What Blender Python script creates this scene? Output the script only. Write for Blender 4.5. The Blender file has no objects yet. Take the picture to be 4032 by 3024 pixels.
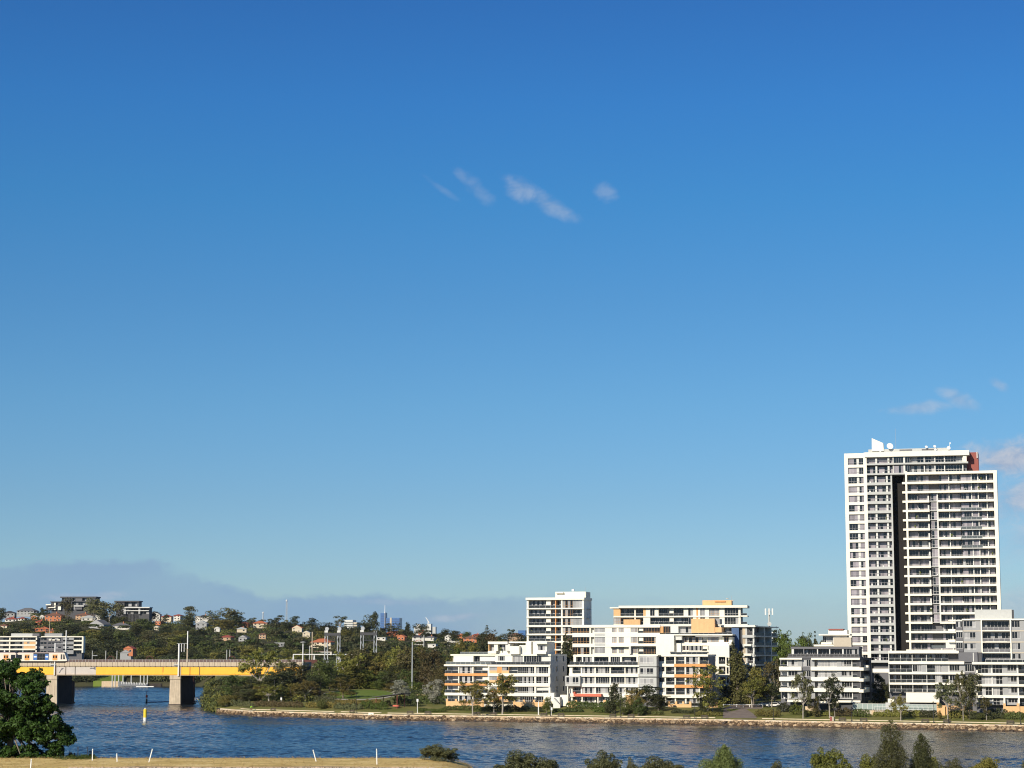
import bpy, math, random
import numpy as np
from math import sin, cos, tan, radians, pi, sqrt, atan2

scene = bpy.context.scene
# ------------------------------------------------------------------ camera
F, CX, CY = 8000.0, 2016.0, 1512.0          # focal length and centre, in pixels of the photograph
PITCH = math.atan((2560.0 - CY) / F)
EYE = 22.0
cd = bpy.data.cameras.new('camera')
cam = bpy.data.objects.new('camera', cd)
scene.collection.objects.link(cam)
cam.location = (0, 0, EYE)
cam.rotation_euler = (pi / 2 + PITCH, 0, 0)
cd.sensor_width = 36.0
cd.lens = 36.0 * F / 4032.0
cd.clip_start = 1.0
cd.clip_end = 60000.0
scene.camera = cam

# ------------------------------------------------------------------ sky and sun
SUN_EL, SUN_AZ = 28.0, 211.0                 # sun stands behind and left of the camera (azimuth clockwise from +Y)
sun_from = (sin(radians(SUN_AZ)) * cos(radians(SUN_EL)), cos(radians(SUN_AZ)) * cos(radians(SUN_EL)), sin(radians(SUN_EL)))
world = bpy.data.worlds.new('World')
scene.world = world
world.use_nodes = True
wn, wl = world.node_tree.nodes, world.node_tree.links
wn.clear()
wout = wn.new('ShaderNodeOutputWorld')
wbg = wn.new('ShaderNodeBackground')
wbg.inputs['Strength'].default_value = 0.087
sky = wn.new('ShaderNodeTexSky')
sky.sky_type = 'NISHITA'
sky.sun_disc = False
sky.sun_elevation = radians(SUN_EL)
sky.sun_rotation = radians(SUN_AZ)
sky.altitude = 0
sky.air_density = 1.0
sky.dust_density = 0.15
sky.ozone_density = 3.5
wl.new(wbg.outputs[0], wout.inputs[0])

def wmath(op, a, b=None, c=None, clamp=False):
    n = wn.new('ShaderNodeMath'); n.operation = op; n.use_clamp = clamp
    for i, v in enumerate((a, b, c)):
        if v is None: continue
        if isinstance(v, (int, float)): n.inputs[i].default_value = v
        else: wl.new(v, n.inputs[i])
    return n.outputs[0]

tc = wn.new('ShaderNodeTexCoord')
sep = wn.new('ShaderNodeSeparateXYZ')
wl.new(tc.outputs['Generated'], sep.inputs[0])
flat = wmath('SQRT', wmath('ADD', wmath('MULTIPLY', sep.outputs[0], sep.outputs[0]), wmath('MULTIPLY', sep.outputs[1], sep.outputs[1])))
az = wmath('ARCTAN2', sep.outputs[0], sep.outputs[1])
el = wmath('ARCTAN2', sep.outputs[2], flat)
comb = wn.new('ShaderNodeCombineXYZ')
wl.new(az, comb.inputs[0]); wl.new(el, comb.inputs[1])
azel = comb.outputs[0]

# the clear sky: the Nishita sky, graded all round by elevation (a phone's deeper blue)
grade = wn.new('ShaderNodeValToRGB')
wl.new(wmath('MULTIPLY', wmath('MAXIMUM', el, 0.0), 1.0 / radians(40)), grade.inputs[0])
GRADE = [(0.0, (0.506, 0.666, 0.918)), (0.055, (0.477, 0.659, 0.909)), (0.105, (0.434, 0.632, 0.855)), (0.174, (0.387, 0.653, 0.865)), (0.244, (0.325, 0.640, 0.875)), (0.316, (0.252, 0.651, 0.927)), (0.384, (0.224, 0.623, 0.98)), (0.452, (0.205, 0.559, 0.941)), (1.0, (0.195, 0.531, 0.894))]
cr = grade.color_ramp
while len(cr.elements) < len(GRADE): cr.elements.new(0.5)
for e, (p_, c_) in zip(cr.elements, GRADE):
    e.position = p_; e.color = (*[v / 1.5 for v in c_], 1)
gm = wn.new('ShaderNodeMix'); gm.data_type = 'RGBA'; gm.blend_type = 'MULTIPLY'; gm.inputs[0].default_value = 1.0
wl.new(sky.outputs[0], gm.inputs[6]); wl.new(grade.outputs[0], gm.inputs[7])
gs = wn.new('ShaderNodeMix'); gs.data_type = 'RGBA'; gs.blend_type = 'MULTIPLY'; gs.inputs[0].default_value = 1.0
gs.clamp_result = False
wl.new(gm.outputs[2], gs.inputs[6]); gs.inputs[7].default_value = (1.5, 1.5, 1.5, 1)
clear = gs.outputs[2]

def ang(X, Y):                               # pixel of the photograph -> azimuth and elevation
    t = (CY - Y) / F
    f = cos(PITCH) - t * sin(PITCH)
    x = (X - CX) / F
    zz = sin(PITCH) + t * cos(PITCH)
    return math.atan2(x, f), math.atan2(zz, sqrt(x * x + f * f))

def noise_w(scale, detail, sx=1, sy=1, rough=0.55, dist=0.0):
    mp = wn.new('ShaderNodeMapping'); mp.inputs['Scale'].default_value = (sx, sy, 1)
    wl.new(azel, mp.inputs[0])
    n = wn.new('ShaderNodeTexNoise'); n.inputs['Scale'].default_value = scale
    n.inputs['Detail'].default_value = detail; n.inputs['Roughness'].default_value = rough
    n.inputs['Distortion'].default_value = dist
    wl.new(mp.outputs[0], n.inputs[0])
    return n.outputs[0]

fine = noise_w(70, 6, 1, 1.6, 0.6, 0.4)
broad = noise_w(16, 5, 1, 2.2, 0.55, 0.2)
# cloud puffs: (X, Y, half width, half height, tilt clockwise, strength)
CLOUDS = [(1735, 740, 80, 15, 33, 0.15), (1820, 695, 40, 22, 45, 0.20), (1880, 745, 90, 32, 42, 0.20), (2050, 745, 78, 42, 32, 0.42), (2170, 808, 120, 38, 27, 0.40),
          (2385, 755, 52, 36, 10, 0.25), (3620, 1606, 130, 26, -3, 0.42), (3775, 1572, 85, 34, 30, 0.42), (3935, 1515, 50, 22, 40, 0.35),
          (4030, 1800, 260, 72, 0, 1.0), (3960, 1822, 160, 58, 8, 1.0), (4080, 1950, 220, 90, -15, 0.85), (4080, 2090, 170, 70, -35, 0.42), (4010, 2390, 110, 110, -30, 0.35),
          (1800, 2430, 130, 16, -5, 0.45), (2290, 2450, 60, 22, 0, 0.5), (330, 2348, 190, 18, -3, 0.5), (1530, 2370, 220, 14, 0, 0.25)]
acc = None
for (X, Y, w, h, tilt, s) in CLOUDS:
    a_, e_ = ang(X, Y)
    mp = wn.new('ShaderNodeMapping'); mp.vector_type = 'TEXTURE'
    mp.inputs['Location'].default_value = (a_, e_, 0)
    mp.inputs['Rotation'].default_value = (0, 0, radians(-tilt))
    mp.inputs['Scale'].default_value = (w / F, h / F, 1)
    wl.new(azel, mp.inputs[0])
    ln = wn.new('ShaderNodeVectorMath'); ln.operation = 'LENGTH'
    wl.new(mp.outputs[0], ln.inputs[0])
    d = wmath('SUBTRACT', 1.25, ln.outputs['Value'])
    d = wmath('ADD', d, wmath('MULTIPLY', wmath('SUBTRACT', fine, 0.5), 1.7))
    mr = wn.new('ShaderNodeMapRange'); mr.interpolation_type = 'SMOOTHSTEP'
    mr.inputs[1].default_value = 0.0; mr.inputs[2].default_value = 1.15; mr.inputs[3].default_value = 0; mr.inputs[4].default_value = s
    wl.new(d, mr.inputs[0])
    acc = mr.outputs[0] if acc is None else wmath('MAXIMUM', acc, mr.outputs[0])
# low bank of thin grey-blue cloud near the horizon, thicker to the left, thinning out round the sky
top = wmath('ADD', 0.0265, wmath('MULTIPLY', wmath('SUBTRACT', broad, 0.5), 0.018))
lft = wn.new('ShaderNodeMapRange'); lft.interpolation_type = 'SMOOTHSTEP'
lft.inputs[1].default_value = ang(1150, 0)[0]; lft.inputs[2].default_value = ang(650, 0)[0]; lft.inputs[3].default_value = 0.0; lft.inputs[4].default_value = 0.0155
wl.new(az, lft.inputs[0])
top = wmath('ADD', top, lft.outputs[0])
top = wmath('ADD', top, wmath('MULTIPLY', wmath('SUBTRACT', fine, 0.5), 0.010))
bank = wn.new('ShaderNodeMapRange'); bank.interpolation_type = 'SMOOTHSTEP'
wl.new(wmath('SUBTRACT', top, el), bank.inputs[0])
bank.inputs[1].default_value = -0.001; bank.inputs[2].default_value = 0.004; bank.inputs[3].default_value = 0; bank.inputs[4].default_value = 0.80
rgt = wn.new('ShaderNodeMapRange'); rgt.interpolation_type = 'SMOOTHSTEP'
rgt.inputs[1].default_value = ang(2500, 0)[0]; rgt.inputs[2].default_value = ang(1700, 0)[0]; rgt.inputs[3].default_value = 0.15; rgt.inputs[4].default_value = 1.0
wl.new(az, rgt.inputs[0])
bankf = wmath('MULTIPLY', wmath('MULTIPLY', bank.outputs[0], rgt.outputs[0]), wmath('ADD', 0.35, wmath('MULTIPLY', broad, 1.3)))
mixb = wn.new('ShaderNodeMix'); mixb.data_type = 'RGBA'; mixb.clamp_result = False
wl.new(bankf, mixb.inputs[0]); wl.new(clear, mixb.inputs[6])
BANKCOL = (2.55, 4.05, 5.8, 1)
mixb.inputs[7].default_value = BANKCOL
# cloud colour: sunlit greyish white on top, lilac in the thick parts
lit = wn.new('ShaderNodeValToRGB'); wl.new(fine, lit.inputs[0])
lit.color_ramp.elements[0].position = 0.35; lit.color_ramp.elements[0].color = (.31, .41, .585, 1)
lit.color_ramp.elements[1].position = 0.62; lit.color_ramp.elements[1].color = (.52, .57, .66, 1)
litm = wn.new('ShaderNodeVectorMath'); litm.operation = 'SCALE'; litm.inputs['Scale'].default_value = 10.0
wl.new(lit.outputs[0], litm.inputs[0])
mixc = wn.new('ShaderNodeMix'); mixc.data_type = 'RGBA'; mixc.clamp_result = False
wl.new(acc, mixc.inputs[0]); wl.new(mixb.outputs[2], mixc.inputs[6]); wl.new(litm.outputs[0], mixc.inputs[7])
wl.new(mixc.outputs[2], wbg.inputs[0])

sd = bpy.data.lights.new('sun', 'SUN')
sd.energy = 4.9; sd.angle = radians(0.5); sd.color = (1.0, 0.90, 0.74)
so = bpy.data.objects.new('sun', sd)
scene.collection.objects.link(so)
from mathutils import Vector
so.rotation_euler = Vector(sun_from).to_track_quat('Z', 'Y').to_euler()
so.location = (0, 0, 200)
vs = scene.view_settings
vs.view_transform = 'Standard'; vs.look = 'None'; vs.exposure = 0.2; vs.gamma = 1.0; vs.use_curve_mapping = False
scene.cycles.max_bounces = 6
scene.cycles.diffuse_bounces = 2
scene.cycles.glossy_bounces = 3
scene.cycles.transmission_bounces = 3
scene.cycles.transparent_max_bounces = 6
scene.cycles.sample_clamp_indirect = 6.0
scene.cycles.use_denoising = True
scene.cycles.filter_width = 1.1
try: scene.cycles.denoiser = 'OPENIMAGEDENOISE'
except Exception: pass
try: scene.cycles.denoising_prefilter = 'ACCURATE'
except Exception: pass

# ------------------------------------------------------------------ helpers
COL = scene.collection
R = random.Random(11)

def ray(X, Y):
    t = (CY - Y) / F
    f = cos(PITCH) - t * sin(PITCH)
    return ((X - CX) / F / f, 1.0, (sin(PITCH) + t * cos(PITCH)) / f)

def at(X, Y, D):
    r = ray(X, Y)
    return (r[0] * D, D, EYE + r[2] * D)

def px(D):                                   # metres per photograph pixel at distance D
    return D / F

def tag(o, label=None, cat=None, group=None, kind=None):
    if label: o['label'] = label
    if cat: o['category'] = cat
    if group: o['group'] = group
    if kind: o['kind'] = kind
    return o

def thing(name, label, cat, loc=(0, 0, 0), rz=0.0, group=None):
    o = bpy.data.objects.new(name, None)
    o.empty_display_size = 0.5
    COL.objects.link(o)
    o.location = loc; o.rotation_euler = (0, 0, rz)
    return tag(o, label, cat, group)

class MB:
    def __init__(s): s.v = []; s.f = []
    def quad(s, a, b, c, d):
        n = len(s.v); s.v += [a, b, c, d]; s.f.append((n, n + 1, n + 2, n + 3)); return s
    def tri(s, a, b, c):
        n = len(s.v); s.v += [a, b, c]; s.f.append((n, n + 1, n + 2)); return s
    def box(s, x0, x1, y0, y1, z0, z1):
        if x0 > x1: x0, x1 = x1, x0
        if y0 > y1: y0, y1 = y1, y0
        if z0 > z1: z0, z1 = z1, z0
        n = len(s.v)
        s.v += [(x0, y0, z0), (x1, y0, z0), (x1, y1, z0), (x0, y1, z0), (x0, y0, z1), (x1, y0, z1), (x1, y1, z1), (x0, y1, z1)]
        s.f += [tuple(n + i for i in q) for q in ((0, 3, 2, 1), (4, 5, 6, 7), (0, 1, 5, 4), (1, 2, 6, 5), (2, 3, 7, 6), (3, 0, 4, 7))]
        return s
    def prism(s, pts, z0, z1):               # pts: outline in xy, counter-clockwise
        n = len(s.v); k = len(pts)
        s.v += [(x, y, z0) for x, y in pts] + [(x, y, z1) for x, y in pts]
        s.f.append(tuple(n + i for i in reversed(range(k)))); s.f.append(tuple(n + k + i for i in range(k)))
        for i in range(k):
            j = (i + 1) % k
            s.f.append((n + i, n + j, n + k + j, n + k + i))
        return s
    def prism_y(s, pts, y0, y1):             # pts: outline in xz seen from the front (-y), counter-clockwise
        n = len(s.v); k = len(pts)
        s.v += [(x, y0, z) for x, z in pts] + [(x, y1, z) for x, z in pts]
        s.f.append(tuple(n + i for i in range(k))); s.f.append(tuple(n + k + i for i in reversed(range(k))))
        for i in range(k):
            j = (i + 1) % k
            s.f.append((n + j, n + i, n + k + i, n + k + j))
        return s
    def bar(s, a, b, r0, r1=None, k=6):
        r1 = r0 if r1 is None else r1
        a, b = Vector(a), Vector(b)
        d = (b - a).normalized()
        p = d.cross(Vector((0, 0, 1)) if abs(d.z) < .95 else Vector((1, 0, 0))).normalized(); q = d.cross(p)
        n = len(s.v)
        for c, r in ((a, r0), (b, r1)):
            for i in range(k):
                t = 2 * pi * i / k
                s.v.append(tuple(c + p * (r * cos(t)) + q * (r * sin(t))))
        for i in range(k):
            j = (i + 1) % k
            s.f.append((n + i, n + j, n + k + j, n + k + i))
        s.f.append(tuple(n + i for i in reversed(range(k)))); s.f.append(tuple(n + k + i for i in range(k)))
        return s
    def lathe(s, prof, c=(0, 0, 0), k=12):   # prof: (radius, z)
        n = len(s.v)
        for r, z in prof:
            for i in range(k):
                t = 2 * pi * i / k
                s.v.append((c[0] + r * cos(t), c[1] + r * sin(t), c[2] + z))
        for m in range(len(prof) - 1):
            for i in range(k):
                j = (i + 1) % k
                s.f.append((n + m * k + i, n + m * k + j, n + (m + 1) * k + j, n + (m + 1) * k + i))
        s.f.append(tuple(n + i for i in reversed(range(k)))); s.f.append(tuple(n + (len(prof) - 1) * k + i for i in range(k)))
        return s
    def mesh(s, name, mat):
        m = bpy.data.meshes.new(name)
        m.from_pydata(s.v, [], s.f)
        if mat: m.materials.append(mat)
        m.update()
        return m
    def build(s, name, mat, parent=None):
        return link(name, s.mesh(name, mat), parent)

def link(name, mesh, parent=None, loc=None, rot=None, scale=None):
    o = bpy.data.objects.new(name, mesh)
    COL.objects.link(o)
    if parent: o.parent = parent
    if loc: o.location = loc
    if rot: o.rotation_euler = rot
    if scale: o.scale = scale
    return o

def copy_tree(o, parent=None):
    c = o.copy(); COL.objects.link(c)
    if parent: c.parent = parent
    for ch in list(o.children):
        copy_tree(ch, c)
    return c

# ------------------------------------------------------------------ materials
MATS = {}
def mat(name, col, rough=0.7, var=0.0, vscale=3.0, spec=0.5, metal=0.0, coat=0.0, bump=0.0, bscale=20.0, objvar=0.0, alpha=None, streak=0.0, trans=0.0):
    if name in MATS: return MATS[name]
    m = bpy.data.materials.new(name); m.use_nodes = True
    nt = m.node_tree; N, L = nt.nodes, nt.links
    b = N['Principled BSDF']
    b.inputs['Base Color'].default_value = (*col, 1)
    b.inputs['Roughness'].default_value = rough
    b.inputs['Metallic'].default_value = metal
    b.inputs['Specular IOR Level'].default_value = spec
    b.inputs['Coat Weight'].default_value = coat
    src = None
    if var or bump or objvar or streak:
        t = N.new('ShaderNodeTexCoord')
        cur = None
        rgb = N.new('ShaderNodeRGB'); rgb.outputs[0].default_value = (*col, 1)
        hsv = N.new('ShaderNodeHueSaturation'); L.new(rgb.outputs[0], hsv.inputs['Color'])
        val = None
        if var:
            n = N.new('ShaderNodeTexNoise'); n.inputs['Scale'].default_value = vscale; n.inputs['Detail'].default_value = 5
            n.inputs['Roughness'].default_value = 0.65
            L.new(t.outputs['Object'], n.inputs[0])
            r_ = N.new('ShaderNodeMapRange'); r_.inputs[1].default_value = 0.3; r_.inputs[2].default_value = 0.7
            r_.inputs[3].default_value = 1 - var; r_.inputs[4].default_value = 1 + var
            L.new(n.outputs[0], r_.inputs[0]); val = r_.outputs[0]
        if streak:                            # rain streaks: noise stretched down the wall
            mp = N.new('ShaderNodeMapping'); mp.inputs['Scale'].default_value = (2.2, 2.2, 0.16)
            L.new(t.outputs['Object'], mp.inputs[0])
            n = N.new('ShaderNodeTexNoise'); n.inputs['Scale'].default_value = 1.3; n.inputs['Detail'].default_value = 4
            L.new(mp.outputs[0], n.inputs[0])
            r_ = N.new('ShaderNodeMapRange'); r_.inputs[1].default_value = 0.35; r_.inputs[2].default_value = 0.6
            r_.inputs[3].default_value = 1 - streak; r_.inputs[4].default_value = 1.0
            L.new(n.outputs[0], r_.inputs[0])
            if val is None: val = r_.outputs[0]
            else:
                mu = N.new('ShaderNodeMath'); mu.operation = 'MULTIPLY'; L.new(val, mu.inputs[0]); L.new(r_.outputs[0], mu.inputs[1]); val = mu.outputs[0]
        if objvar:
            oi = N.new('ShaderNodeObjectInfo')
            r_ = N.new('ShaderNodeMapRange'); r_.inputs[3].default_value = 1 - objvar; r_.inputs[4].default_value = 1 + objvar
            L.new(oi.outputs['Random'], r_.inputs[0])
            if val is None: val = r_.outputs[0]
            else:
                mu = N.new('ShaderNodeMath'); mu.operation = 'MULTIPLY'; L.new(val, mu.inputs[0]); L.new(r_.outputs[0], mu.inputs[1]); val = mu.outputs[0]
        if val is not None: L.new(val, hsv.inputs['Value'])
        L.new(hsv.outputs[0], b.inputs['Base Color'])
        if bump:
            n = N.new('ShaderNodeTexNoise'); n.inputs['Scale'].default_value = bscale; n.inputs['Detail'].default_value = 4
            L.new(t.outputs['Object'], n.inputs[0])
            bp = N.new('ShaderNodeBump'); bp.inputs['Strength'].default_value = bump; bp.inputs['Distance'].default_value = 0.1
            L.new(n.outputs[0], bp.inputs['Height']); L.new(bp.outputs[0], b.inputs['Normal'])
    MATS[name] = m
    return m

def leaf_mat(name, col, hv=0.025, vv=0.35, trans=0.25):
    m = bpy.data.materials.new(name); m.use_nodes = True
    nt = m.node_tree; N, L = nt.nodes, nt.links
    N.clear()
    out = N.new('ShaderNodeOutputMaterial')
    geo = N.new('ShaderNodeNewGeometry'); oi = N.new('ShaderNodeObjectInfo')
    rgb = N.new('ShaderNodeRGB'); rgb.outputs[0].default_value = (*col, 1)
    hsv = N.new('ShaderNodeHueSaturation')
    L.new(rgb.outputs[0], hsv.inputs['Color'])
    h = N.new('ShaderNodeMapRange'); h.inputs[3].default_value = 0.5 - hv; h.inputs[4].default_value = 0.5 + hv
    L.new(oi.outputs['Random'], h.inputs[0]); L.new(h.outputs[0], hsv.inputs['Hue'])
    v = N.new('ShaderNodeMapRange'); v.inputs[3].default_value = 1 - vv; v.inputs[4].default_value = 1 + vv
    L.new(geo.outputs['Random Per Island'], v.inputs[0])
    v2 = N.new('ShaderNodeMath'); v2.operation = 'MULTIPLY_ADD'
    r2 = N.new('ShaderNodeMapRange'); r2.inputs[3].default_value = 0.75; r2.inputs[4].default_value = 1.25
    mu = N.new('ShaderNodeMath'); mu.operation = 'FRACT'
    mm = N.new('ShaderNodeMath'); mm.operation = 'MULTIPLY'; mm.inputs[1].default_value = 7.31
    L.new(oi.outputs['Random'], mm.inputs[0]); L.new(mm.outputs[0], mu.inputs[0]); L.new(mu.outputs[0], r2.inputs[0])
    m3 = N.new('ShaderNodeMath'); m3.operation = 'MULTIPLY'
    L.new(v.outputs[0], m3.inputs[0]); L.new(r2.outputs[0], m3.inputs[1]); L.new(m3.outputs[0], hsv.inputs['Value'])
    N.remove(v2)
    b = N.new('ShaderNodeBsdfPrincipled'); b.inputs['Roughness'].default_value = 0.6
    b.inputs['Specular IOR Level'].default_value = 0.25
    L.new(hsv.outputs[0], b.inputs['Base Color'])
    t = N.new('ShaderNodeBsdfTranslucent'); L.new(hsv.outputs[0], t.inputs[0])
    mx = N.new('ShaderNodeMixShader'); mx.inputs[0].default_value = trans
    L.new(b.outputs[0], mx.inputs[1]); L.new(t.outputs[0], mx.inputs[2]); L.new(mx.outputs[0], out.inputs[0])
    MATS[name] = m
    return m

white = mat('white_render', (.82, .78, .65), .75, var=.03, vscale=.5, streak=.03)
offwhite = mat('grey_white_render', (.62, .62, .58), .75, var=.05, vscale=.5, streak=.035)
slabgrey = mat('pale_concrete', (.46, .47, .45), .8, var=.06, vscale=1)
greyw = mat('light_grey_render', (.31, .315, .315), .8, var=.05, vscale=.7, streak=.035)
midgrey = mat('mid_grey_render', (.13, .13, .14), .8, var=.05, vscale=.7)
darkgrey = mat('charcoal_cladding', (.055, .056, .062), .7, var=.08, vscale=1)
orange = mat('orange_render', (.66, .30, .10), .75, var=.05, vscale=.8)
apricot = mat('apricot_render', (.68, .42, .20), .75, var=.05, vscale=.8, streak=.08)
timber = mat('timber_frame', (.50, .27, .10), .6)
redw = mat('coral_render', (.58, .14, .08), .7, var=.05)
brickred = mat('rust_red_render', (.26, .075, .06), .8, var=.08)
bluetile = mat('blue_cladding', (.035, .085, .20), .5, var=.12, vscale=2)
beige = mat('beige_render', (.50, .44, .34), .8, var=.04)
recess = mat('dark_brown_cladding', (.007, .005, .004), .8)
glassd = mat('dark_glass', (.012, .014, .017), .12, spec=.6)
stain_shade = mat('stained_shaded_concrete', (.048, .038, .030), .9, var=.3, vscale=.6, streak=.4)  # stain streaks, plus the piers' unlit-side shade darkened into the colour
glassm = mat('curtained_glass', (.26, .235, .26), .3, objvar=.35, coat=.4)
glassp = mat('blind_behind_glass', (.30, .30, .30), .35, objvar=.3, coat=.4)
glassg = mat('green_tinted_glass', (.11, .125, .125), .15, spec=.6)
balg = mat('balustrade_glass', (.030, .034, .036), .15, spec=.6)
framew = mat('white_frame', (.66, .65, .62), .5)
frameg = mat('grey_frame', (.34, .34, .35), .5)
steel = mat('galvanised_steel', (.42, .44, .45), .5, metal=.3)
paintw = mat('white_paint', (.75, .75, .72), .5)
sandst = mat('sandstone', (.55, .42, .27), .85, var=.14, vscale=1.2, bump=.3, bscale=4)
concr = mat('weathered_concrete', (.52, .43, .31), .85, var=.14, vscale=.5, streak=.25)
wood_d = mat('dark_timber', (.07, .05, .04), .8)
bark = mat('bark', (.17, .14, .11), .9, var=.25, vscale=4)
barkp = mat('pale_bark', (.36, .32, .27), .9, var=.25, vscale=4)
black = mat('black_metal', (.02, .02, .022), .5)
L_OLIVE = leaf_mat('olive_leaves', (.185, .168, .040))
L_DARK = leaf_mat('dark_leaves', (.052, .060, .024))
L_MID = leaf_mat('mid_green_leaves', (.095, .115, .032))
L_GUM = leaf_mat('grey_green_leaves', (.125, .128, .055))
L_BROWN = leaf_mat('brownish_leaves', (.105, .085, .035))
L_GREY = leaf_mat('silver_leaves', (.26, .26, .20), vv=.4)
L_BRIGHT = leaf_mat('bright_leaves', (.105, .135, .026))
L_PINE = leaf_mat('casuarina_leaves', (.11, .105, .036))
# ------------------------------------------------------------------ land
def interp(x, xs, ys):
    return float(np.interp(x, xs, ys))

SX = [866, 1000, 1543, 2194, 2746, 3194, 4027, 4500]
SD = [724, 693, 652, 629, 609, 591, 559, 541]
CRX = [-600, 0, 200, 380, 620, 800, 1000, 1200, 1400, 1600, 1800, 2100, 2500, 4600]
CRY = [2450, 2446, 2426, 2418, 2446, 2456, 2464, 2474, 2494, 2504, 2516, 2532, 2538, 2538]
def shore(X): return interp(X, SX, SD)
def crest_z(X):
    return EYE + 1900 * ray(X, interp(X, CRX, CRY))[2]
def bank_z(X, D):
    """the built-up bank with the sea wall"""
    t = D - shore(X)
    z = interp(t, [-1, 0, 3.2, 3.3, 10, 10.2, 34, 60, 150, 520], [-1.2, -.3, 1.35, 1.6, 1.62, 1.8, 3.9, 4.3, 6.0, 8.0])
    mound = math.exp(-((X - 1420) / 190.) ** 2 - ((D - 790) / 45.) ** 2) * 1.0
    if t > 34: z += mound
    return z
def land(X, D):
    if D < 500:                               # near bank
        return near_z(X, D)
    lo = -1.5
    if X >= 860:
        z = bank_z(X, D)
    else:
        z = lo
    if D > 1250 or (X >= 860 and D > 1150):
        t = min(1.0, max(0.0, (D - 1250) / 650.))
        h = 1.5 + (crest_z(X) - 1.5) * (t ** 0.9)
        if X < 860: h = h if D > 1254 else lo
        z = max(z, h)
    return z
def near_z(X, D):
    w = 1 / (1 + math.exp((X - 1925) / 45.))  # high lawn on the left, lower scrubby slope on the right
    top = 12.95 * w + 8.3 * (1 - w)
    edge = 182 * w + 205 * (1 - w)
    if D <= edge: return top - 0.012 * max(0, D - 150) * w
    k = (D - edge) / 70.0
    return max(-1.5, (top - 0.012 * 32 * w) * (1 - k) - 0.25 * min(1, k * 20))

def ground_at(X, Y, d0=540, d1=2400, step=2.0):
    """first distance at which the sight line through a photograph pixel meets the land"""
    r = ray(X, Y)[2]
    D = d0
    while D < d1:
        if land(X, D) >= EYE + r * D: return D
        D += step
    return D
def on(X, D):
    return (ray(X, 2560)[0] * D, D, land(X, D))

def sheet(name, Xs, Ds, zf, m, kind='structure', dz=0.0):
    mb = MB()
    for D in Ds:
        for X in Xs:
            mb.v.append(((X - CX) / F * D, D, zf(X, D) + dz))
    w = len(Xs)
    for j in range(len(Ds) - 1):
        for i in range(w - 1):
            a = j * w + i
            mb.f.append((a, a + 1, a + w + 1, a + w))
    o = mb.build(name, m)
    o['kind'] = kind
    for p in o.data.polygons: p.use_smooth = True
    return o

def ground_mat(name, cols, scale, bump=.4):
    m = bpy.data.materials.new(name); m.use_nodes = True
    N, L = m.node_tree.nodes, m.node_tree.links
    b = N['Principled BSDF']; b.inputs['Roughness'].default_value = .95; b.inputs['Specular IOR Level'].default_value = .1
    t = N.new('ShaderNodeTexCoord')
    n = N.new('ShaderNodeTexNoise'); n.inputs['Scale'].default_value = scale; n.inputs['Detail'].default_value = 8; n.inputs['Roughness'].default_value = .7
    L.new(t.outputs['Object'], n.inputs[0])
    r = N.new('ShaderNodeValToRGB'); L.new(n.outputs[0], r.inputs[0])
    e = r.color_ramp.elements
    while len(e) < len(cols): e.new(.5)
    for i, c in enumerate(cols):
        e[i].position = .32 + .36 * i / max(1, len(cols) - 1); e[i].color = (*c, 1)
    L.new(r.outputs[0], b.inputs['Base Color'])
    n2 = N.new('ShaderNodeTexNoise'); n2.inputs['Scale'].default_value = scale * 12; n2.inputs['Detail'].default_value = 4
    L.new(t.outputs['Object'], n2.inputs[0])
    bp = N.new('ShaderNodeBump'); bp.inputs['Strength'].default_value = bump; bp.inputs['Distance'].default_value = .15
    L.new(n2.outputs[0], bp.inputs['Height']); L.new(bp.outputs[0], b.inputs['Normal'])
    return m
g_lawn = ground_mat('lawn_grass', [(.10, .12, .025), (.15, .15, .045), (.21, .18, .07)], .12)
g_green = ground_mat('fresh_grass', [(.10, .15, .022), (.13, .18, .03), (.16, .19, .045)], .15)
g_scrub = ground_mat('hill_ground', [(.035, .045, .018), (.06, .06, .03), (.10, .085, .05)], .03)
g_dry = ground_mat('dry_grass', [(.42, .30, .09), (.66, .48, .18), (.76, .60, .28)], .35)
g_stony = ground_mat('stony_soil', [(.14, .10, .06), (.34, .26, .19), (.55, .47, .38)], 1.6, .9)
g_mud = ground_mat('river_bed', [(.03, .03, .02), (.05, .045, .03)], .05)
g_path = ground_mat('asphalt_path', [(.10, .095, .09), (.13, .12, .115)], .5)
g_pave = ground_mat('driveway_paving', [(.16, .13, .11), (.24, .20, .17)], .6)

# base of everything, out to the horizon
mb = MB(); mb.quad((-9000, -2000, -4), (9000, -2000, -4), (9000, 9500, -4), (-9000, 9500, -4))
tag(mb.build('terrain', g_mud), kind='structure')

# the hill beyond the river
Xs = list(range(-700, 4700, 60))
sheet('hill', Xs, [1248, 1250, 1252, 1256, 1262] + list(range(1280, 1901, 26)) + [1906, 2100, 2600, 4000, 9000], lambda X, D: land(X, min(D, 1900)) if D <= 1900 else crest_z(X) - 1.5, g_scrub)
# the built-up bank
Xb = [862, 866, 880, 900, 930, 960, 1000] + list(range(1040, 4561, 40))
Tb = [10.1, 10.3, 16, 24, 34, 45, 60, 80, 110, 150, 200, 280, 400, 520, 560]
mb = MB()
for t in [-1.5] + Tb:
    for X in Xb:
        D = shore(X) + max(t, 3.4) if t > 0 else shore(X) + 3.4
        z = bank_z(X, shore(X) + t) if t > 0 else -1.5
        mb.v.append(((X - CX) / F * (shore(X) + (t if t > 0 else 3.4)), shore(X) + (t if t > 0 else 3.4), z if t > 0 else -1.5))
w = len(Xb)
for j in range(len(Tb)):
    for i in range(w - 1):
        a = j * w + i
        mb.f.append((a, a + 1, a + w + 1, a + w))
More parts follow.
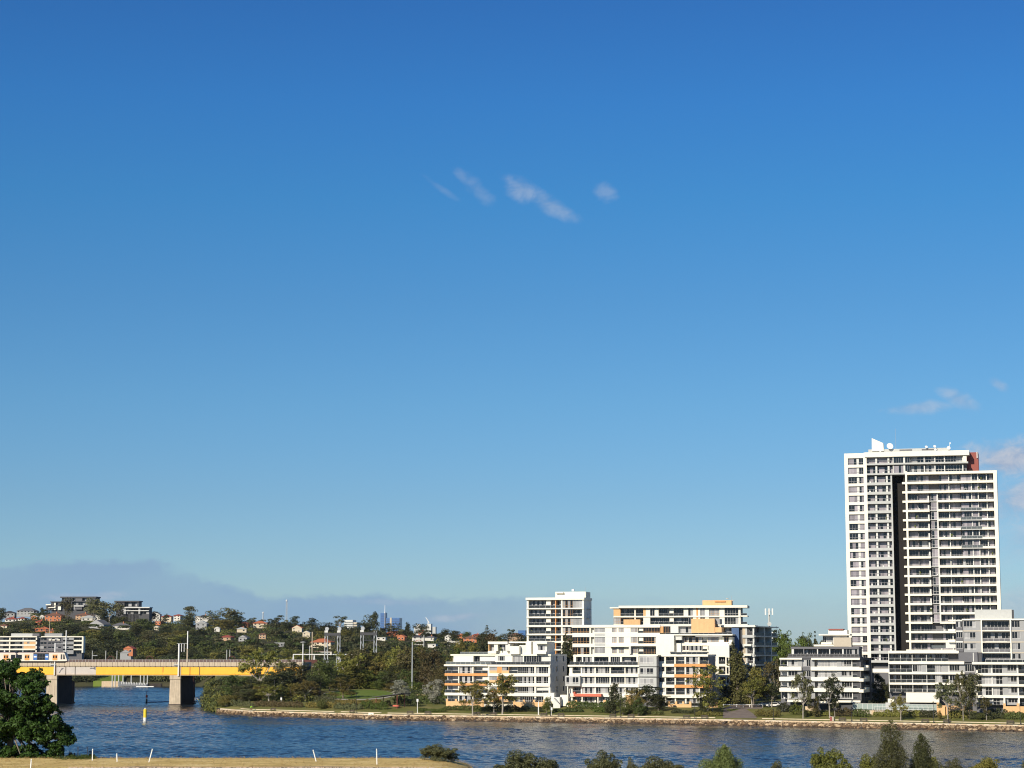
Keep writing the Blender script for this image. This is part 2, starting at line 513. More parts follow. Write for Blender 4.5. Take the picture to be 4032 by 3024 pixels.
# left flank down into the river
n0 = len(mb.v)
for t in Tb:
    D = shore(862) + t
    mb.v.append(((846 - CX) / F * D, D, -1.5))
for j in range(len(Tb) - 1):
    mb.f.append((n0 + j, (j + 1) * w, (j + 2) * w, n0 + j + 1))
o = mb.build('ground', g_lawn); o['kind'] = 'structure'
for p in o.data.polygons: p.use_smooth = True

def strip(name, m, t0, t1, z0, z1, Xa=866, Xz=4540, thick=.0):
    """a strip running along the sea wall, t metres behind the waterline"""
    mb = MB()
    Xl = [X for X in range(int(Xa), int(Xz), 24)] + [Xz]
    for i in range(len(Xl) - 1):
        a, b = Xl[i], Xl[i + 1]
        def p(X, t, z): D = shore(X) + t; return ((X - CX) / F * D, D, z)
        mb.quad(p(a, t0, z0), p(b, t0, z0), p(b, t1, z1), p(a, t1, z1))
        if thick:
            mb.quad(p(a, t0, z0 - thick), p(b, t0, z0 - thick), p(b, t0, z0), p(a, t0, z0))
            mb.quad(p(a, t1, z1), p(b, t1, z1), p(b, t1, z1 - thick), p(a, t1, z1 - thick))
    return tag(mb.build(name, m), kind='structure')
strip('promenade', g_path, 4.1, 10.4, 1.55, 1.60)
# low earth bank that backs the stone wall, and the rock face below the coping
rockbase = mat('bank_rock', (.10, .075, .05), .9, var=.3, vscale=1.5)
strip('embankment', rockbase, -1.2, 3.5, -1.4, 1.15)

# fresh green lawn mound in the park and the driveway between the blocks
def patch(name, m, outline, dz, n=1):
    """a lawn or path patch laid just above the land; outline in (X, D)"""
    from mathutils.geometry import tessellate_polygon
    # dense fan so that it follows the ground
    cxm = sum(p[0] for p in outline) / len(outline); cdm = sum(p[1] for p in outline) / len(outline)
    mb = MB(); k = len(outline); rings = 8
    for r in range(rings + 1):
        f = r / rings
        for X, D in outline:
            x, d = cxm + (X - cxm) * f, cdm + (D - cdm) * f
            mb.v.append(((x - CX) / F * d, d, land(x, d) + dz))
    for r in range(rings):
        for i in range(k):
            j = (i + 1) % k
            mb.f.append((r * k + i, (r + 1) * k + i, (r + 1) * k + j, r * k + j))
    o = mb.build(name, m); o['kind'] = 'structure'
    for p in o.data.polygons: p.use_smooth = True
    return o
def oval(cx, cd, rx, rd, n=28, wob=.05, seed=1):
    q = random.Random(seed)
    return [(cx + rx * cos(2 * pi * i / n) * (1 + q.uniform(-wob, wob)), cd + rd * sin(2 * pi * i / n) * (1 + q.uniform(-wob, wob))) for i in range(n)]
patch('lawn_edge_path', mat('pale_path', (.42, .38, .30), .9, var=.1), oval(1412, 762, 150, 36, wob=.02), .06)
patch('lawn', g_green, oval(1416, 764, 138, 32, wob=.02), .12)
patch('driveway', g_pave, [(2835, shore(2835) + 10.6), (2965, shore(2965) + 10.6), (2990, 640), (2985, 668), (2880, 668), (2840, 640)], .08)

# ------------------------------------------------------------------ water
m = bpy.data.materials.new('river_water'); m.use_nodes = True
N, L = m.node_tree.nodes, m.node_tree.links
b = N['Principled BSDF']
b.inputs['Base Color'].default_value = (.012, .040, .070, 1)
b.inputs['Roughness'].default_value = .10
b.inputs['IOR'].default_value = 1.33
t = N.new('ShaderNodeTexCoord')
def wav(sx, sy, rz, sc, det):
    mp = N.new('ShaderNodeMapping'); mp.inputs['Scale'].default_value = (sx, sy, 1); mp.inputs['Rotation'].default_value = (0, 0, radians(rz))
    L.new(t.outputs['Object'], mp.inputs[0])
    n = N.new('ShaderNodeTexNoise'); n.inputs['Scale'].default_value = sc; n.inputs['Detail'].default_value = det; n.inputs['Roughness'].default_value = .6
    L.new(mp.outputs[0], n.inputs[0])
    return n.outputs[0]
b1 = N.new('ShaderNodeBump'); b1.inputs['Strength'].default_value = 1.0; b1.inputs['Distance'].default_value = .2
b0 = N.new('ShaderNodeBump'); b0.inputs['Strength'].default_value = 1.0; b0.inputs['Distance'].default_value = .35
L.new(wav(.45, 1.0, 6, .11, 4), b0.inputs['Height']); L.new(b0.outputs[0], b1.inputs['Normal'])
L.new(wav(1.0, .8, 25, .35, 5), b1.inputs['Height'])
b2 = N.new('ShaderNodeBump'); b2.inputs['Strength'].default_value = 1.0; b2.inputs['Distance'].default_value = .16
L.new(wav(1.0, .6, -15, 1.6, 3), b2.inputs['Height']); L.new(b1.outputs[0], b2.inputs['Normal'])
L.new(b2.outputs[0], b.inputs['Normal'])
# calm and ruffled patches: the gusts change how steep the ripples are, and silt tints the shallows
gust = wav(.35, 1.0, 8, .018, 4)
mr = N.new('ShaderNodeMapRange'); mr.inputs[1].default_value = .35; mr.inputs[2].default_value = .65; mr.inputs[3].default_value = .45; mr.inputs[4].default_value = 1.0
L.new(gust, mr.inputs[0]); L.new(mr.outputs[0], b1.inputs['Strength'])
rr = N.new('ShaderNodeValToRGB'); L.new(gust, rr.inputs[0])
rr.color_ramp.elements[0].position = .35; rr.color_ramp.elements[0].color = (.016, .022, .024, 1)
rr.color_ramp.elements[1].position = .65; rr.color_ramp.elements[1].color = (.014, .026, .033, 1)
L.new(rr.outputs[0], b.inputs['Base Color'])
MATS['water'] = m
# real wind waves on the stretch in view: many wave trains, two to fifteen metres long
def wave_field():
    g = np.random.default_rng(2)
    dx, dy = .74, .56
    rows = []
    ys = np.arange(360, 1256, dy)
    verts, faces, base = [], [], 0
    prev = None
    K = 40
    lam = np.exp(g.uniform(np.log(1.6), np.log(4.2), K)); k = 2 * np.pi / lam
    th = np.radians(-62) + g.normal(0, .62, K)          # the breeze blows from behind and the left
    kx, ky = k * np.cos(th), k * np.sin(th); ph = g.uniform(0, 6.28, K)
    am = .0068 * lam ** .9 * g.uniform(.5, 1.2, K)
    def h(x, y):
        a = sum(am[i] * np.sin(kx[i] * x + ky[i] * y + ph[i]) for i in range(K))
        gust = .75 + .25 * np.sin(x * .021 + y * .013 + 1.0) * np.sin(y * .037 - x * .008) + .18 * np.sin(y * .09 + x * .02)
        return a * gust
    X_, Y_, idx = [], [], []
    xs_all = np.arange(-330, 200, dx)
    n = len(xs_all)
    for j, y in enumerate(ys):
        lo = -.285 * y
        hi = .285 * y if y < 735 else -.137 * y
        idx.append((xs_all >= lo) & (xs_all <= hi))
    M = np.array(idx); XX, YY = np.meshgrid(xs_all, ys)
    Z = h(XX, YY)
    cell = M[:-1, :-1] & M[1:, :-1] & M[:-1, 1:] & M[1:, 1:]
    used = np.zeros_like(M)
    used[:-1, :-1] |= cell; used[1:, :-1] |= cell; used[:-1, 1:] |= cell; used[1:, 1:] |= cell
    num = -np.ones(M.shape, dtype=np.int32); num[used] = np.arange(used.sum())
    co = np.stack([XX[used], YY[used], Z[used]], 1)
    q = np.stack([num[:-1, :-1][cell], num[:-1, 1:][cell], num[1:, 1:][cell], num[1:, :-1][cell]], 1)
    me = bpy.data.meshes.new('water')
    me.vertices.add(len(co)); me.vertices.foreach_set('co', co.astype(np.float32).ravel())
    me.loops.add(q.size); me.loops.foreach_set('vertex_index', q.astype(np.int32).ravel())
    me.polygons.add(len(q)); me.polygons.foreach_set('loop_start', np.arange(0, q.size, 4, dtype=np.int32))
    me.polygons.foreach_set('use_smooth', np.ones(len(q), dtype=bool))
    me.materials.append(m); me.update(calc_edges=True)
    print('water quads', len(q))
    return me
tag(link('water', wave_field()), kind='structure')
mb = MB(); mb.quad((-1500, 185, -.55), (1500, 185, -.55), (1500, 1262, -.55), (-1500, 1262, -.55))
tag(mb.build('water', m), kind='structure')

# ------------------------------------------------------------------ near bank
Xn = list(range(-2400, 6800, 80))
sheet('near_bank', Xn, [3, 20, 60, 100, 130, 145, 150, 155, 160, 165, 170, 175, 179, 182, 184, 188, 195, 205, 208, 215, 225, 240, 260, 290], near_z, g_dry)
# ------------------------------------------------------------------ foliage
def leaves_mesh(name, m, blobs, n, size, seed, up=.25, flat=.75, split=0):
    """n small leaf clumps spread over the shells of the blobs (cx,cy,cz,rx,ry,rz)"""
    g = np.random.default_rng(seed)
    B = np.array(blobs, float)
    if split:                                 # every blob breaks up into smaller knots of leaves
        dd = g.normal(size=(len(B) * split, 3)); dd /= np.linalg.norm(dd, axis=1)[:, None]
        P_ = np.repeat(B, split, 0)
        c_ = P_[:, :3] + dd * P_[:, 3:6] * g.uniform(.45, 1.0, (len(P_), 1))
        f_ = g.uniform(.22, .42, (len(P_), 1))
        B = np.concatenate([np.concatenate([c_, P_[:, 3:6] * f_], 1), np.concatenate([B[:, :3], B[:, 3:6] * .55], 1)])
    vol = (B[:, 3] * B[:, 4] + B[:, 3] * B[:, 5]) ; pr = vol / vol.sum()
    k = g.choice(len(B), n, p=pr)
    d = g.normal(size=(n, 3)); d /= np.linalg.norm(d, axis=1)[:, None]
    d[:, 2] = np.where((d[:, 2] < -.35) & (g.random(n) < .55), -d[:, 2], d[:, 2])
    rr = 1 - np.abs(g.normal(0, .16, n)); rr = np.clip(rr, .35, 1.12)
    c = B[k, :3] + d * B[k, 3:6] * rr[:, None]
    nr = d / B[k, 3:6]; nr /= np.linalg.norm(nr, axis=1)[:, None]
    nr = nr + g.normal(0, .45, (n, 3)); nr[:, 2] += up
    nr /= np.linalg.norm(nr, axis=1)[:, None]
    a = np.cross(nr, g.normal(size=(n, 3))); a /= np.linalg.norm(a, axis=1)[:, None]
    b = np.cross(nr, a)
    s = size * g.uniform(.6, 1.35, n)
    s = s[:, None]
    q = np.stack([c - a * s, c - b * s * flat, c + a * s, c + b * s * flat], 1).reshape(-1, 3)
    me = bpy.data.meshes.new(name)
    me.vertices.add(4 * n); me.vertices.foreach_set('co', q.ravel())
    me.loops.add(4 * n); me.loops.foreach_set('vertex_index', np.arange(4 * n, dtype=np.int32))
    me.polygons.add(n); me.polygons.foreach_set('loop_start', np.arange(0, 4 * n, 4, dtype=np.int32))
    try: me.polygons.foreach_set('loop_total', np.full(n, 4, dtype=np.int32))
    except Exception: pass
    me.materials.append(m)
    me.update(calc_edges=True)
    return me

def blobs_for(kind, q):
    """crown blobs of a tree one metre tall (scaled later); returns blobs, limb ends, trunk top"""
    bl, limbs = [], []
    if kind == 'gum':                         # umbrella crown of separate clumps on bare limbs
        tt = .34
        for i in range(21):
            a = q.uniform(0, 2 * pi); rad = .33 * sqrt(q.random()); z = q.uniform(.42, .95) - rad * .38
            r = q.uniform(.085, .15)
            bl.append((rad * cos(a), rad * sin(a), z, r * 1.25, r * 1.25, r * .8))
            if i < 9: limbs.append((rad * cos(a), rad * sin(a), z))
        bl.append((0, 0, .62, .2, .2, .2))
    elif kind == 'full':                      # gum with foliage almost to the ground
        tt = .3
        for i in range(26):
            a = q.uniform(0, 2 * pi); z = q.uniform(.16, .95); e = .34 if z < .7 else .34 * sqrt(max(.05, 1 - ((z - .7) / .3) ** 2)); rad = e * sqrt(q.random())
            r = q.uniform(.09, .15)
            bl.append((rad * cos(a), rad * sin(a), z, r * 1.3, r * 1.3, r * .85))
            if i < 6: limbs.append((rad * cos(a), rad * sin(a), z))
        bl.append((0, 0, .5, .2, .2, .34))
    elif kind == 'round':                     # full rounded crown
        tt = .3
        for i in range(24):
            a = q.uniform(0, 2 * pi); z = q.uniform(.12, .90); e = sqrt(max(0.03, 1 - ((z - .46) / .50) ** 2))
            rad = .31 * e * q.uniform(.35, 1)
            r = q.uniform(.11, .18)
            bl.append((rad * cos(a), rad * sin(a), z, r * 1.15, r * 1.15, r * .85))
            if i < 6: limbs.append((rad * cos(a), rad * sin(a), z))
        bl.append((0, 0, .5, .24, .24, .36))
    elif kind == 'tall':                      # tall, narrow, raggedly pointed (casuarina, river oak)
        tt = .8
        for i in range(34):
            z = .06 + .88 * i / 33; e = (1 - (z - .1)) ** .75 * .30 * q.uniform(.4, 1) + .015
            a = q.uniform(0, 2 * pi)
            r = .06 + .10 * (1 - z) + q.uniform(0, .035)
            bl.append((e * cos(a) * .7, e * sin(a) * .7, z, r, r, r * 1.35))
            if i % 4 == 0: limbs.append((e * cos(a) * .7, e * sin(a) * .7, z))
    elif kind == 'norfolk':
        tt = .97
        for i in range(12):
            z = .12 + .83 * i / 11
            e = .20 * (1 - z) + .02
            for j in range(5):
                a = 2 * pi * j / 5 + i * .7
                bl.append((e * cos(a), e * sin(a), z, .05 * (1.25 - z) + .015, .05 * (1.25 - z) + .015, .018))
    elif kind == 'sparse':                    # thin open crown, much sky
        tt = .5
        for i in range(17):
            a = q.uniform(0, 2 * pi); rad = .30 * sqrt(q.random()); z = q.uniform(.42, .95)
            r = q.uniform(.07, .115)
            bl.append((rad * cos(a), rad * sin(a), z, r * 1.3, r * 1.3, r * .7))
            limbs.append((rad * cos(a), rad * sin(a), z))
    return bl, limbs, tt

def trunk_mesh(name, m, limbs, tt, q, r0=.022):
    mb = MB(); p = [(0, 0, -.04), (q.uniform(-.01, .01), q.uniform(-.01, .01), tt * .5), (q.uniform(-.02, .02), q.uniform(-.02, .02), tt)]
    mb.bar(p[0], p[1], r0, r0 * .78, 7); mb.bar(p[1], p[2], r0 * .78, r0 * .5, 7)
    for e in limbs:
        f = q.uniform(.45, .95)
        s = [p[1][i] + (p[2][i] - p[1][i]) * f for i in range(3)] if e[2] > tt * .6 else [p[0][i] + (p[1][i] - p[0][i]) * f for i in range(3)]
        if e[2] < s[2]: s[2] = max(.1, e[2] - .08)
        md = [s[i] * .5 + e[i] * .5 + q.uniform(-.02, .02) for i in range(3)]
        mb.bar(s, md, r0 * .42, r0 * .3, 5); mb.bar(md, e, r0 * .3, r0 * .12, 5)
    return mb.mesh(name, m)

TREELIB = {}
def tree_mesh(kind, m, lod, var):
    key = (kind, m.name, lod, var)
    if key not in TREELIB:
        q = random.Random(hash((kind, lod, var)) % 9973 if False else (len(kind) * 131 + lod * 17 + var * 7 + 3))
        bl, limbs, tt = blobs_for(kind, q)
        n = {0: 1500, 1: 4200, 2: 9000}[lod]; s = {0: .028, 1: .0160, 2: .0085}[lod]
        if kind in ('norfolk', 'sparse'): n = int(n * .6)
        if kind == 'tall': n = int(n * 1.25)
        if kind == 'round': n = int(n * 1.2)
        TREELIB[key] = (leaves_mesh('crown', m, bl, n, s, var * 31 + lod, up=.3, split=5 if lod else 0), trunk_mesh('trunk', barkp if kind in ('gum', 'sparse') else bark, limbs, tt, q))
    return TREELIB[key]

WID = {'full': .80, 'gum': .74, 'round': .80, 'tall': .46, 'norfolk': .42, 'sparse': .76}
def tree(X, Ytop, D, wpx, kind, m, label, group, lod=1, name='tree', zoff=0.0, squash=None):
    x, y, z = on(X, D)
    z += zoff
    h = at(X, Ytop, D)[2] - z
    h = max(h, 1.5)
    w = wpx * px(D) / WID[kind]
    cm, tm = tree_mesh(kind, m, lod, R.randrange(4))
    root = thing(name, label, 'tree', (x, y, z), R.uniform(0, 6.28), group)
    root.scale = (w, w, h)
    link('crown', cm, root); link('trunk', tm, root)
    return root

BUSHLIB = {}
def bush_mesh(m, lod, var):
    key = (m.name, lod, var)
    if key not in BUSHLIB:
        q = random.Random(var * 5 + lod)
        bl = []
        for i in range(17):
            a = q.uniform(0, 2 * pi); rad = .36 * sqrt(q.random()); r = q.uniform(.14, .20)
            bl.append((rad * cos(a), rad * sin(a), q.uniform(.25, .66) - rad * rad * 1.2, r, r, r * .9))
        bl.append((0, 0, .32, .42, .42, .40))
        n = {0: 450, 1: 1800, 2: 9000, 3: 24000}[lod]; s = {0: .055, 1: .028, 2: .016, 3: .0125}[lod]
        BUSHLIB[key] = leaves_mesh('foliage', m, bl, n, s, var + 50, up=.35, split=10 if lod > 1 else (6 if lod else 0))
    return BUSHLIB[key]
def bush(X, Ytop, D, wpx, m, label, group, lod=1, name='shrub', cat='shrub', zoff=0.0, hmin=.5):
    x, y, z = on(X, D)
    z += zoff
    h = max(at(X, Ytop, D)[2] - z, hmin)
    w = wpx * px(D)
    o = link(name, bush_mesh(m, lod, R.randrange(3)), None, (x, y, z - .1 * h), (0, 0, R.uniform(0, 6.28)), (w, w, h * 1.36))
    return tag(o, label, cat, group)

# ---- the large leafy tree at the left edge of the near bank
def big_tree():
    q = random.Random(5)
    D = 186
    x0, y0, z0 = on(60, D)
    def P(X, Y, dd=0): p = at(X, Y, D + dd); return (p[0] - x0, p[1] - y0, p[2] - z0)
    root = thing('leafy_tree', 'large dense green tree filling the lower left corner beside the river', 'tree', (x0, y0, z0))
    bl = []
    outline = [(-30, 2690, 70), (20, 2655, 60), (75, 2690, 60), (40, 2640, 42), (140, 2655, 40), (110, 2720, 60), (-20, 2780, 70), (60, 2800, 70), (150, 2705, 48), (170, 2760, 48), (140, 2820, 60),
               (195, 2790, 52), (215, 2850, 52), (250, 2860, 42), (240, 2910, 52), (180, 2900, 60), (100, 2890, 65), (20, 2880, 65), (-60, 2880, 70), (210, 2955, 48), (130, 2960, 60),
               (40, 2960, 60), (-40, 2965, 60), (255, 2905, 45), (100, 2780, 75), (60, 2860, 80), (150, 2860, 70), (0, 2740, 70), (20, 2985, 60), (90, 2990, 60), (160, 2992, 50), (215, 2985, 40), (-20, 2930, 60), (-90, 2720, 80), (-120, 2830, 80), (180, 2690, 22), (60, 2615, 30), (10, 2615, 32), (265, 2880, 30), (228, 2948, 40)]
    for X, Y, r in outline:
        for k in range(8):
            dd = q.uniform(-2.6, 2.6) * (r / 60)
            c = P(X + q.uniform(-.4, .4) * r, Y + q.uniform(-.35, .35) * r, dd)
            rr = r * px(D) * q.uniform(.34, .66)
            bl.append((c[0], c[1], max(.3, c[2]), rr * 1.1, rr * 1.1, rr * .85))
    leafm = leaf_mat('glossy_leaves', (.038, .066, .010), vv=.5, trans=.06)
    me = leaves_mesh('crown', leafm, bl, 110000, .105, 9, up=.3, flat=.65, split=6)
    link('crown', me, root)
    mb = MB()
    base = (0, 0, -.3); top = P(40, 2800)
    mb.bar(base, top, .32, .2, 10)
    for i in range(0, len(bl), 5):
        e = bl[i][:3]; s = [top[j] * .7 for j in range(3)]
        mb.bar(s, e, .10, .03, 5)
    mb.build('trunk', bark, root)
# ------------------------------------------------------------------ facade kit
UNIT = {}
def unit_box(m):
    if m.name not in UNIT:
        UNIT[m.name] = MB().box(0, 1, 0, 1, 0, 1).mesh('pane', m)
    return UNIT[m.name]
FR = {}
def frame_mesh(w, h, n, m, transom, bw=.055):
    key = (round(w, 2), round(h, 2), n, m.name, transom, bw)
    if key not in FR:
        mb = MB(); d = .10
        mb.box(0, w, 0, d, 0, bw); mb.box(0, w, 0, d, h - bw, h)
        for i in range(n + 1):
            x = (w - bw) * i / n
            mb.box(x, x + bw, 0, d * .999, bw, h - bw)
        if transom:
            mb.box(bw, w - bw, .01, d * .9, h * transom - bw * .6, h * transom + bw * .6)
        FR[key] = mb.mesh('window_frame', m)
    return FR[key]

class Bld:
    def __init__(s, name, label, cat, Xr, Yr, D, yaw, zb=0.0, group=None):
        s.a = radians(yaw)
        p = at(Xr, Yr, D)
        s.o = (p[0], p[1]); s.zb = zb; s.Xr, s.Yr = Xr, Yr
        s.ud = (cos(s.a), sin(s.a)); s.vd = (-sin(s.a), cos(s.a))
        s.root = thing(name, label, cat, (p[0], p[1], zb), s.a, group)
        s.q = random.Random(int(Xr))
    def hit(s, X, Y, v=0.0):
        r = ray(X, Y)
        ov = s.o[0] * s.vd[0] + s.o[1] * s.vd[1] + v
        t = ov / (r[0] * s.vd[0] + r[1] * s.vd[1])
        x, y, z = r[0] * t, r[1] * t, EYE + r[2] * t
        return ((x - s.o[0]) * s.ud[0] + (y - s.o[1]) * s.ud[1], z - s.zb)
    def dist(s, X, v=0.0):
        """forward distance of the facade plane at a pixel column"""
        r = ray(X, s.Yr); ov = s.o[0] * s.vd[0] + s.o[1] * s.vd[1] + v
        return ov / (r[0] * s.vd[0] + r[1] * s.vd[1])
    def u(s, X, v=0.0, Y=None): return s.hit(X, s.Yr if Y is None else Y, v)[0]
    def z(s, Y, v=0.0, X=None): return s.hit(s.Xr if X is None else X, Y, v)[1]
    def block(s, X0, X1, Y0, Y1, v0, v1, m, name='wall', parent=None, X=None, bev=0):
        """solid box whose front (at depth v0) covers the given pixels; Y1 None = down to the ground"""
        X = (X0 + X1) / 2 if X is None else X
        z1 = s.z(Y0, v0, X); z0 = s.z(Y1, v0, X) if Y1 is not None else -1.5
        mb = MB().box(s.u(X0, v0, (Y0 + (Y1 or Y0)) / 2), s.u(X1, v0, (Y0 + (Y1 or Y0)) / 2), v0, v1, z0, z1)
        return mb.build(name, m, parent or s.root)
    def window(s, u0, u1, z0, z1, v, n, fm, pat='mix', transom=0, bw=.055):
        w, h = u1 - u0, z1 - z0
        if w < .2 or h < .2: return
        fr = link('window', frame_mesh(w, h, n, fm, transom, bw), s.root, (u0, v, z0))
        q = s.q
        base = q.random()
        for i in range(n):
            if pat == 'mix': m = glassd if q.random() < .70 else glassp
            elif pat == 'dark': m = glassd if q.random() < .86 else glassp
            elif pat == 'blind': m = glassp
            elif pat == 'mauve': m = glassm if (q.random() < .25 + base * .65) else glassd
            elif pat == 'alt': m = (glassd if (i + int(base * 2)) % 2 else glassp)
            else: m = glassg
            pw = (w - .055) / n
            link('pane', unit_box(m), fr, (pw * i + bw * .6, .05, bw * .5), None, (pw - bw * .2, .03, h - bw))
        return fr
    def railing(s, u0, u1, z0, z1, v, m=balg, rail=frameg, posts=1.6, solid=True):
        mb = MB()
        mb.box(u0, u1, v, v + .06, z1 - .06, z1)
        k = max(1, int((u1 - u0) / posts))
        for i in range(k + 1):
            x = u0 + (u1 - u0 - .05) * i / k
            mb.box(x, x + .05, v + .005, v + .05, z0, z1 - .06)
        r = mb.build('railing', rail, s.root)
        if solid:
            MB().box(u0 + .05, u1 - .05, v + .02, v + .035, z0 + .08, z1 - .08).build('railing_panel', m, r)
        return r
    def clutter(s, u0, u1, z0, v0, v1):
        """balcony things: a pot plant, a chair back, an umbrella folded"""
        q = s.q
        x = q.uniform(u0 + .3, max(u0 + .35, u1 - .6))
        mb = MB()
        k = q.random()
        if k < .4:
            mb.box(x, x + .5, v0 + .5, v0 + .95, z0, z0 + .42); mb.box(x, x + .06, v0 + .5, v0 + .95, z0 + .42, z0 + .9)
            return mb.build('chair', framew, s.root)
        if k < .7:
            mb.box(x, x + .9, v0 + .5, v0 + 1.1, z0 + .66, z0 + .72)
            for dx in (.05, .8):
                mb.box(x + dx, x + dx + .05, v0 + .7, v0 + .75, z0, z0 + .66)
            return mb.build('table', framew, s.root)
        mb.lathe([(.12, 0), (.2, .4), (.2, .42)], (x, v0 + .5, z0), 8)
        mb.lathe([(.12, .42), (.36, .7), (.28, 1.0), (.05, 1.25)], (x, v0 + .5, z0), 7)
        return mb.build('pot_plant', L_MID, s.root)
    def cell(s, u0, u1, z0, z1, ty, dep, o):
        """one storey of one bay. z0 floor, z1 ceiling; the wall behind stands at v = dep"""
        v = o.get('v', 0.0)
        fm = o.get('fm', framew); n = o.get('n', 4); pat = o.get('pat', 'mix')
        if ty == 'B':                        # open balcony
            g0, g1 = o.get('g', (0.04, .96))
            uu0, uu1 = u0 + (u1 - u0) * g0, u0 + (u1 - u0) * g1
            nn = o.get('n', max(2, int((uu1 - uu0) / .95)))
            s.window(uu0, uu1, z0 + .02, z0 + (z1 - z0) * .90, v + dep - .12, nn, fm, pat)
            if o.get('rail', True):
                s.railing(u0, u1, z0, z0 + min(1.0, (z1 - z0) * .42), v + .12, o.get('rm', balg), o.get('rc', frameg))
            if s.q.random() < o.get('cl', .5) and u1 - u0 > 1.5: s.clutter(u0, u1, z0, v, v + dep)
            if o.get('div'):
                k = o['div']
                for i in range(1, k):
                    x = u0 + (u1 - u0) * i / k
                    MB().box(x - .08, x + .08, v + .25, v + dep, z0, z1).build('divider', o.get('dm', offwhite), s.root)
        elif ty == 'W':                      # wall with a window in it
            wm = o.get('wm', white)
            f0, f1 = o.get('f', (.1, .9)); h0, h1 = o.get('h', (.28, .95))
            a0, a1 = u0 + (u1 - u0) * f0, u0 + (u1 - u0) * f1
            b0, b1 = z0 + (z1 - z0) * h0, z0 + (z1 - z0) * h1
            mb = MB(); t = v + .35
            for (c0, c1, d0, d1) in ((u0, a0, z0, z1), (a1, u1, z0, z1), (a0, a1, z0, b0), (a0, a1, b1, z1)):
                if c1 - c0 > .01 and d1 - d0 > .01: mb.box(c0, c1, v, t, d0, d1)
            if f0 < .001 and f1 > .999 and h0 > .001 and h1 < .999:
                MB().box(u0, u1, v, t, z0, b0).build('wall', wm, s.root); MB().box(u0, u1, v, t, b1, z1).build('wall', wm, s.root)
            else: mb.build('wall', wm, s.root)
            MB().box(u0, u1, t, dep + v, z0, z1).build('wall', wm, s.root)
            s.window(a0, a1, b0, b1, v + .16, n, fm, pat, o.get('tr', 0))
        elif ty == 'S':
            MB().box(u0, u1, v, dep + v, z0, z1).build('wall', o.get('wm', white), s.root)
        elif ty == 'G':                      # full-height glazing close to the front
            s.window(u0, u1, z0, z1, v + .3, n, fm, pat, o.get('tr', .38))
            MB().box(u0, u1, v + .45, dep + v, z0, z1).build('wall', o.get('wm', midgrey), s.root)
        elif ty == 'H':                      # balcony whose back is half solid white panel
            nn = o.get('n', 3)
            mid = u0 + (u1 - u0) * o.get('m', .6)
            s.window(u0 + .1, mid, z0 + .02, z0 + (z1 - z0) * .9, v + dep - .12, nn, fm, pat)
            MB().box(mid, u1, v + .5, v + dep, z0, z1).build('wall', o.get('wm', white), s.root)
            s.railing(u0, u1, z0, z0 + min(1.0, (z1 - z0) * .42), v + .12, o.get('rm', balg), o.get('rc', frameg))
    def grid(s, rows, bays, dep=1.8, bands=None, Yr=None, Xr=None, out=0.0, coremat=None, depth=12.0, base=None, skip=(), roof=None):
        """rows: (Ytop, Ybottom) of each storey's opening; bays: (X0, X1, type, options)"""
        Yr = Yr if Yr is not None else (rows[0][0] + rows[-1][1]) / 2
        Xr = Xr if Xr is not None else (bays[0][0] + bays[-1][1]) / 2
        U = lambda X: s.hit(X, Yr)[0]
        Z = lambda Y: s.hit(Xr, Y)[1]
        uL, uR = U(bays[0][0]), U(bays[-1][1])
        for r, (yt, yb) in enumerate(rows):
            z1, z0 = Z(yt), Z(yb)
            for c, (X0, X1, ty, o) in enumerate(bays):
                if (r, c) in skip: continue
                ov = o.get('rows', {}).get(r)
                oo = dict(o); tt = ty
                if ov: tt = ov.get('t', ty); oo.update(ov)
                if tt == '-': continue
                s.cell(U(X0), U(X1), z0, z1, tt, dep, oo)
            # the slab below this storey
            if r < len(rows) - 1 or base:
                yn = rows[r + 1][0] if r < len(rows) - 1 else base
                bm = bands[r] if isinstance(bands, (list, tuple)) and not isinstance(bands, bpy.types.Material) else (bands or white)
                if bm is not None:
                    if isinstance(bm, list):
                        for (Xa, Xb_, m_, ou) in bm:
                            MB().box(U(Xa), U(Xb_), -ou, dep, Z(yn), Z(yb)).build('floor_band', m_, s.root)
                    else:
                        MB().box(uL, uR, -out, dep, Z(yn), Z(yb)).build('floor_band', bm, s.root)
        zt = Z(rows[0][0])
        if roof:
            (ry, rm, ro) = roof
            MB().box(uL - ro, uR + ro, -ro - out, depth, zt, Z(ry)).build('roof', rm, s.root)
        MB().box(uL, uR, dep + .002, depth - .01, -1.5, zt - .01).build('wall', coremat or greyw, s.root)
        return U, Z
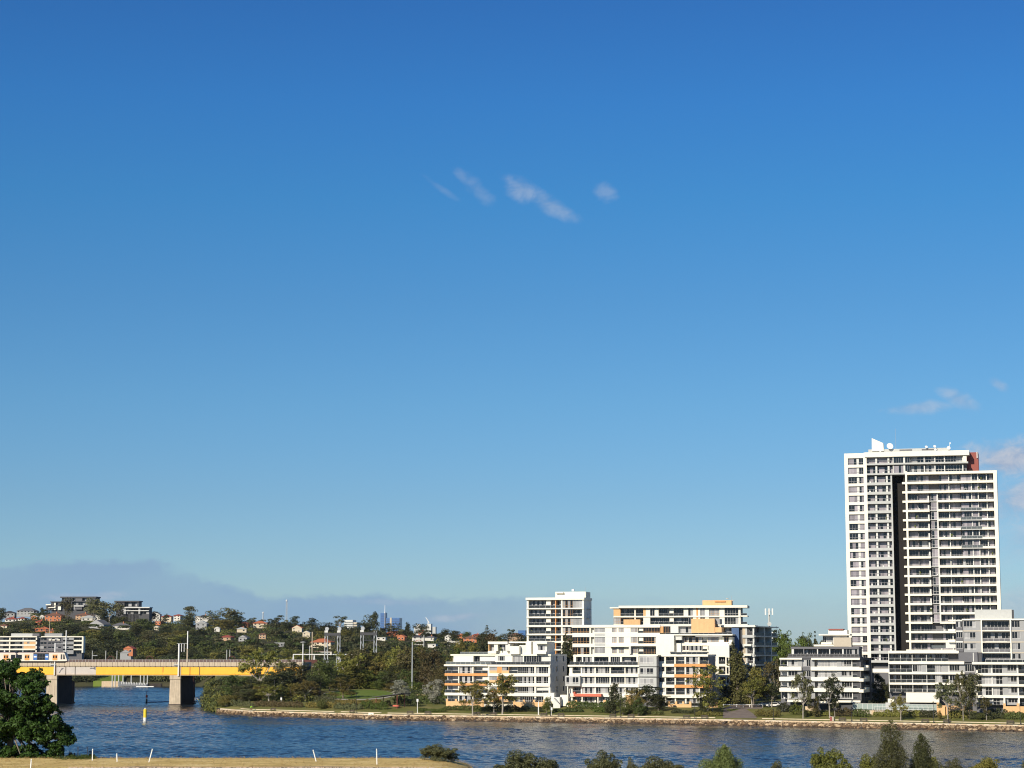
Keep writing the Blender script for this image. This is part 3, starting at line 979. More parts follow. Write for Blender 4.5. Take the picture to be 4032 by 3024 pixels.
# ================================================================== the tower
def tower():
    b = Bld('apartment_tower', 'tall white apartment tower at the right with a dark vertical slot down its face', 'tower', 3560, 1900, 690, -14, 3.0)
    P = 36.85
    Z = lambda Y, X=3560: b.z(Y, 0, X)
    U = lambda X, Y=1950: b.hit(X, Y)[0]
    # left column of windows
    top0 = 1804.0
    zt = lambda k: Z(top0 + P * k, 3370); zb_ = lambda k: Z(top0 + 26 + P * k, 3370)
    uA, uB, uC, uD = U(3324, 1800), U(3338.5, 1815), U(3399, 1815), U(3412, 1815)
    mb = MB().box(uA, uB, 0, 1.2, -1.5, Z(1786, 3330)); mb.build('column', white, b.root)
    MB().box(uC, uD, 0, 1.2, -1.5, Z(1783, 3400)).build('column', white, b.root)
    N = 22
    for k in range(N):
        z1, z0 = zt(k), zb_(k)
        zprev = Z(1785, 3370) if k == 0 else zb_(k - 1)
        MB().box(uB, uC, .002, 1.1, z1, zprev).build('floor_band', white, b.root)
        um = uB + (uC - uB) * .56
        MB().box(um, um + .75, .5, 1.05, z0, z1).build('wall', offwhite, b.root)
        b.window(uB, um, z0, z1, .55, 3, frameg, 'mauve'); b.window(um + .75, uC, z0, z1, .55, 2, frameg, 'mauve')
        b.railing(uB, uC, z0, z0 + .75, .12, solid=False)
    MB().box(uA, uD, 1.21, 14, -1.5, Z(1785, 3370)).build('wall', white, b.root)
    # second bay: recessed balconies with thin slabs, then the slender fin and the dark slot
    uE, uF, uG, uH = U(3508), U(3514), U(3553), U(3566)
    y0 = 1872.0
    def recessed(ua, ub, z0, z1, pat='mauve'):
        w = (ub - ua)
        b.window(ua, ub, z0 + .02, z1 - .25, 2.0, max(3, int(w / .9)), frameg, pat)
        for f in (.33, .80):
            if w < 10: MB().box(ua + w * f, ua + w * f + .62, .45, 2.05, z0, z1).build('wall', offwhite, b.root)
        b.railing(ua, ub, z0, z0 + .95, .25, solid=False)
        if b.q.random() < .5: b.clutter(ua, ub, z0, .2, 1.8)
    rows2 = [(1797.5, 1824.5), (1835, 1863.5)] + [(1873.5 + P * k, 1899.5 + P * k) for k in range(20)]
    for k, (yt, yb) in enumerate(rows2):
        z1, z0 = Z(yt, 3460), Z(yb, 3460)
        if k == 0:
            MB().box(U(3404, 1780), U(3816, 1780), -.5, 14, Z(1797.5), Z(1773.5, 3780)).build('roof_fascia', white, b.root)
        zn = Z(rows2[k + 1][0], 3460) if k < 21 else z0 - .8
        if k < 2:
            # the two top storeys run on to the right
            uR = U(3812, 1830)
            MB().box(uD, uR, -.3, 3.0, Z(yb + 6.5, 3460), z0).build('floor_slab', slabgrey, b.root)
            recessed(uD, U(3518), z0, z1, 'mauve')
            MB().box(U(3518), U(3521.5), .1, 2, z0, z1).build('column', offwhite, b.root)
            b.window(U(3522), U(3560), z0, z1, .4, 4, frameg, 'mauve')
            MB().box(U(3560), U(3567), .2, 2, z0, z1).build('column', offwhite, b.root)
            b.window(U(3567), U(3585), z0, z1, .6, 2, frameg, 'dark')
            for (a, c) in ((3587, 3640), (3646, 3682), (3686, 3720), (3724, 3792)):
                b.window(U(a), U(c), z0, z1, 2.2, max(2, int((c - a) / 11)), framew, 'mix', .4 if k else 0)
                MB().box(U(c), U(c + 4), .8, 2.4, z0, z1).build('column', offwhite, b.root)
            b.railing(U(3587), U(3808), z0, z0 + .95, .1, solid=False)
            if k == 0: MB().box(U(3796), U(3810), .1, 2.6, z0, z1).build('column', white, b.root)
        else:
            MB().box(uD, uE, -.15, 2.2, zn, z0).build('floor_slab', slabgrey, b.root)
            recessed(uD, uE, z0, z1)
    MB().box(uD, U(3806, 1850), 2.45, 14, -1.5 if False else Z(1873, 3460), Z(1797.5)).build('wall', midgrey, b.root)
    MB().box(uD, uF, 2.25, 14, -1.5, Z(1873, 3460)).build('wall', midgrey, b.root)
    MB().box(uE, uF, -.25, 2.24, -1.5, Z(1872)).build('fin_wall', slabgrey, b.root)
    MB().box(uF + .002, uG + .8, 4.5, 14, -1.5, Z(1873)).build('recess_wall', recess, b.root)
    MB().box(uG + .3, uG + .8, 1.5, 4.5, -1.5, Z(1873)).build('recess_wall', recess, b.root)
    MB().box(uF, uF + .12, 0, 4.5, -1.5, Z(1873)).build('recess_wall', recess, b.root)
    # the big right-hand frame
    X0, X1 = 3566, 3926
    uL, uR = U(3566), U(3926, 1900)
    ul, ur = U(3573.5), U(3911, 1880)
    MB().box(uL, ul, -.8, 2.2, -1.5, Z(1856.5, 3566)).build('column', white, b.root)
    MB().box(ur, uR, -.8, 14, -1.5, Z(1856.5, 3740)).build('column', white, b.root)
    MB().box(ul, ur, -.8, 2.2, Z(1866.5, 3740), Z(1856.5, 3740)).build('roof_fascia', white, b.root)
    MB().box(uG + .8, ur, 2.45, 14, -1.5, Z(1858, 3740)).build('wall', midgrey, b.root)
    g0, g1 = U(3659, 1960), U(3692, 1960)
    h0, h1 = U(3782, 2000), U(3866, 2000)
    for k in range(19):
        yt, yb = 1866.5 + P * k, 1894.5 + P * k
        z1, z0 = Z(yt, 3740), Z(yb, 3740)
        zn = Z(yt + P, 3740)
        full = k < 2 or k >= 16
        glassbal = 3 <= k <= 7
        def seg(a, c, back=2.2, m=white, v0=-.8): MB().box(a, c, v0, back, zn, z0).build('floor_band', m, b.root)
        if full: seg(ul, ur)
        else:
            seg(ul, g0)
            MB().box(g0, g1, .6, 2.2, zn + .35, zn + .6).build('floor_slab', slabgrey, b.root)
            if glassbal:
                seg(g1, h0)
                MB().box(h0, h1, -.2, 2.2, zn, zn + .35).build('floor_slab', slabgrey, b.root)
                seg(h1, ur)
            else: seg(g1, ur)
        # the little white return left of the frame, seen against the dark slot
        MB().box(U(3552.5), uL - .01, .6, 1.9, zn + .1, z0 + .05).build('balcony_end', white, b.root)
        # rear glazing in uneven bays, with blades between
        cuts = [3576, 3612, 3657] if not full else [3576, 3612, 3657, 3694]
        bays = [(3576, 3610), (3614, 3657), (3698, 3735), (3739, 3780), (3784, 3824), (3828, 3850), (3856, 3884), (3887, 3908)]
        for (a, c) in bays:
            if a == 3614 and b.q.random() < .5: pat = 'dark'
            else: pat = 'mauve' if b.q.random() < .8 else 'mix'
            b.window(U(a), U(c), z0 + .02, z1 - .25, 2.1 if a not in (3784, 3828) else 1.2, max(2, int((c - a) / 9)), frameg, pat, 0)
            if c in (3610, 3735, 3824, 3850, 3884):
                MB().box(U(c), U(c + 3.5), .9, 2.4, z0, z1).build('wall', offwhite if c != 3610 else midgrey, b.root)
        if not full:
            b.window(g0 + .5, g1 - .4, zn + .6, z1, .9, 2, framew, 'mauve', .35)
            MB().box(g1 - .35, g1 + .1, .2, 2.4, zn, z1).build('wall', offwhite, b.root)
            MB().box(g0 + .3, g1 + .1, 1.2, 2.44, zn, z1).build('wall', midgrey, b.root)
            MB().box(g0 - .6, g0 - .1, .2, 1.5, z0, z0 + 1.5).build('wall', offwhite, b.root)
        b.railing(ul, (g0 - .6) if not full else ur, z0, z0 + .45, -.3, solid=False)
        if not full:
            b.railing(g1 + .1, ur, z0, z0 + .45, -.3, solid=False)
        if glassbal: b.railing(h0, h1, zn + .35, z0 + .5, -.1, glassg, framew)
        for j in range(2):
            if b.q.random() < .6: b.clutter(ul, ur, z0, -.3, 1.6)
    # red-brown wall behind the top storeys, roof plant, fin, dishes and masts
    MB().box(U(3806, 1800), U(3851, 1800), 4.5, 13, Z(1870, 3830), Z(1776, 3830)).build('side_wall', brickred, b.root)
    MB().box(U(3845, 1800), U(3848, 1800), 4.0, 4.5, Z(1800, 3830), Z(1775, 3830)).build('antenna', paintw, b.root)
    MB().box(U(3417, 1770), U(3738, 1770), 2.5, 11, Z(1775, 3580), Z(1763.5, 3580)).build('roof_plant', slabgrey, b.root)
    for (a, c) in ((3540, 3590), (3628, 3690)):
        MB().box(U(a, 1770), U(c, 1770), 2.44, 2.5, Z(1772, 3580), Z(1766.5, 3580)).build('louvre', midgrey, b.root)
    MB().prism_y([(U(3431, 1760), Z(1774, 3450)), (U(3478, 1760), Z(1774, 3450)), (U(3476, 1745), Z(1743, 3450)), (U(3431, 1730), Z(1722.5, 3450))], 2.0, 4.2).build('roof_fin', white, b.root)
    def dish(X, Y, r, tilt):
        mb = MB(); pr = [(r * f, r * .3 * f * f) for f in (.02, .35, .7, 1)]
        mb.lathe(pr + [(r * .98, r * .32)], (0, 0, 0), 14)
        o = mb.build('satellite_dish', paintw, b.root); o.location = (U(X, Y), 1.9, Z(Y, X)); o.rotation_euler = (radians(tilt), 0, radians(20))
        m2 = MB().bar((U(X, Y), 1.95, Z(Y, X) - r * .5 - .5), (U(X, Y), 1.95, Z(Y, X)), .07); m2.build('dish_stand', steel, b.root)
    dish(3502, 1756, 1.15, 70); dish(3646, 1758, .5, 60); dish(3679, 1756, .5, 70); dish(3464, 1772, .5, 80); dish(3682, 1768, .45, 80); dish(3734, 1762, .65, 80)
    MB().bar((U(3525, 1757), 3, Z(1765, 3525)), (U(3524, 1685), 3, Z(1684, 3524)), .05, .03).build('roof_mast', steel, b.root)
    mb = MB().bar((U(3736, 1765), 3, Z(1768, 3736)), (U(3739, 1745), 3, Z(1738, 3739)), .08)
    mb.box(U(3738, 1742), U(3741.5, 1742), 2.9, 3.2, Z(1745, 3739), Z(1738, 3739)); mb.build('antenna', paintw, b.root)
tower()

# ================================================================== white eight-storey block
def block_b():
    b = Bld('apartment_block', 'white mid-rise block with orange window frames and corner balconies, behind the leftmost terraces', 'apartment building', 2186, 2430, 712, -14, 3.0)
    rows = [(2362, 2394), (2398.5, 2427.5), (2433.5, 2461.5), (2468.5, 2495), (2501, 2524), (2531, 2556), (2561, 2584)]
    of = timber
    bays = [(2074, 2081, 'S', dict()), (2081, 2147, 'B', dict(n=7, fm=frameg, pat='alt', cl=.9)), (2147, 2167, 'H', dict(m=.12, n=1)),
            (2167, 2186, 'B', dict(n=2, pat='blind')), (2186, 2189, 'S', dict(wm=orange)), (2189, 2209, 'B', dict(n=2, pat='dark')), (2209, 2215, 'S', dict()),
            (2215, 2255, 'G', dict(n=4, fm=of, pat='dark', tr=.33)), (2255, 2292, 'G', dict(n=3, fm=slabgrey, pat='blind', tr=.45, rows={1: dict(t='B', n=3, pat='dark')})), (2292, 2299, 'S', dict())]
    U, Z = b.grid(rows, bays, 2.2, white, Yr=2400, Xr=2186, depth=13, coremat=white, roof=(2353, white, .25), out=.3)
    b.block(2187, 2306, 2330, 2354, 2.0, 10, white, 'lift_room')
    b.block(2188, 2218, 2331, 2336, 1.0, 3, white, 'canopy')
    for Y in (2398, 2433):
        b.block(2307, 2321, Y - 2, Y + 1.5, 5, 8.5, slabgrey, 'balcony_slab')
    b.block(2307, 2317, 2399, 2432, 5.5, 8, offwhite, 'wall')
    b.block(2251, 2260, 2320, 2328, 4, 5, paintw, 'vent')
    MB().bar((U(2295), 4, Z(2330)), (U(2295), 4, Z(2312)), .05).build('antenna', steel, b.root)
block_b()

# ================================================================== white and orange block joined to it
def block_c():
    b = Bld('apartment_block', 'long white block with timber-framed windows and a bare white stair wall, in the middle', 'apartment building', 2430, 2520, 694, -14, 3.0)
    of = timber
    rows = [(2471, 2492), (2508, 2534), (2548, 2576)]
    WW = dict(f=(.04, .96), h=(.12, .98), fm=of, n=2, pat='blind', wm=white)
    bays = [(2254, 2273, 'G', dict(n=2, fm=of, pat='dark', tr=.3)), (2273, 2321, 'G', dict(n=4, fm=of, pat='dark', tr=.28)), (2321, 2326, 'S', {}),
            (2339, 2384, 'W', dict(WW, n=4, fm=frameg)), (2384, 2409, 'S', {}), (2409, 2429, 'W', dict(WW)), (2429, 2435, 'S', {}), (2435, 2457, 'W', dict(WW)),
            (2457, 2482, 'S', {}), (2482, 2512, 'W', dict(WW, n=3)), (2512, 2532, 'H', dict(m=.15, n=1)), (2532, 2598, 'G', dict(n=6, fm=of, pat='mix', tr=.3))]
    U, Z = b.grid(rows, bays, 1.6, white, Yr=2500, Xr=2430, depth=11, coremat=white, base=2584, roof=(2460.5, white, .2), out=.1)
    MB().box(U(2326), U(2339), 1.2, 1.8, -1.5, Z(2461)).build('side_wall', offwhite, b.root)
    # grey spandrels below the paired windows
    for Y0, Y1 in ((2494, 2504), (2533, 2543)):
        b.block(2341, 2383, Y0, Y1, -.12, -.1 + .05, slabgrey, 'spandrel')
    # lowest terrace bays
    b.block(2400, 2476, 2543, 2547, -1.5, 1, white, 'canopy')
    b.block(2476, 2484, 2543, 2576, -1.4, 1, offwhite, 'wall')
    b.block(2484, 2583, 2540, 2544, -1.5, 0, white, 'canopy')
    # bare stair wall
    b.block(2583, 2654, 2501, 2578, -3.2, 5, white, 'stair_wall')
    b.block(2654, 2684, 2503, 2520, -2.0, 5, offwhite, 'stair_wall')
    # right wing: balcony row and dark glazing behind it
    rows2 = [(2466, 2492)]
    bays2 = [(2600, 2612, 'S', dict(wm=timber)), (2612, 2640, 'G', dict(n=4, fm=of, pat='mix', tr=0)), (2640, 2671, 'S', dict(wm=offwhite)), (2671, 2722, 'B', dict(n=4, pat='mix', rail=False))]
    b.grid(rows2, bays2, 1.6, None, Yr=2480, Xr=2660, depth=9, coremat=white, roof=(2461.5, offwhite, .0))
    # orange stair block with its lower wing
    b.block(2722, 2814, 2436, 2492, -.6, 7, apricot, 'stair_wall')
    b.block(2814, 2841, 2470, 2490, -.3, 7, apricot, 'stair_wall')
    b.block(2812, 2834, 2437, 2458, 1.5, 7, greyw, 'wall')
    # terrace storey below
    b.block(2598, 2884, 2497, 2502, -2.6, 8, white, 'floor_band')
    zt = b.z(2497, -2.4, 2740); b.railing(b.u(2620, -2.4), b.u(2884, -2.4), zt, zt + .45, -2.4)
    rows3 = [(2508, 2531), (2542, 2563)]
    bays3 = [(2660, 2688, 'B', dict(n=2, pat='mix', rail=False)), (2688, 2712, 'W', dict(WW, n=3, pat='alt')), (2712, 2764, 'W', dict(f=(.0, .98), h=(.05, .98), n=4, fm=of, pat='alt', rows={1: dict(f=(.0, .98), n=6, fm=frameg)})),
             (2764, 2784, 'H', dict(m=.1, n=1)), (2784, 2832, 'W', dict(WW, n=3)), (2832, 2850, 'S', {}), (2850, 2870, 'W', dict(WW, n=2, pat='dark')), (2870, 2884, 'S', {})]
    b.grid(rows3, bays3, 1.4, white, Yr=2520, Xr=2760, depth=8, coremat=white, out=-.01, base=2577)
    b.block(2640, 2800, 2574, 2578, -4, 0, white, 'floor_band')
    zt = b.z(2574, -3.8, 2700); b.railing(b.u(2638, -3.8), b.u(2790, -3.8), zt, zt + .75, -3.8)
block_c()

# ================================================================== flat-roofed block at the back
def block_e():
    b = Bld('apartment_block', 'long two-tone block with flat overhanging white roof and apricot lift room, standing furthest back', 'apartment building', 2600, 2420, 745, -10, 3.0)
    rows = [(2394, 2425), (2430.5, 2458), (2464, 2490)]
    bays = [(2416, 2443, 'S', dict(wm=apricot, rows={1: dict(t='G', n=3, fm=timber, pat='blind')})), (2443, 2498, 'B', dict(n=5, pat='dark', cl=.9)), (2498, 2503, 'S', {}),
            (2503, 2533, 'B', dict(n=3, pat='mix')), (2533, 2543, 'S', dict(wm=apricot, rows={1: dict(wm=white)})), (2543, 2560, 'S', {}), (2560, 2578, 'W', dict(f=(0, 1), h=(0, 1), n=2, pat='dark', rows={1: dict(t='B', n=2)})),
            (2578, 2593, 'S', dict(rows={1: dict(t='B', n=2, pat='dark')})), (2593, 2634, 'B', dict(n=5, pat='dark')), (2634, 2652, 'H', dict(m=.1, n=1)), (2652, 2692, 'B', dict(n=4, pat='dark')), (2692, 2710, 'S', dict(rows={1: dict(t='B', n=2, pat='dark')})),
            (2710, 2729, 'W', dict(f=(0, 1), h=(0, 1), n=2, pat='dark')), (2729, 2742, 'S', {}), (2742, 2749, 'S', dict(wm=orange)), (2749, 2757, 'S', {}), (2757, 2776, 'W', dict(f=(0, 1), h=(0, 1), n=2, pat='mix')),
            (2776, 2792, 'S', {}), (2792, 2833, 'G', dict(n=4, fm=timber, pat='blind', tr=.3)), (2833, 2853, 'S', {}), (2853, 2908, 'G', dict(n=5, fm=framew, pat='mix', tr=.3)), (2908, 2916, 'S', {})]
    U, Z = b.grid(rows, bays, 2.2, white, Yr=2430, Xr=2650, depth=13, coremat=greyw, out=.2)
    MB().box(U(2438), U(2944), -1.4, 12, Z(2394) + .01, Z(2384.5)).build('roof', white, b.root)
    MB().box(U(2402), U(2438) - .01, -.6, 11, Z(2395), Z(2390)).build('roof', white, b.root)
    for Y in (2424, 2458):
        MB().box(U(2916) + .01, U(2943), .2, 8, Z(Y + 5), Z(Y)).build('balcony_slab', white, b.root)
        b.railing(U(2917), U(2941), Z(Y), Z(Y - 9), .3)
    b.block(2766, 2880, 2363.5, 2385, 3, 10, apricot, 'lift_room')
    b.block(2814, 2856, 2366, 2369, 2.4, 3, orange, 'canopy')
    b.block(2455, 2520, 2439, 2462, -2.2, 3, apricot, 'lift_room')
    for (X, Y) in ((2862, 2359), (2884, 2366)):
        MB().lathe([(.02, 0), (.4, .1), (.55, .3)], (U(X), 3, Z(Y)), 10).build('satellite_dish', paintw, b.root)
    MB().bar((U(2878), 4, Z(2364)), (U(2878), 4, Z(2346)), .05).build('antenna', steel, b.root)
block_e()

# ================================================================== block with the blue wall and the shaded side
def block_f():
    b = Bld('apartment_block', 'grey and white block with a tall blue cladding panel, shaded balconies on its right side', 'apartment building', 2900, 2520, 690, -12, 3.0)
    rows = [(2471, 2494), (2506, 2532), (2543, 2570), (2584, 2612), (2620, 2650), (2660, 2690)]
    rowsR = [(2470, 2500), (2511, 2536), (2549, 2573), (2587, 2611), (2624, 2650), (2662, 2700)]
    bays = [(2842, 2856, 'B', dict(n=2, pat='dark', rail=False)), (2856, 2881, 'B', dict(n=2, pat='blind'))]
    b.grid([(2471, 2496)], bays, 1.5, None, Yr=2480, Xr=2860, depth=10, coremat=white, roof=(2462, white, .3))
    b.block(2882, 2911, 2472, 2700, -.5, 6, bluetile, 'blue_wall')
    b.block(2911.2, 2924, 2474, 2700, .8, 6, darkgrey, 'wall')
    bays = [(2924, 2935, 'S', dict(wm=concr)), (2935, 2942, 'S', dict(wm=slabgrey)), (2942, 2964, 'B', dict(n=3, pat='mix', rm=black)), (2964, 2970, 'S', dict(wm=offwhite))]
    b.grid(rowsR, bays, 1.5, slabgrey, Yr=2520, Xr=2945, depth=11, coremat=midgrey, out=.5)
    b.block(2842, 2972, 2461, 2469, -.9, 11, white, 'roof')
    for Y0 in (2536, 2574, 2611, 2650):
        b.block(2929, 2958, Y0, Y0 + 8, -1.3, .2, white, 'balcony_front')
    # the side that faces right, away from the sun
    c = Bld('apartment_wing', 'shade-darkened wing with a grid of dark balconies, below the phone mast', 'apartment building', 2972.5, 2520, b.dist(2972.5) + .4, 68, 3.0)
    bays = [(2971, 3010, 'B', dict(n=3, pat='dark', rm=black, rc=black, cl=.8)), (3010, 3013, 'S', dict(wm=offwhite)), (3013, 3036, 'B', dict(n=2, pat='mix', rm=black, rc=black)), (3036, 3039, 'S', dict(wm=offwhite)), (3039, 3060, 'B', dict(n=2, pat='dark', rm=black, rc=black))]  # dark panes and charcoal core put this side's deep shade into colour
    rows = [(2470, 2503), (2509, 2541), (2547, 2578), (2584, 2614), (2621, 2652), (2660, 2700)]
    c.grid(rows, bays, 2.0, slabgrey, Yr=2520, Xr=3000, depth=9, coremat=darkgrey, roof=(2466, offwhite, .3), out=.25)
block_f()

# ================================================================== front row, left
def merlon_wall(b, X0, X1, Yt, Yb, n, v=-3.0, t=.35, gaps=()):
    """low apricot garden wall with raised piers"""
    w = MB(); u0, u1 = b.u(X0, v, Yt), b.u(X1, v, Yt); zt = b.z(Yt, v, (X0 + X1) / 2); zl = b.z(Yt + (Yb - Yt) * .42, v, (X0 + X1) / 2); zb = -1.5
    g = b.block(X0, X1, Yt + (Yb - Yt) * .42, None, v, v + t, apricot, 'garden_wall')
    for i in range(n):
        x = u0 + (u1 - u0 - .7) * i / (n - 1)
        MB().box(x, x + .7, v - .05, v + t + .05, zl, zt).build('pier', apricot, g)

def block_g():
    b = Bld('apartment_block', 'white terraced waterfront block with orange balcony fronts, leftmost of the front row', 'apartment building', 1960, 2650, 668, -18, 3.2)
    # lower left: four storeys with orange fronts
    rows = [(2623, 2651), (2661, 2690), (2699, 2728), (2738, 2762)]
    bays = [(1752, 1804, 'B', dict(n=4, pat='blind', cl=.8)), (1804, 1808, 'S', {}), (1808, 1860, 'G', dict(n=5, pat='alt', tr=.24)), (1860, 1864, 'S', {}),
            (1864, 1897, 'B', dict(n=3, pat='dark')), (1897, 1919, 'H', dict(m=.05, n=1))]
    bands = [orange, orange, white]
    U, Z = b.grid(rows, bays, 2.2, bands, Yr=2690, Xr=1835, depth=11, coremat=greyw, out=.35, roof=(2616, white, .2))
    # lower right: white fronts
    b2 = b
    rows = [(2625, 2651.5), (2663, 2690), (2703, 2728), (2741, 2764)]
    bays = [(1921, 1927, 'S', {}), (1927, 1957, 'W', dict(f=(0, 1), h=(.42, 1), n=3, fm=frameg, pat='blind', wm=apricot, rows={2: dict(wm=orange)})), (1957, 1975, 'S', dict(wm=orange)),
            (1975, 2004, 'W', dict(f=(.05, .95), h=(.42, 1), n=3, fm=frameg, pat='mix', wm=apricot, rows={1: dict(wm=orange)})), (2004, 2038, 'B', dict(n=4, pat='mix')), (2038, 2104, 'G', dict(n=8, pat='mix', tr=.22)),
            (2104, 2111, 'S', {}), (2111, 2160, 'G', dict(n=5, pat='dark', tr=.22, rows={2: dict(t='B', n=3)})), (2160, 2166, 'S', {})]
    b.grid(rows, bays, 2.0, [white, white, white], Yr=2680, Xr=2045, depth=11, coremat=greyw, out=.25, roof=(2617, white, .1))
    # terrace storey
    rows = [(2582, 2615)]
    bays = [(1776, 1786, 'B', dict(n=1, pat='blind', rail=False)), (1786, 1858, 'S', {}), (1858, 1864, 'S', {}), (1864, 1886, 'B', dict(n=2, pat='dark', rail=False)), (1886, 1950, 'H', dict(m=.02, n=1)),
            (1950, 1957, 'S', {}), (1957, 1990, 'W', dict(f=(0.1, .95), h=(.4, .95), n=4, pat='dark', fm=frameg)), (1990, 2018, 'S', {}),
            (2018, 2059, 'G', dict(n=4, pat='blind', tr=0)), (2059, 2063, 'S', {}), (2063, 2130, 'G', dict(n=7, pat='mix', tr=0)), (2130, 2168, 'B', dict(n=3, pat='dark'))]
    b.grid(rows, bays, 1.8, None, Yr=2600, Xr=1970, depth=10, coremat=offwhite, roof=(2576, white, .15))
    zt = b.z(2616, -.1, 1835)
    b.railing(b.u(1756), b.u(1932), zt, zt + .85, -.1, glassg, framew); b.railing(b.u(1936), b.u(2165), zt, zt + .85, -.05)
    # top storey
    b.block(1921, 1998, 2526, 2536, -.4, 8, white, 'roof')
    rows = [(2536, 2563)]
    bays = [(1923, 1926, 'S', dict(wm=apricot)), (1926, 1946, 'B', dict(n=3, pat='blind', rail=False)), (1946, 1960, 'S', {}), (1960, 1990, 'B', dict(n=3, pat='mix', rail=False)), (1990, 2008, 'S', dict(wm=offwhite))]
    b.grid(rows, bays, 1.6, None, Yr=2550, Xr=1960, depth=8, coremat=white)
    b.block(1921, 1953, 2563, 2574, -.5, 1, white, 'balcony_front')
    b.block(2008, 2045, 2544, 2576, -1.0, 4, white, 'stair_wall')
    b.block(2000, 2092, 2526, 2532, 1.2, 8, white, 'roof')
    b.block(2045, 2070, 2540, 2576, .8, 6, offwhite, 'wall')
    b.block(2070, 2092, 2532, 2576, .3, 8, white, 'wall')
    b.block(2098, 2153, 2527, 2576, .2, 9, white, 'wall')
    b.block(2108, 2154, 2526, 2535, -1.4, 4, white, 'canopy')
    z0, z1 = b.z(2560, .15, 2130), b.z(2542, .15, 2130)
    b.window(b.u(2118), b.u(2146), z0, z1, .08, 3, frameg, 'mix')
    b.block(2108, 2150, 2565, 2575, -1.4, .2, white, 'balcony_front')
    b.railing(b.u(1812, 3), b.u(1921, 3), b.z(2575, 3, 1860), b.z(2567, 3, 1860), 3.0, glassg)
    # ground floor garden wall
    merlon_wall(b, 1756, 1905, 2752, 2775, 5, -2.6); merlon_wall(b, 2020, 2146, 2755, 2777, 4, -2.6)
    # side wall returning away from the sun
    c = Bld('side_building', 'shaded grey side wall with narrow windows and an outside stair, right of the orange-fronted block', 'apartment building', 2168.5, 2650, b.dist(2168.5) + .3, 68, 3.2)
    rows = [(2582, 2612), (2622, 2652), (2662, 2690), (2700, 2730)]
    nb = dict(f=(.35, .62), h=(.25, .95), n=1, fm=black, pat='dark', wm=offwhite)
    bays = [(2168.5, 2186, 'W', dict(nb, n=1)), (2186, 2205, 'W', dict(nb, f=(.2, .5))), (2205, 2232, 'W', dict(nb, f=(.4, .6)))]
    c.grid(rows, bays, 1.0, offwhite, Yr=2650, Xr=2200, depth=6, coremat=offwhite, base=2790, roof=(2577, white, .1))
    # stair blocks between the front blocks
    d = Bld('stair_tower', 'white outside stair with angled walls between two waterfront blocks', 'stairs', 2190, 2740, 662, -18, 3.2)
    d.block(2140, 2182, 2728, 2770, -1.0, 1.5, white, 'wall')
    d.block(2182, 2204, 2745, 2780, -1.2, 3, offwhite, 'wall')
    d.block(2206, 2232, 2736, 2780, 1, 4, white, 'wall')
    for i in range(6):
        d.block(2178 + i * 4.5, 2182.5 + i * 4.5, 2748 + i * 5, 2790, -2.4, -1.2, offwhite, 'step')
block_g()

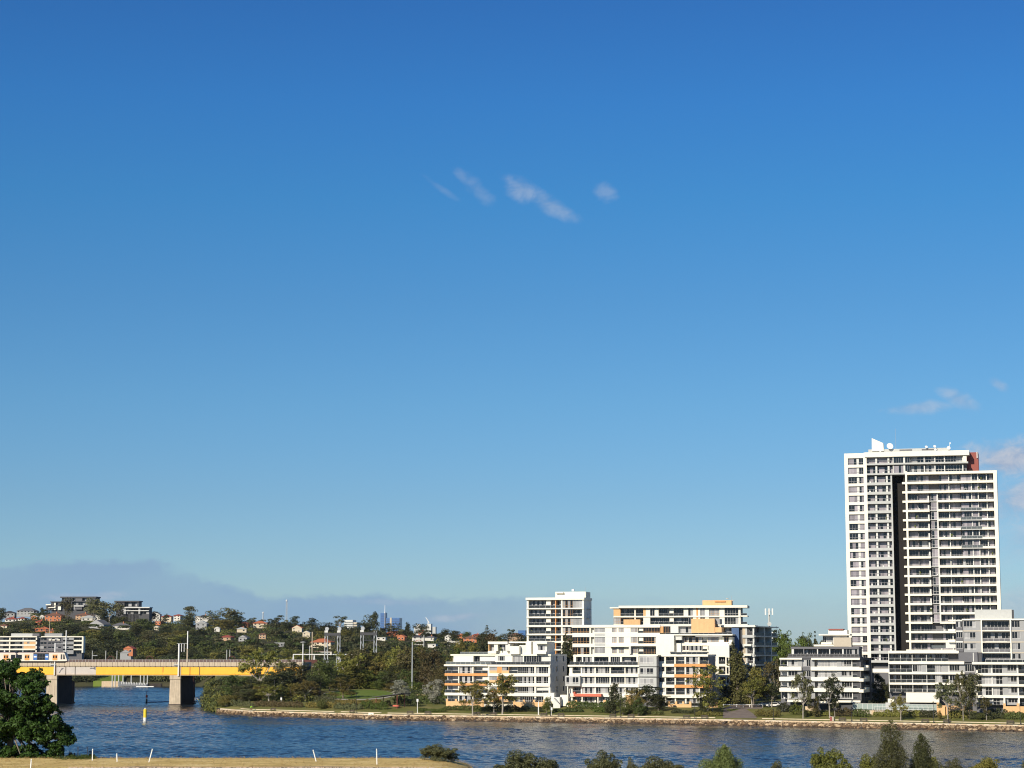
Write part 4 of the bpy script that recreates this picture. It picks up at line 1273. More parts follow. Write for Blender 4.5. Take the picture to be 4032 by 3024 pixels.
# ================================================================== front row, middle
def block_h():
    b = Bld('apartment_block', 'white terraced waterfront block with a coral-red balcony and grey boxed bays, front row', 'apartment building', 2380, 2650, 660, -18, 3.4)
    rows = [(2586, 2617)]
    bays = [(2258, 2268, 'S', {}), (2268, 2291, 'B', dict(n=2, pat='dark', rail=False)), (2291, 2296, 'S', {}), (2296, 2331, 'G', dict(n=4, pat='alt', tr=0)), (2331, 2339, 'S', {}), (2339, 2396, 'B', dict(n=4, pat='dark', cl=1)),
            (2396, 2404, 'S', {}), (2404, 2441, 'G', dict(n=5, pat='dark', tr=0)), (2441, 2448, 'S', {}), (2448, 2506, 'B', dict(n=4, pat='dark', cl=1)), (2506, 2514, 'S', {})]
    b.grid(rows, bays, 2.0, None, Yr=2600, Xr=2385, depth=10, coremat=greyw, roof=(2579, white, .1))
    zt = b.z(2617, -.3, 2385); b.railing(b.u(2245), b.u(2512), zt, zt + .9, -.3)
    rows = [(2625, 2652), (2664.5, 2692), (2705, 2731), (2744, 2766)]
    bays = [(2242, 2254, 'S', {}), (2254, 2287, 'B', dict(n=2, pat='mix', rows={1: dict(t='G', n=4, pat='dark')})), (2287, 2292, 'S', {}), (2292, 2341, 'G', dict(n=5, pat='alt', tr=.22)), (2341, 2346, 'S', {}),
            (2346, 2400, 'G', dict(n=6, pat='mix', tr=.22)), (2400, 2405, 'S', {}), (2405, 2459, 'G', dict(n=5, pat='mix', tr=.22, rows={0: dict(t='B', n=4)})), (2459, 2463, 'S', dict(wm=white)), (2463, 2511, 'G', dict(n=5, pat='alt', tr=.22)), (2511, 2516, 'S', {})]
    U, Z = b.grid(rows, bays, 2.0, white, Yr=2680, Xr=2380, depth=11, coremat=greyw, out=.5, roof=(2618, white, .3))
    # coral balcony with its thin column
    b.block(2262, 2367, 2732, 2742.5, -2.2, -.52, redw, 'balcony_front')
    b.block(2258, 2263, 2724, 2742, -2.2, -.52, redw, 'balcony_front')
    for X in (2233, 2290, 2352): b.block(X, X + 4, 2743 if X > 2240 else 2703, None, -1.9, -1.5, white, 'column')
    # grey boxed bay, left
    b.block(2226, 2284, 2661, 2701.5, -1.6, -.55, slabgrey, 'bay')
    z0, z1 = b.z(2692, -1.65, 2255), b.z(2665, -1.65, 2255)
    b.window(b.u(2229, -1.6), b.u(2279, -1.6), z0, z1, -1.72, 4, framew, 'dark', .2, .1)
    # grey boxed bays, right: four storeys
    for Y0, Y1, pat in ((2584, 2624, 'blind'), (2627, 2664, 'dark'), (2668, 2704, 'blind'), (2709, 2742, 'blind')):
        b.block(2517, 2585, Y0, Y1, -1.3, 1.5, slabgrey, 'bay')
        z0, z1 = b.z(Y0 + (Y1 - Y0) * .73, -1.35, 2550), b.z(Y0 + 3, -1.35, 2550)
        b.window(b.u(2520, -1.3), b.u(2573, -1.3), z0, z1, -1.42, 4, framew, pat, .18, .09)
    b.block(2517, 2590, 2578, 2583, -1.5, 6, white, 'roof')
    b.block(2517, 2592, 2584, None, 1.52, 9, midgrey, 'wall')
    b.block(2238, 2260, 2762, None, -3.2, -2.8, apricot, 'pier'); b.block(2262, 2272, 2756, None, -3.2, -2.8, apricot, 'pier'); b.block(2375, 2386, 2756, None, -3.2, -2.8, apricot, 'pier')
    b.block(2437, 2478, 2738, None, -1.6, -.5, white, 'wall'); b.block(2464, 2482, 2736, None, -2.0, -1.6, apricot, 'wall')
block_h()

# ================================================================== front row, right of middle
def block_i():
    b = Bld('apartment_block', 'white waterfront block with stacked rounded orange balcony fronts beside the driveway', 'apartment building', 2690, 2660, 655, -18, 3.4)
    rows = [(2585, 2614), (2625, 2655), (2667, 2696), (2708, 2735), (2748, 2768)]
    bays = [(2592, 2617, 'W', dict(f=(.1, 1), h=(.35, .95), n=2, fm=frameg, pat='mix', rows={4: dict(t='B', n=2)})), (2617, 2622, 'S', {}), (2622, 2656, 'B', dict(n=2, pat='mix', fm=frameg, rc=frameg)), (2656, 2661, 'S', {}),
            (2661, 2696, 'B', dict(n=2, pat='blind')), (2696, 2702, 'S', {}), (2702, 2751, 'G', dict(n=4, pat='alt', tr=.2)), (2751, 2755, 'S', {}), (2755, 2786, 'B', dict(n=3, pat='dark'))]
    uw = b.u
    bands = []
    for k in range(3):
        bands.append([(2592, 2656.6, white, .3), (2656.6, 2787, orange, .45)])
    bands.append([(2592, 2787, white, .5)])
    U, Z = b.grid(rows, bays, 2.0, bands, Yr=2680, Xr=2690, depth=12, coremat=greyw, roof=(2577, white, .3))
    # rounded balcony ends
    for (yt, yb) in ((2614, 2625), (2655, 2667), (2696, 2708)):
        mb = MB(); u1 = U(2787); r = 1.2
        pts = [(u1, -.45)] + [(u1 + r * sin(t), -.45 + r - r * cos(t)) for t in [pi / 12 * i for i in range(1, 7)]] + [(u1, .75)]
        mb.prism(pts, Z(yb), Z(yt)).build('balcony_end', orange, b.root)
    zt = b.z(2577, 0, 2690)
    b.railing(b.u(2640), b.u(2785), zt, zt + .8, .5, balg)
    b.block(2664, 2681, 2533, 2577, 1.5, 3, white, 'wall')
    # set-back storeys to the right, partly in shade
    rows = [(2586, 2614), (2624, 2655), (2664, 2694)]
    bays = [(2793, 2798, 'S', {}), (2798, 2808, 'W', dict(f=(.1, .9), h=(.1, .95), n=1, pat='dark')), (2808, 2820, 'W', dict(f=(.1, .9), h=(.3, .95), n=1)), (2820, 2830, 'S', {}), (2830, 2856, 'B', dict(n=3, pat='dark')), (2856, 2872, 'W', dict(f=(.3, .8), h=(.05, .9), n=1, pat='mix'))]
    c = Bld('apartment_wing', 'narrow white wing set back behind the orange-fronted block, half hidden by trees', 'apartment building', 2830, 2620, 676, -14, 3.4)
    c.grid(rows, bays, 1.4, white, Yr=2610, Xr=2830, depth=10, coremat=white, base=2704, roof=(2541, white, 0))
    merlon_wall(b, 2630, 2722, 2762, 2787, 4, -3.0); merlon_wall(b, 2788, 2826, 2765, 2792, 2, -3.0)
block_i()

# ================================================================== grey pavilion block right of the driveway
def block_j():
    b = Bld('apartment_block', 'low grey and white block with rounded white balcony fronts and a glazed rooftop storey', 'apartment building', 3230, 2650, 622, -16, 3.6)
    rows = [(2555, 2583)]
    bays = [(3117, 3126, 'S', dict(wm=offwhite)), (3126, 3164, 'B', dict(n=3, pat='mix', rail=False)), (3164, 3166, 'S', dict(wm=frameg)), (3166, 3217, 'B', dict(n=5, pat='dark', rail=False)), (3217, 3221, 'S', dict(wm=offwhite)), (3221, 3265, 'B', dict(n=3, pat='dark', rail=False)),
            (3265, 3269, 'S', dict(wm=offwhite)), (3269, 3316, 'B', dict(n=4, pat='dark', rail=False)), (3316, 3322, 'S', dict(wm=offwhite)), (3322, 3376, 'G', dict(n=5, pat='dark', tr=0)), (3376, 3381, 'S', dict(wm=greyw))]
    b.grid(rows, bays, 2.0, None, Yr=2570, Xr=3250, depth=9, coremat=darkgrey, roof=(2546.5, midgrey, .2))
    zt = b.z(2585, -.6, 3250); b.railing(b.u(3106, -.6), b.u(3384, -.6), zt, zt + .75, -.6, black, frameg, 1.2)
    b.block(3100, 3386, 2585, 2590, -.5, 8, midgrey, 'parapet')
    rows = [(2597, 2625), (2640, 2666), (2682, 2709), (2724, 2752)]
    gl = dict(wm=greyw)
    bays = [(3070, 3100, 'B', dict(n=2, pat='mix', v=0, rail=False)), (3100, 3104, 'S', dict(wm=offwhite)), (3104, 3141, 'W', dict(f=(0, 1), h=(.12, .98), n=3, pat='mix', wm=greyw, tr=.15)), (3141, 3159, 'S', dict(wm=greyw)),
            (3159, 3194, 'W', dict(f=(.05, .95), h=(.05, .98), n=4, pat='mix', wm=midgrey)), (3194, 3208, 'S', dict(wm=greyw)), (3208, 3221, 'B', dict(n=1, pat='blind', rail=False)), (3221, 3296, 'G', dict(n=6, pat='blind', tr=.5)),
            (3296, 3314, 'S', dict(wm=greyw)), (3314, 3354, 'W', dict(f=(0, 1), h=(.12, .98), n=4, pat='dark', wm=greyw, tr=.18)), (3354, 3357, 'S', dict(wm=offwhite)), (3357, 3386, 'B', dict(n=3, pat='dark')), (3386, 3390, 'S', dict(wm=midgrey))]
    rb = []
    for k in range(3): rb.append([(3070, 3158, white, 1.0), (3158, 3194, midgrey, .15), (3194, 3386, white, .8)])
    b.grid(rows, bays, 2.0, rb, Yr=2670, Xr=3230, depth=13, coremat=midgrey)
    b.block(3069, 3158, 2590.5, 2597, -1.1, 6, white, 'roof'); b.block(3158.2, 3194, 2590.5, 2597, -.1, 6, midgrey, 'roof'); b.block(3194.2, 3385, 2590.5, 2598, -1.1, 6, white, 'roof')
    for (yb) in (2628, 2669, 2711):
        zt = b.z(yb - 1, -.9, 3084); b.railing(b.u(3072, -.9), b.u(3100, -.9), zt + .2, zt + .8, -.9, balg)
    b.block(3100, 3160, 2755, 2764, -1.4, .5, white, 'garden_wall'); b.block(3214, 3300, 2762, 2768, -1.8, .5, white, 'garden_wall'); b.block(3300, 3388, 2758, 2766, -1.0, 0, white, 'garden_wall')
    # side facing right, in shade, with white balcony ends
    c = Bld('apartment_wing', 'dark shaded side of the grey block with small white balconies sticking out', 'apartment building', 3391.5, 2650, b.dist(3391.5) + .5, 68, 3.6)
    rows = [(2600, 2628), (2643, 2668), (2684, 2710), (2726, 2760)]
    c.grid(rows, [(3390.5, 3399, 'S', dict(wm=darkgrey)), (3399, 3424, 'B', dict(n=3, pat='mix', rm=black)), (3424, 3432, 'S', dict(wm=darkgrey))], 1.2, midgrey, Yr=2670, Xr=3405, depth=8, coremat=darkgrey, roof=(2590, darkgrey, 0))
    for Y in (2620, 2663, 2706):
        c.block(3400, 3424, Y + 8, Y + 20, -1.4, 0, white, 'balcony_front')
        c.block(3419, 3424, Y, Y + 8, -1.4, 0, white, 'balcony_front')
block_j()

# small buildings on the rise behind, between the grey block and the tower
def back_bits():
    b = Bld('white_house', 'white flat-roofed building with a red roof edge, in front of the foot of the tower', 'house', 3290, 2520, 655, -14, 6)
    rows = [(2502, 2533)]
    b.grid(rows, [(3238, 3252, 'B', dict(n=2, pat='dark', rail=False)), (3252, 3280, 'B', dict(n=3, pat='blind', rail=False)), (3280, 3335, 'W', dict(wm=offwhite, f=(.5, .8), h=(.5, .8), n=2))], 1.6, None, Yr=2520, Xr=3280, depth=8, coremat=offwhite, roof=(2496.5, white, 1.0), out=.3)
    b.block(3262, 3336, 2481, 2496.5, 2.5, 8, white, 'wall')
    b.block(3262, 3320, 2476, 2481, 2.0, 8, brickred, 'roof')
    b.block(3233, 3275, 2529, 2537, -.6, .6, white, 'balcony_front')
    b.block(3282, 3352, 2510, 2546, -2.6, 2, beige, 'stair_wall')
    b.block(3204, 3290, 2538, 2545, -1, 6, white, 'parapet')
back_bits()

# ================================================================== waterfront block, far right
def block_k():
    b = Bld('apartment_block', 'long low waterfront block with deep white-edged balconies, in front of the tower', 'apartment building', 3700, 2650, 612, -14, 3.6)
    rows = [(2573, 2604), (2615, 2647), (2655, 2688), (2696, 2725)]
    C = dict(wm=offwhite)
    bays = [(3499, 3502, 'S', C), (3502, 3592, 'B', dict(n=8, pat='dark', div=2, cl=.9, rc=framew)), (3592, 3594, 'S', C),
            (3594, 3630, 'B', dict(n=4, pat='mix', rc=framew, rows={1: dict(t='W', f=(0, 1), h=(.1, .95), n=4, wm=greyw)})), (3630, 3648, 'B', dict(n=2, pat='dark', rc=framew, rows={1: dict(t='S', wm=greyw), 3: dict(t='B', n=2, pat='blind')})), (3648, 3650, 'S', C),
            (3650, 3682, 'B', dict(n=3, pat='mix', rc=framew)), (3682, 3709, 'G', dict(n=3, pat='blind', tr=0, rows={0: dict(t='B', n=3, pat='dark')})), (3709, 3735, 'B', dict(n=2, pat='dark', rows={1: dict(t='S', wm=greyw)})), (3735, 3739, 'S', C),
            (3739, 3781, 'W', dict(f=(0, .95), h=(.12, .98), n=4, pat='dark', wm=greyw, tr=.15)), (3781, 3799, 'S', dict(wm=greyw)), (3799, 3838, 'W', dict(f=(.05, .95), h=(.12, .98), n=4, pat='dark', wm=greyw)), (3838, 3852, 'S', dict(wm=greyw))]
    rb = [[(3499, 3700, white, .5), (3700, 3798, white, .9), (3798, 3840, midgrey, .1), (3840, 3852, offwhite, .2)] for _ in range(3)]
    b.grid(rows, bays, 2.4, rb, Yr=2650, Xr=3675, depth=12, coremat=midgrey, skip={(0, 9), (0, 10), (0, 11), (0, 12), (0, 13)})
    b.block(3498, 3775, 2562.5, 2572.5, -.9, 9, white, 'roof')
    b.block(3774, 3849, 2568, 2607, -.6, 9, midgrey, 'wall'); b.block(3831, 3834, 2570, 2605, -.7, -.6, offwhite, 'downpipe'); b.block(3849, 3866, 2569, 2607, .2, 9, darkgrey, 'wall')
    b.block(3568, 3698, 2727, 2766, -2.6, 0, white, 'garden_wall')
    b.block(3496, 3520, 2751, 2768, -3.5, -2.5, white, 'garden_wall')
    # small white canopy roof left of the block, over the entrance
    b.block(3436, 3500, 2633, 2648, .5, 4, white, 'canopy')
    # right-hand part
    c = Bld('apartment_block', 'rightmost waterfront block with tall double-height windows and grey walls', 'apartment building', 3940, 2680, 598, -14, 3.6)
    rows = [(2616, 2651), (2660, 2694), (2703, 2738), (2748, 2776)]
    bays = [(3842, 3866, 'B', dict(n=2, pat='mix')), (3866, 3905, 'G', dict(n=3, pat='dark', tr=.5, rows={1: dict(n=3, pat='blind')})), (3905, 3909, 'S', C), (3909, 3948, 'G', dict(n=3, pat='dark', tr=.5)), (3948, 3966, 'S', dict(wm=greyw)),
            (3966, 4006, 'W', dict(f=(0.05, .95), h=(.25, .98), n=3, pat='dark', wm=greyw, tr=.15)), (4006, 4011, 'S', C), (4011, 4060, 'B', dict(n=4, pat='dark')), (4060, 4110, 'W', dict(f=(.1, .9), n=4, wm=greyw)), (4110, 4150, 'S', dict(wm=greyw))]
    c.grid(rows, bays, 2.0, white, Yr=2680, Xr=3960, depth=12, coremat=midgrey, out=.9, roof=(2607.5, white, .9))
    for X in (3951, 4008): c.block(X, X + 7, 2748, None, -1.6, -.9, white, 'column')
    for Y in (2642, 2684, 2730): c.block(3843, 3850, Y - 3, Y + 9, -1.3, -.95, white, 'balcony_front')
    zt = c.z(2607, -.7, 3950); c.railing(c.u(3882, -.7), c.u(4150, -.7), zt, zt + .8, -.7, balg, framew)
    merlon_wall(c, 3688, 3830, 2766, 2795, 4, -3.6); merlon_wall(c, 3950, 4120, 2770, 2797, 4, -3.0)
    # upper block
    d = Bld('apartment_block', 'grey upper block with white-framed balcony bay and grey rooftop box, at the right edge', 'apartment building', 3900, 2520, 618, -14, 3.6)
    rows = [(2442, 2482), (2486, 2526), (2530, 2568), (2572, 2604)]
    bays = [(3793, 3854, 'W', dict(f=(.05, .80), h=(.28, .92), n=4, pat='mix', wm=greyw, tr=.15)), (3854, 3863, 'S', dict(wm=greyw)), (3863, 3868, 'S', dict(v=-.5)), (3868, 3977, 'B', dict(n=7, pat='dark', rc=framew, rm=midgrey, cl=.9)), (3977, 3982, 'S', dict(v=-.5)),
            (3982, 4020, 'W', dict(f=(.08, .92), h=(.3, .95), n=3, pat='mix', wm=greyw, rows={3: dict(pat='dark')})), (4020, 4060, 'S', dict(wm=greyw)), (4060, 4140, 'B', dict(n=6))]
    rb = [[(3793, 3863, beige, .05), (3863, 3982, white, .5), (3982, 4140, beige, .05)] for _ in range(3)]
    d.grid(rows, bays, 2.2, rb, Yr=2500, Xr=3900, depth=13, coremat=midgrey, roof=(2436.5, white, .3), out=.2)
    d.block(3838, 3984, 2400, 2437, 3, 10, slabgrey, 'lift_room'); d.block(3984.2, 3992, 2401, 2437, 3.4, 10, darkgrey, 'lift_room')
    bays = [(3764, 3791, 'W', dict(f=(.08, .95), h=(.35, .98), n=3, pat='mix', wm=midgrey))]
    d.grid([(2446, 2482), (2488, 2524), (2530, 2566)], bays, 2, offwhite, Yr=2500, Xr=3778, depth=9, coremat=midgrey, roof=(2441, offwhite, 0), out=-.05)
    d.block(3724, 3763, 2530, 2552, 1.5, 7, offwhite, 'wall')
    for Y in (2440, 2477, 2518):
        d.block(3734, 3762, Y, Y + (5 if Y == 2440 else 10), .2, 5, white, 'balcony_front')
    d.block(3668, 3724, 2541, 2551, 3, 8, glassg, 'glass_canopy')
block_k()

# white apartments beyond the railway, far left
def block_l():
    b = Bld('apartment_block', 'white and grey four-storey apartments beyond the railway line, above the train', 'apartment building', 200, 2540, 1300, 5, 3.0)
    rows = [(2509, 2520), (2526, 2537), (2543, 2554), (2560, 2575)]
    bays = [(-40, 36, 'B', dict(n=6, pat='mix', rail=False, cl=0)), (36, 40, 'S', {}), (44, 88, 'B', dict(n=4, pat='mix', rail=False, cl=0)), (88, 93, 'S', dict(wm=greyw)), (93, 140, 'B', dict(n=4, rail=False, cl=0, rows={1: dict(t='W', wm=apricot, f=(.3, .5), h=(.2, .9), n=1), 2: dict(t='S', wm=apricot)})),
            (140, 145, 'S', {}), (145, 183, 'B', dict(n=3, pat='dark', rail=False, cl=0)), (183, 248, 'W', dict(wm=midgrey, f=(.1, .9), h=(.1, .7), n=4)), (248, 260, 'S', dict(wm=greyw)), (260, 276, 'W', dict(wm=greyw, f=(.2, .7), h=(.1, .7), n=1)), (276, 290, 'S', dict(wm=greyw)), (290, 322, 'B', dict(n=3, pat='dark', rail=False, cl=0))]
    rb = [[(-40, 140, white, .2), (183, 248, midgrey, .0), (290, 322, white, .2)] for _ in range(3)]
    U, Z = b.grid(rows, bays, 2.4, rb, Yr=2540, Xr=200, depth=14, coremat=midgrey)
    b.block(-40, 145, 2505, 2509, -.4, 10, white, 'roof'); b.block(162, 328, 2505, 2509, -.4, 10, white, 'roof')
    b.block(322, 328, 2509, 2570, -.4, 10, white, 'column')
    b.block(44, 128, 2494, 2505, 2, 9, slabgrey, 'lift_room'); b.block(128.5, 155, 2494, 2505, 2.2, 9, midgrey, 'lift_room'); b.block(176, 244, 2494, 2505, 2.2, 9, greyw, 'lift_room')
    for X in (192, 206, 226): b.block(X, X + 10, 2517, 2522, -.6, 0, white, 'balcony_front')
block_l()

# dark apartments on the hilltop
def hilltop():
    b = Bld('apartment_block', 'charcoal apartment block stepping up the hilltop behind tall gum trees', 'apartment building', 280, 2380, 1840, -5, 40.0)
    def g(rows, bays, rt, m=darkgrey, bm=darkgrey, dep=2):
        U, Z = b.grid(rows, bays, dep, bm, Yr=2390, Xr=(bays[0][0] + bays[-1][1]) / 2, depth=14, coremat=darkgrey, roof=(rt, m, .8))
        return U, Z
    D_ = dict(wm=darkgrey); Bd = dict(n=3, pat='mix', rail=False, cl=0, fm=frameg)
    g([(2354, 2366), (2370, 2382), (2386, 2400)], [(240, 262, 'B', Bd), (262, 284, 'S', D_), (284, 296, 'B', Bd), (296, 323, 'S', dict(wm=midgrey, rows={1: dict(t='B', **Bd)})), (323, 350, 'B', Bd), (350, 375, 'S', D_)], 2349)
    g([(2372, 2384), (2388, 2402)], [(201, 213, 'S', D_), (213, 219, 'S', dict(wm=white)), (219, 228, 'B', Bd), (228, 240, 'S', dict(wm=white, rows={0: dict(wm=darkgrey)}))], 2368)
    b.block(180, 200, 2379, 2383, -1, 5, white, 'canopy'); b.block(190, 216, 2391, 2394, -1.5, 5, white, 'floor_slab'); b.block(290, 330, 2384, 2388, -1.5, 5, offwhite, 'floor_slab')
    b.block(182, 201, 2384, 2402, 1, 8, darkgrey, 'wall')
    c = Bld('apartment_block', 'dark hilltop block with a pale lower storey, right of the tall ridge gums', 'apartment building', 520, 2390, 1840, -4, 40.0)
    c.grid([(2370, 2388)], [(455, 490, 'S', D_), (490, 530, 'B', dict(Bd, pat='dark')), (530, 541, 'B', Bd), (541, 545, 'S', dict(wm=midgrey))], 2, None, Yr=2380, Xr=500, depth=12, coremat=darkgrey, roof=(2365.5, darkgrey, 1))
    c.grid([(2394, 2403), (2406, 2418)], [(484, 496, 'S', dict(wm=greyw)), (496, 512, 'B', Bd), (512, 545, 'B', dict(Bd, pat='dark')), (545, 552, 'S', dict(wm=greyw)), (552, 586, 'B', dict(Bd, pat='dark'))], 2, offwhite, Yr=2400, Xr=530, depth=12, coremat=darkgrey, roof=(2390, offwhite, .8))
hilltop()

# towers of the distant centre
def city():
    def tw(label, X0, X1, Y, D, m, extra=None, yaw=-10):
        b = Bld('office_tower', label, 'tower', (X0 + X1) / 2, 2480, D, yaw, 0.0)
        b.block(X0, X1, Y, None, 0, 30, m, 'wall')
        u0, u1 = b.u(X0), b.u(X1); z1 = b.z(Y); k = 0
        z = z1 - 4
        while z > 60 and k < 14:
            MB().box(u0 + .5, u1 - .5, -.3, 0, z - 1.6, z).build('window_band', glassg if m is not bluefar else bluetile, b.root); z -= 4.2; k += 1
        return b
    global bluefar
    bluefar = mat('blue_curtain_wall', (.05, .14, .34), .3, var=.15, vscale=.1, spec=.6)
    b = tw('slim blue glass tower with a mast, far away on the skyline', 1498, 1514, 2414, 5200, bluefar)
    MB().bar((b.u(1512), 8, b.z(2416)), (b.u(1512), 8, b.z(2382)), 1.0, .5).build('mast', paintw, b.root)
    b.block(1512, 1516.5, 2412, None, 1, 20, offwhite, 'wall')
    b = tw('broad blue glass office block on the far skyline, pale stripe down its middle', 1519, 1573, 2433, 5200, bluefar)
    b.block(1535, 1542, 2432, None, -1, 3, beige, 'stripe')
    tw('pale concrete tower peeping over the trees, left of the blue towers', 1356, 1389, 2441, 4300, offwhite)
    tw('small brown tower next to the pale concrete tower on the skyline', 1389, 1406, 2450, 4300, beige)
    tw('low bluish block just above the trees, left of the tall white block', 2040, 2068, 2482, 4200, bluefar)
    b = Bld('white_building', 'long white rooftop beneath a tower crane on the far skyline', 'building', 1690, 2470, 3300, -5, 0.0)
    b.block(1640, 1655, 2458, None, 0, 20, offwhite, 'wall'); b.block(1680, 1697, 2456, None, 2, 20, offwhite, 'wall'); b.block(1630, 1715, 2468, None, 6, 20, slabgrey, 'wall')
    b = Bld('tower_crane', 'tiny white tower crane with raised jib on the far skyline', 'crane', 1685, 2450, 3400, 0, 0.0)
    MB().bar((b.u(1686), 0, b.z(2475)), (b.u(1686), 0, b.z(2445)), .9).build('mast', paintw, b.root)
    MB().bar((b.u(1690), 0, b.z(2452)), (b.u(1676), 0, b.z(2430)), .9, .5).build('jib', paintw, b.root)
    # radio masts
    for X, Yt, D, r, lab in ((1127, 2365, 2600, .55, 'tall thin radio mast rising above the ridge houses'), (1035, 2412, 3000, .9, 'short pale chimney on the skyline left of the tall radio mast')):
        p0 = at(X, 2470, D); p1 = at(X, Yt, D)
        t = thing('radio_mast', lab, 'mast', (p0[0], p0[1], p0[2] - 8))
        mb = MB(); h = p1[2] - p0[2] + 8
        if r < .8:
            for a in range(3):
                mb.bar((r * cos(a * 2.1) * 2, r * sin(a * 2.1) * 2, 0), (r * cos(a * 2.1) * 1.4, r * sin(a * 2.1) * 1.4, h), .28)
            n = 14
            for i in range(n):
                a = i % 3; c = (i + 1) % 3
                mb.bar((r * 1.7 * cos(a * 2.1), r * 1.7 * sin(a * 2.1), h * i / n), (r * 1.7 * cos(c * 2.1), r * 1.7 * sin(c * 2.1), h * (i + 1) / n), .2)
        else: mb.bar((0, 0, 0), (0, 0, h), r, r * .7, 10)
        mb.build('mast', slabgrey, t)
        MB().lathe([(.9, 0), (1.2, 1.5), (.2, 2.2)], (0, 0, h - 1), 8).build('mast_top', paintw, t)
city()
# ================================================================== railway bridge and train
yellow = mat('yellow_girder_paint', (.86, .44, .02), .55, var=.06, vscale=.3, streak=.06)
patchgrey = mat('patched_grey_paint', (.50, .45, .40), .7, var=.08, vscale=.5)
rust = mat('rusty_steel', (.085, .03, .022), .85, var=.2)
trainw = mat('train_cream', (.66, .58, .48), .45, var=.03)
trainroof = mat('train_roof', (.26, .20, .19), .6)
traino = mat('train_orange_door', (.72, .30, .06), .5)
trainb = mat('train_blue_panel', (.02, .13, .42), .45)
BD = 835
def bridge():
    b = Bld('railway_bridge', 'long yellow girder railway bridge on tall concrete piers across the river', 'bridge', 560, 2640, BD, -8, 0.0)
    X0, X1 = -120, 1190
    U = lambda X, Y=2640: b.u(X, 0, Y)
    zt, zb = b.z(2625.5, 0, 560), b.z(2658, 0, 560)
    # girder in painted panels
    cuts = [(X0, 155, yellow), (155, 223, yellow), (223, 259, patchgrey), (259, 296, patchgrey), (296, 378, patchgrey), (378, 640, yellow), (640, 712, yellow), (712, 748, yellow), (748, 786, yellow), (786, 1010, yellow), (1010, X1, yellow)]
    for (a, c, m) in cuts:
        MB().box(U(a) + .02, U(c) - .02, 0, .5, zb, zt).build('girder_panel', m, b.root)
    mb = MB(); mb.box(U(X0), U(X1), -.18, .6, zb - .14, zb + .0); mb.box(U(X0), U(X1), -.18, .6, zt, zt + .14); mb.build('girder_flange', concr, b.root)
    for X in (155, 223, 259, 296, 712, 748, 786, 1010):
        MB().box(U(X) - .1, U(X) + .1, -.16, 0, zb, zt).build('stiffener', wood_d if X in (155, 259, 296, 748, 786) else patchgrey, b.root)
    for X in (642,): MB().box(U(X) - .09, U(X) + .09, -.1, 0, zb + 1.1, zt).build('stiffener', wood_d, b.root)
    # bare patch where the paint was torn away
    for pts in ([(231, 2650), (243, 2630), (252, 2631), (240, 2641), (236, 2650)], [(353, 2629), (368, 2629), (376, 2624.5), (376, 2638), (366, 2633), (356, 2634)]):
        q = [(b.u(x, -.012, y), b.z(y, -.012, x)) for x, y in reversed(pts)]
        MB().prism_y(q, -.025, -.004).build('paint_patch', midgrey, b.root)
    # deck, cantilevered walkway slabs with joints, railing
    zd = b.z(2607, 0, 560)
    MB().box(U(X0), U(X1), .3, 15.5, zt + .15, zd).build('deck', concr, b.root)
    MB().box(U(X0), U(X1), -.2, .28, zb + .3, zb + .32).build('girder_rib', yellow, b.root)
    MB().box(U(X0) + .01, U(X1) - .01, .55, 14.8, zb + .4, zt + .14).build('girder', wood_d, b.root)
    n = 62; ua, ub = U(X0), U(X1); w = (ub - ua) / n
    slab = MB().box(.06, w - .06, -.38, .29, 0, zd - zt - .35).mesh('walkway_slab', concr)
    brk = MB().prism([(0, -.02), (.12, -.02), (.12, .02), (0, .02)], 0, .1)
    bk = MB(); bk.box(-.05, .07, -.36, -.02, -.3, -.02); bkm = bk.mesh('bracket', wood_d)
    for i in range(n):
        s = link('walkway_slab', slab, b.root, (ua + i * w, 0, zt + .33))
        link('bracket', bkm, s, (0, 0, 0))
    zr = zd + .02
    mb = MB()
    for hh in (.35, .7, 1.05): mb.box(ua, ub, -.33, -.28, zr + hh - .03, zr + hh + .02)
    mb.build('railing', slabgrey, b.root)
    pm = MB().box(0, .09, -.36, -.25, 0, 1.08).mesh('railing_post', slabgrey)
    for i in range(100): link('railing_post', pm, b.root, (ua + (ub - ua) * i / 99.0, 0, zr))
    # piers
    for (Xa, Xb_) in ((190, 221), (669, 712), (1150, 1190), (-270, -230)):
        u0, u1 = U(Xa), U(Xb_); c = (u0 + u1) / 2; hw = 2.15
        ztop = zb - .16
        p = MB().prism_y([(c - hw * 1.14, -2), (c + hw * 1.14, -2), (c + hw, ztop - 1.6), (c - hw, ztop - 1.6)], 0, 1.2)
        pr = p.build('pier', concr, b.root)
        MB().prism_y([(c - hw * 1.1, -2), (c + hw * 1.1, -2), (c + hw * .98, ztop - 1.6), (c - hw * .98, ztop - 1.6)], 1.21, 17.5).build('pier_shaft', stain_shade, pr)
        MB().box(c - hw * 1.05, c + hw * 1.05, -.25, 1.5, ztop - 1.55, ztop).build('pier_cap', concr, pr); MB().box(c - hw * 1.03, c + hw * 1.03, 1.51, 17.7, ztop - 1.55, ztop - .02).build('pier_cap', stain_shade, pr)
        for k in range(4):
            x = c - 1.3 + k * .82
            MB().box(x, x + .12, -.06, .02, ztop - 8, ztop - 2.6).build('rib', concr, pr)
        MB().lathe([(2.2, -1.5), (2.1, .4), (1.6, .5), (1.55, 2.4), (1.7, 2.5), (1.6, 9)], (c + .6, 20.5, 0), 14).build('pier', mat('old_pier_iron', (.20, .11, .08), .9, var=.3), b.root)
        MB().box(c - 2.6, c + 2.6, -.5, 19, -2, .35).build('pier_footing', wood_d, pr)
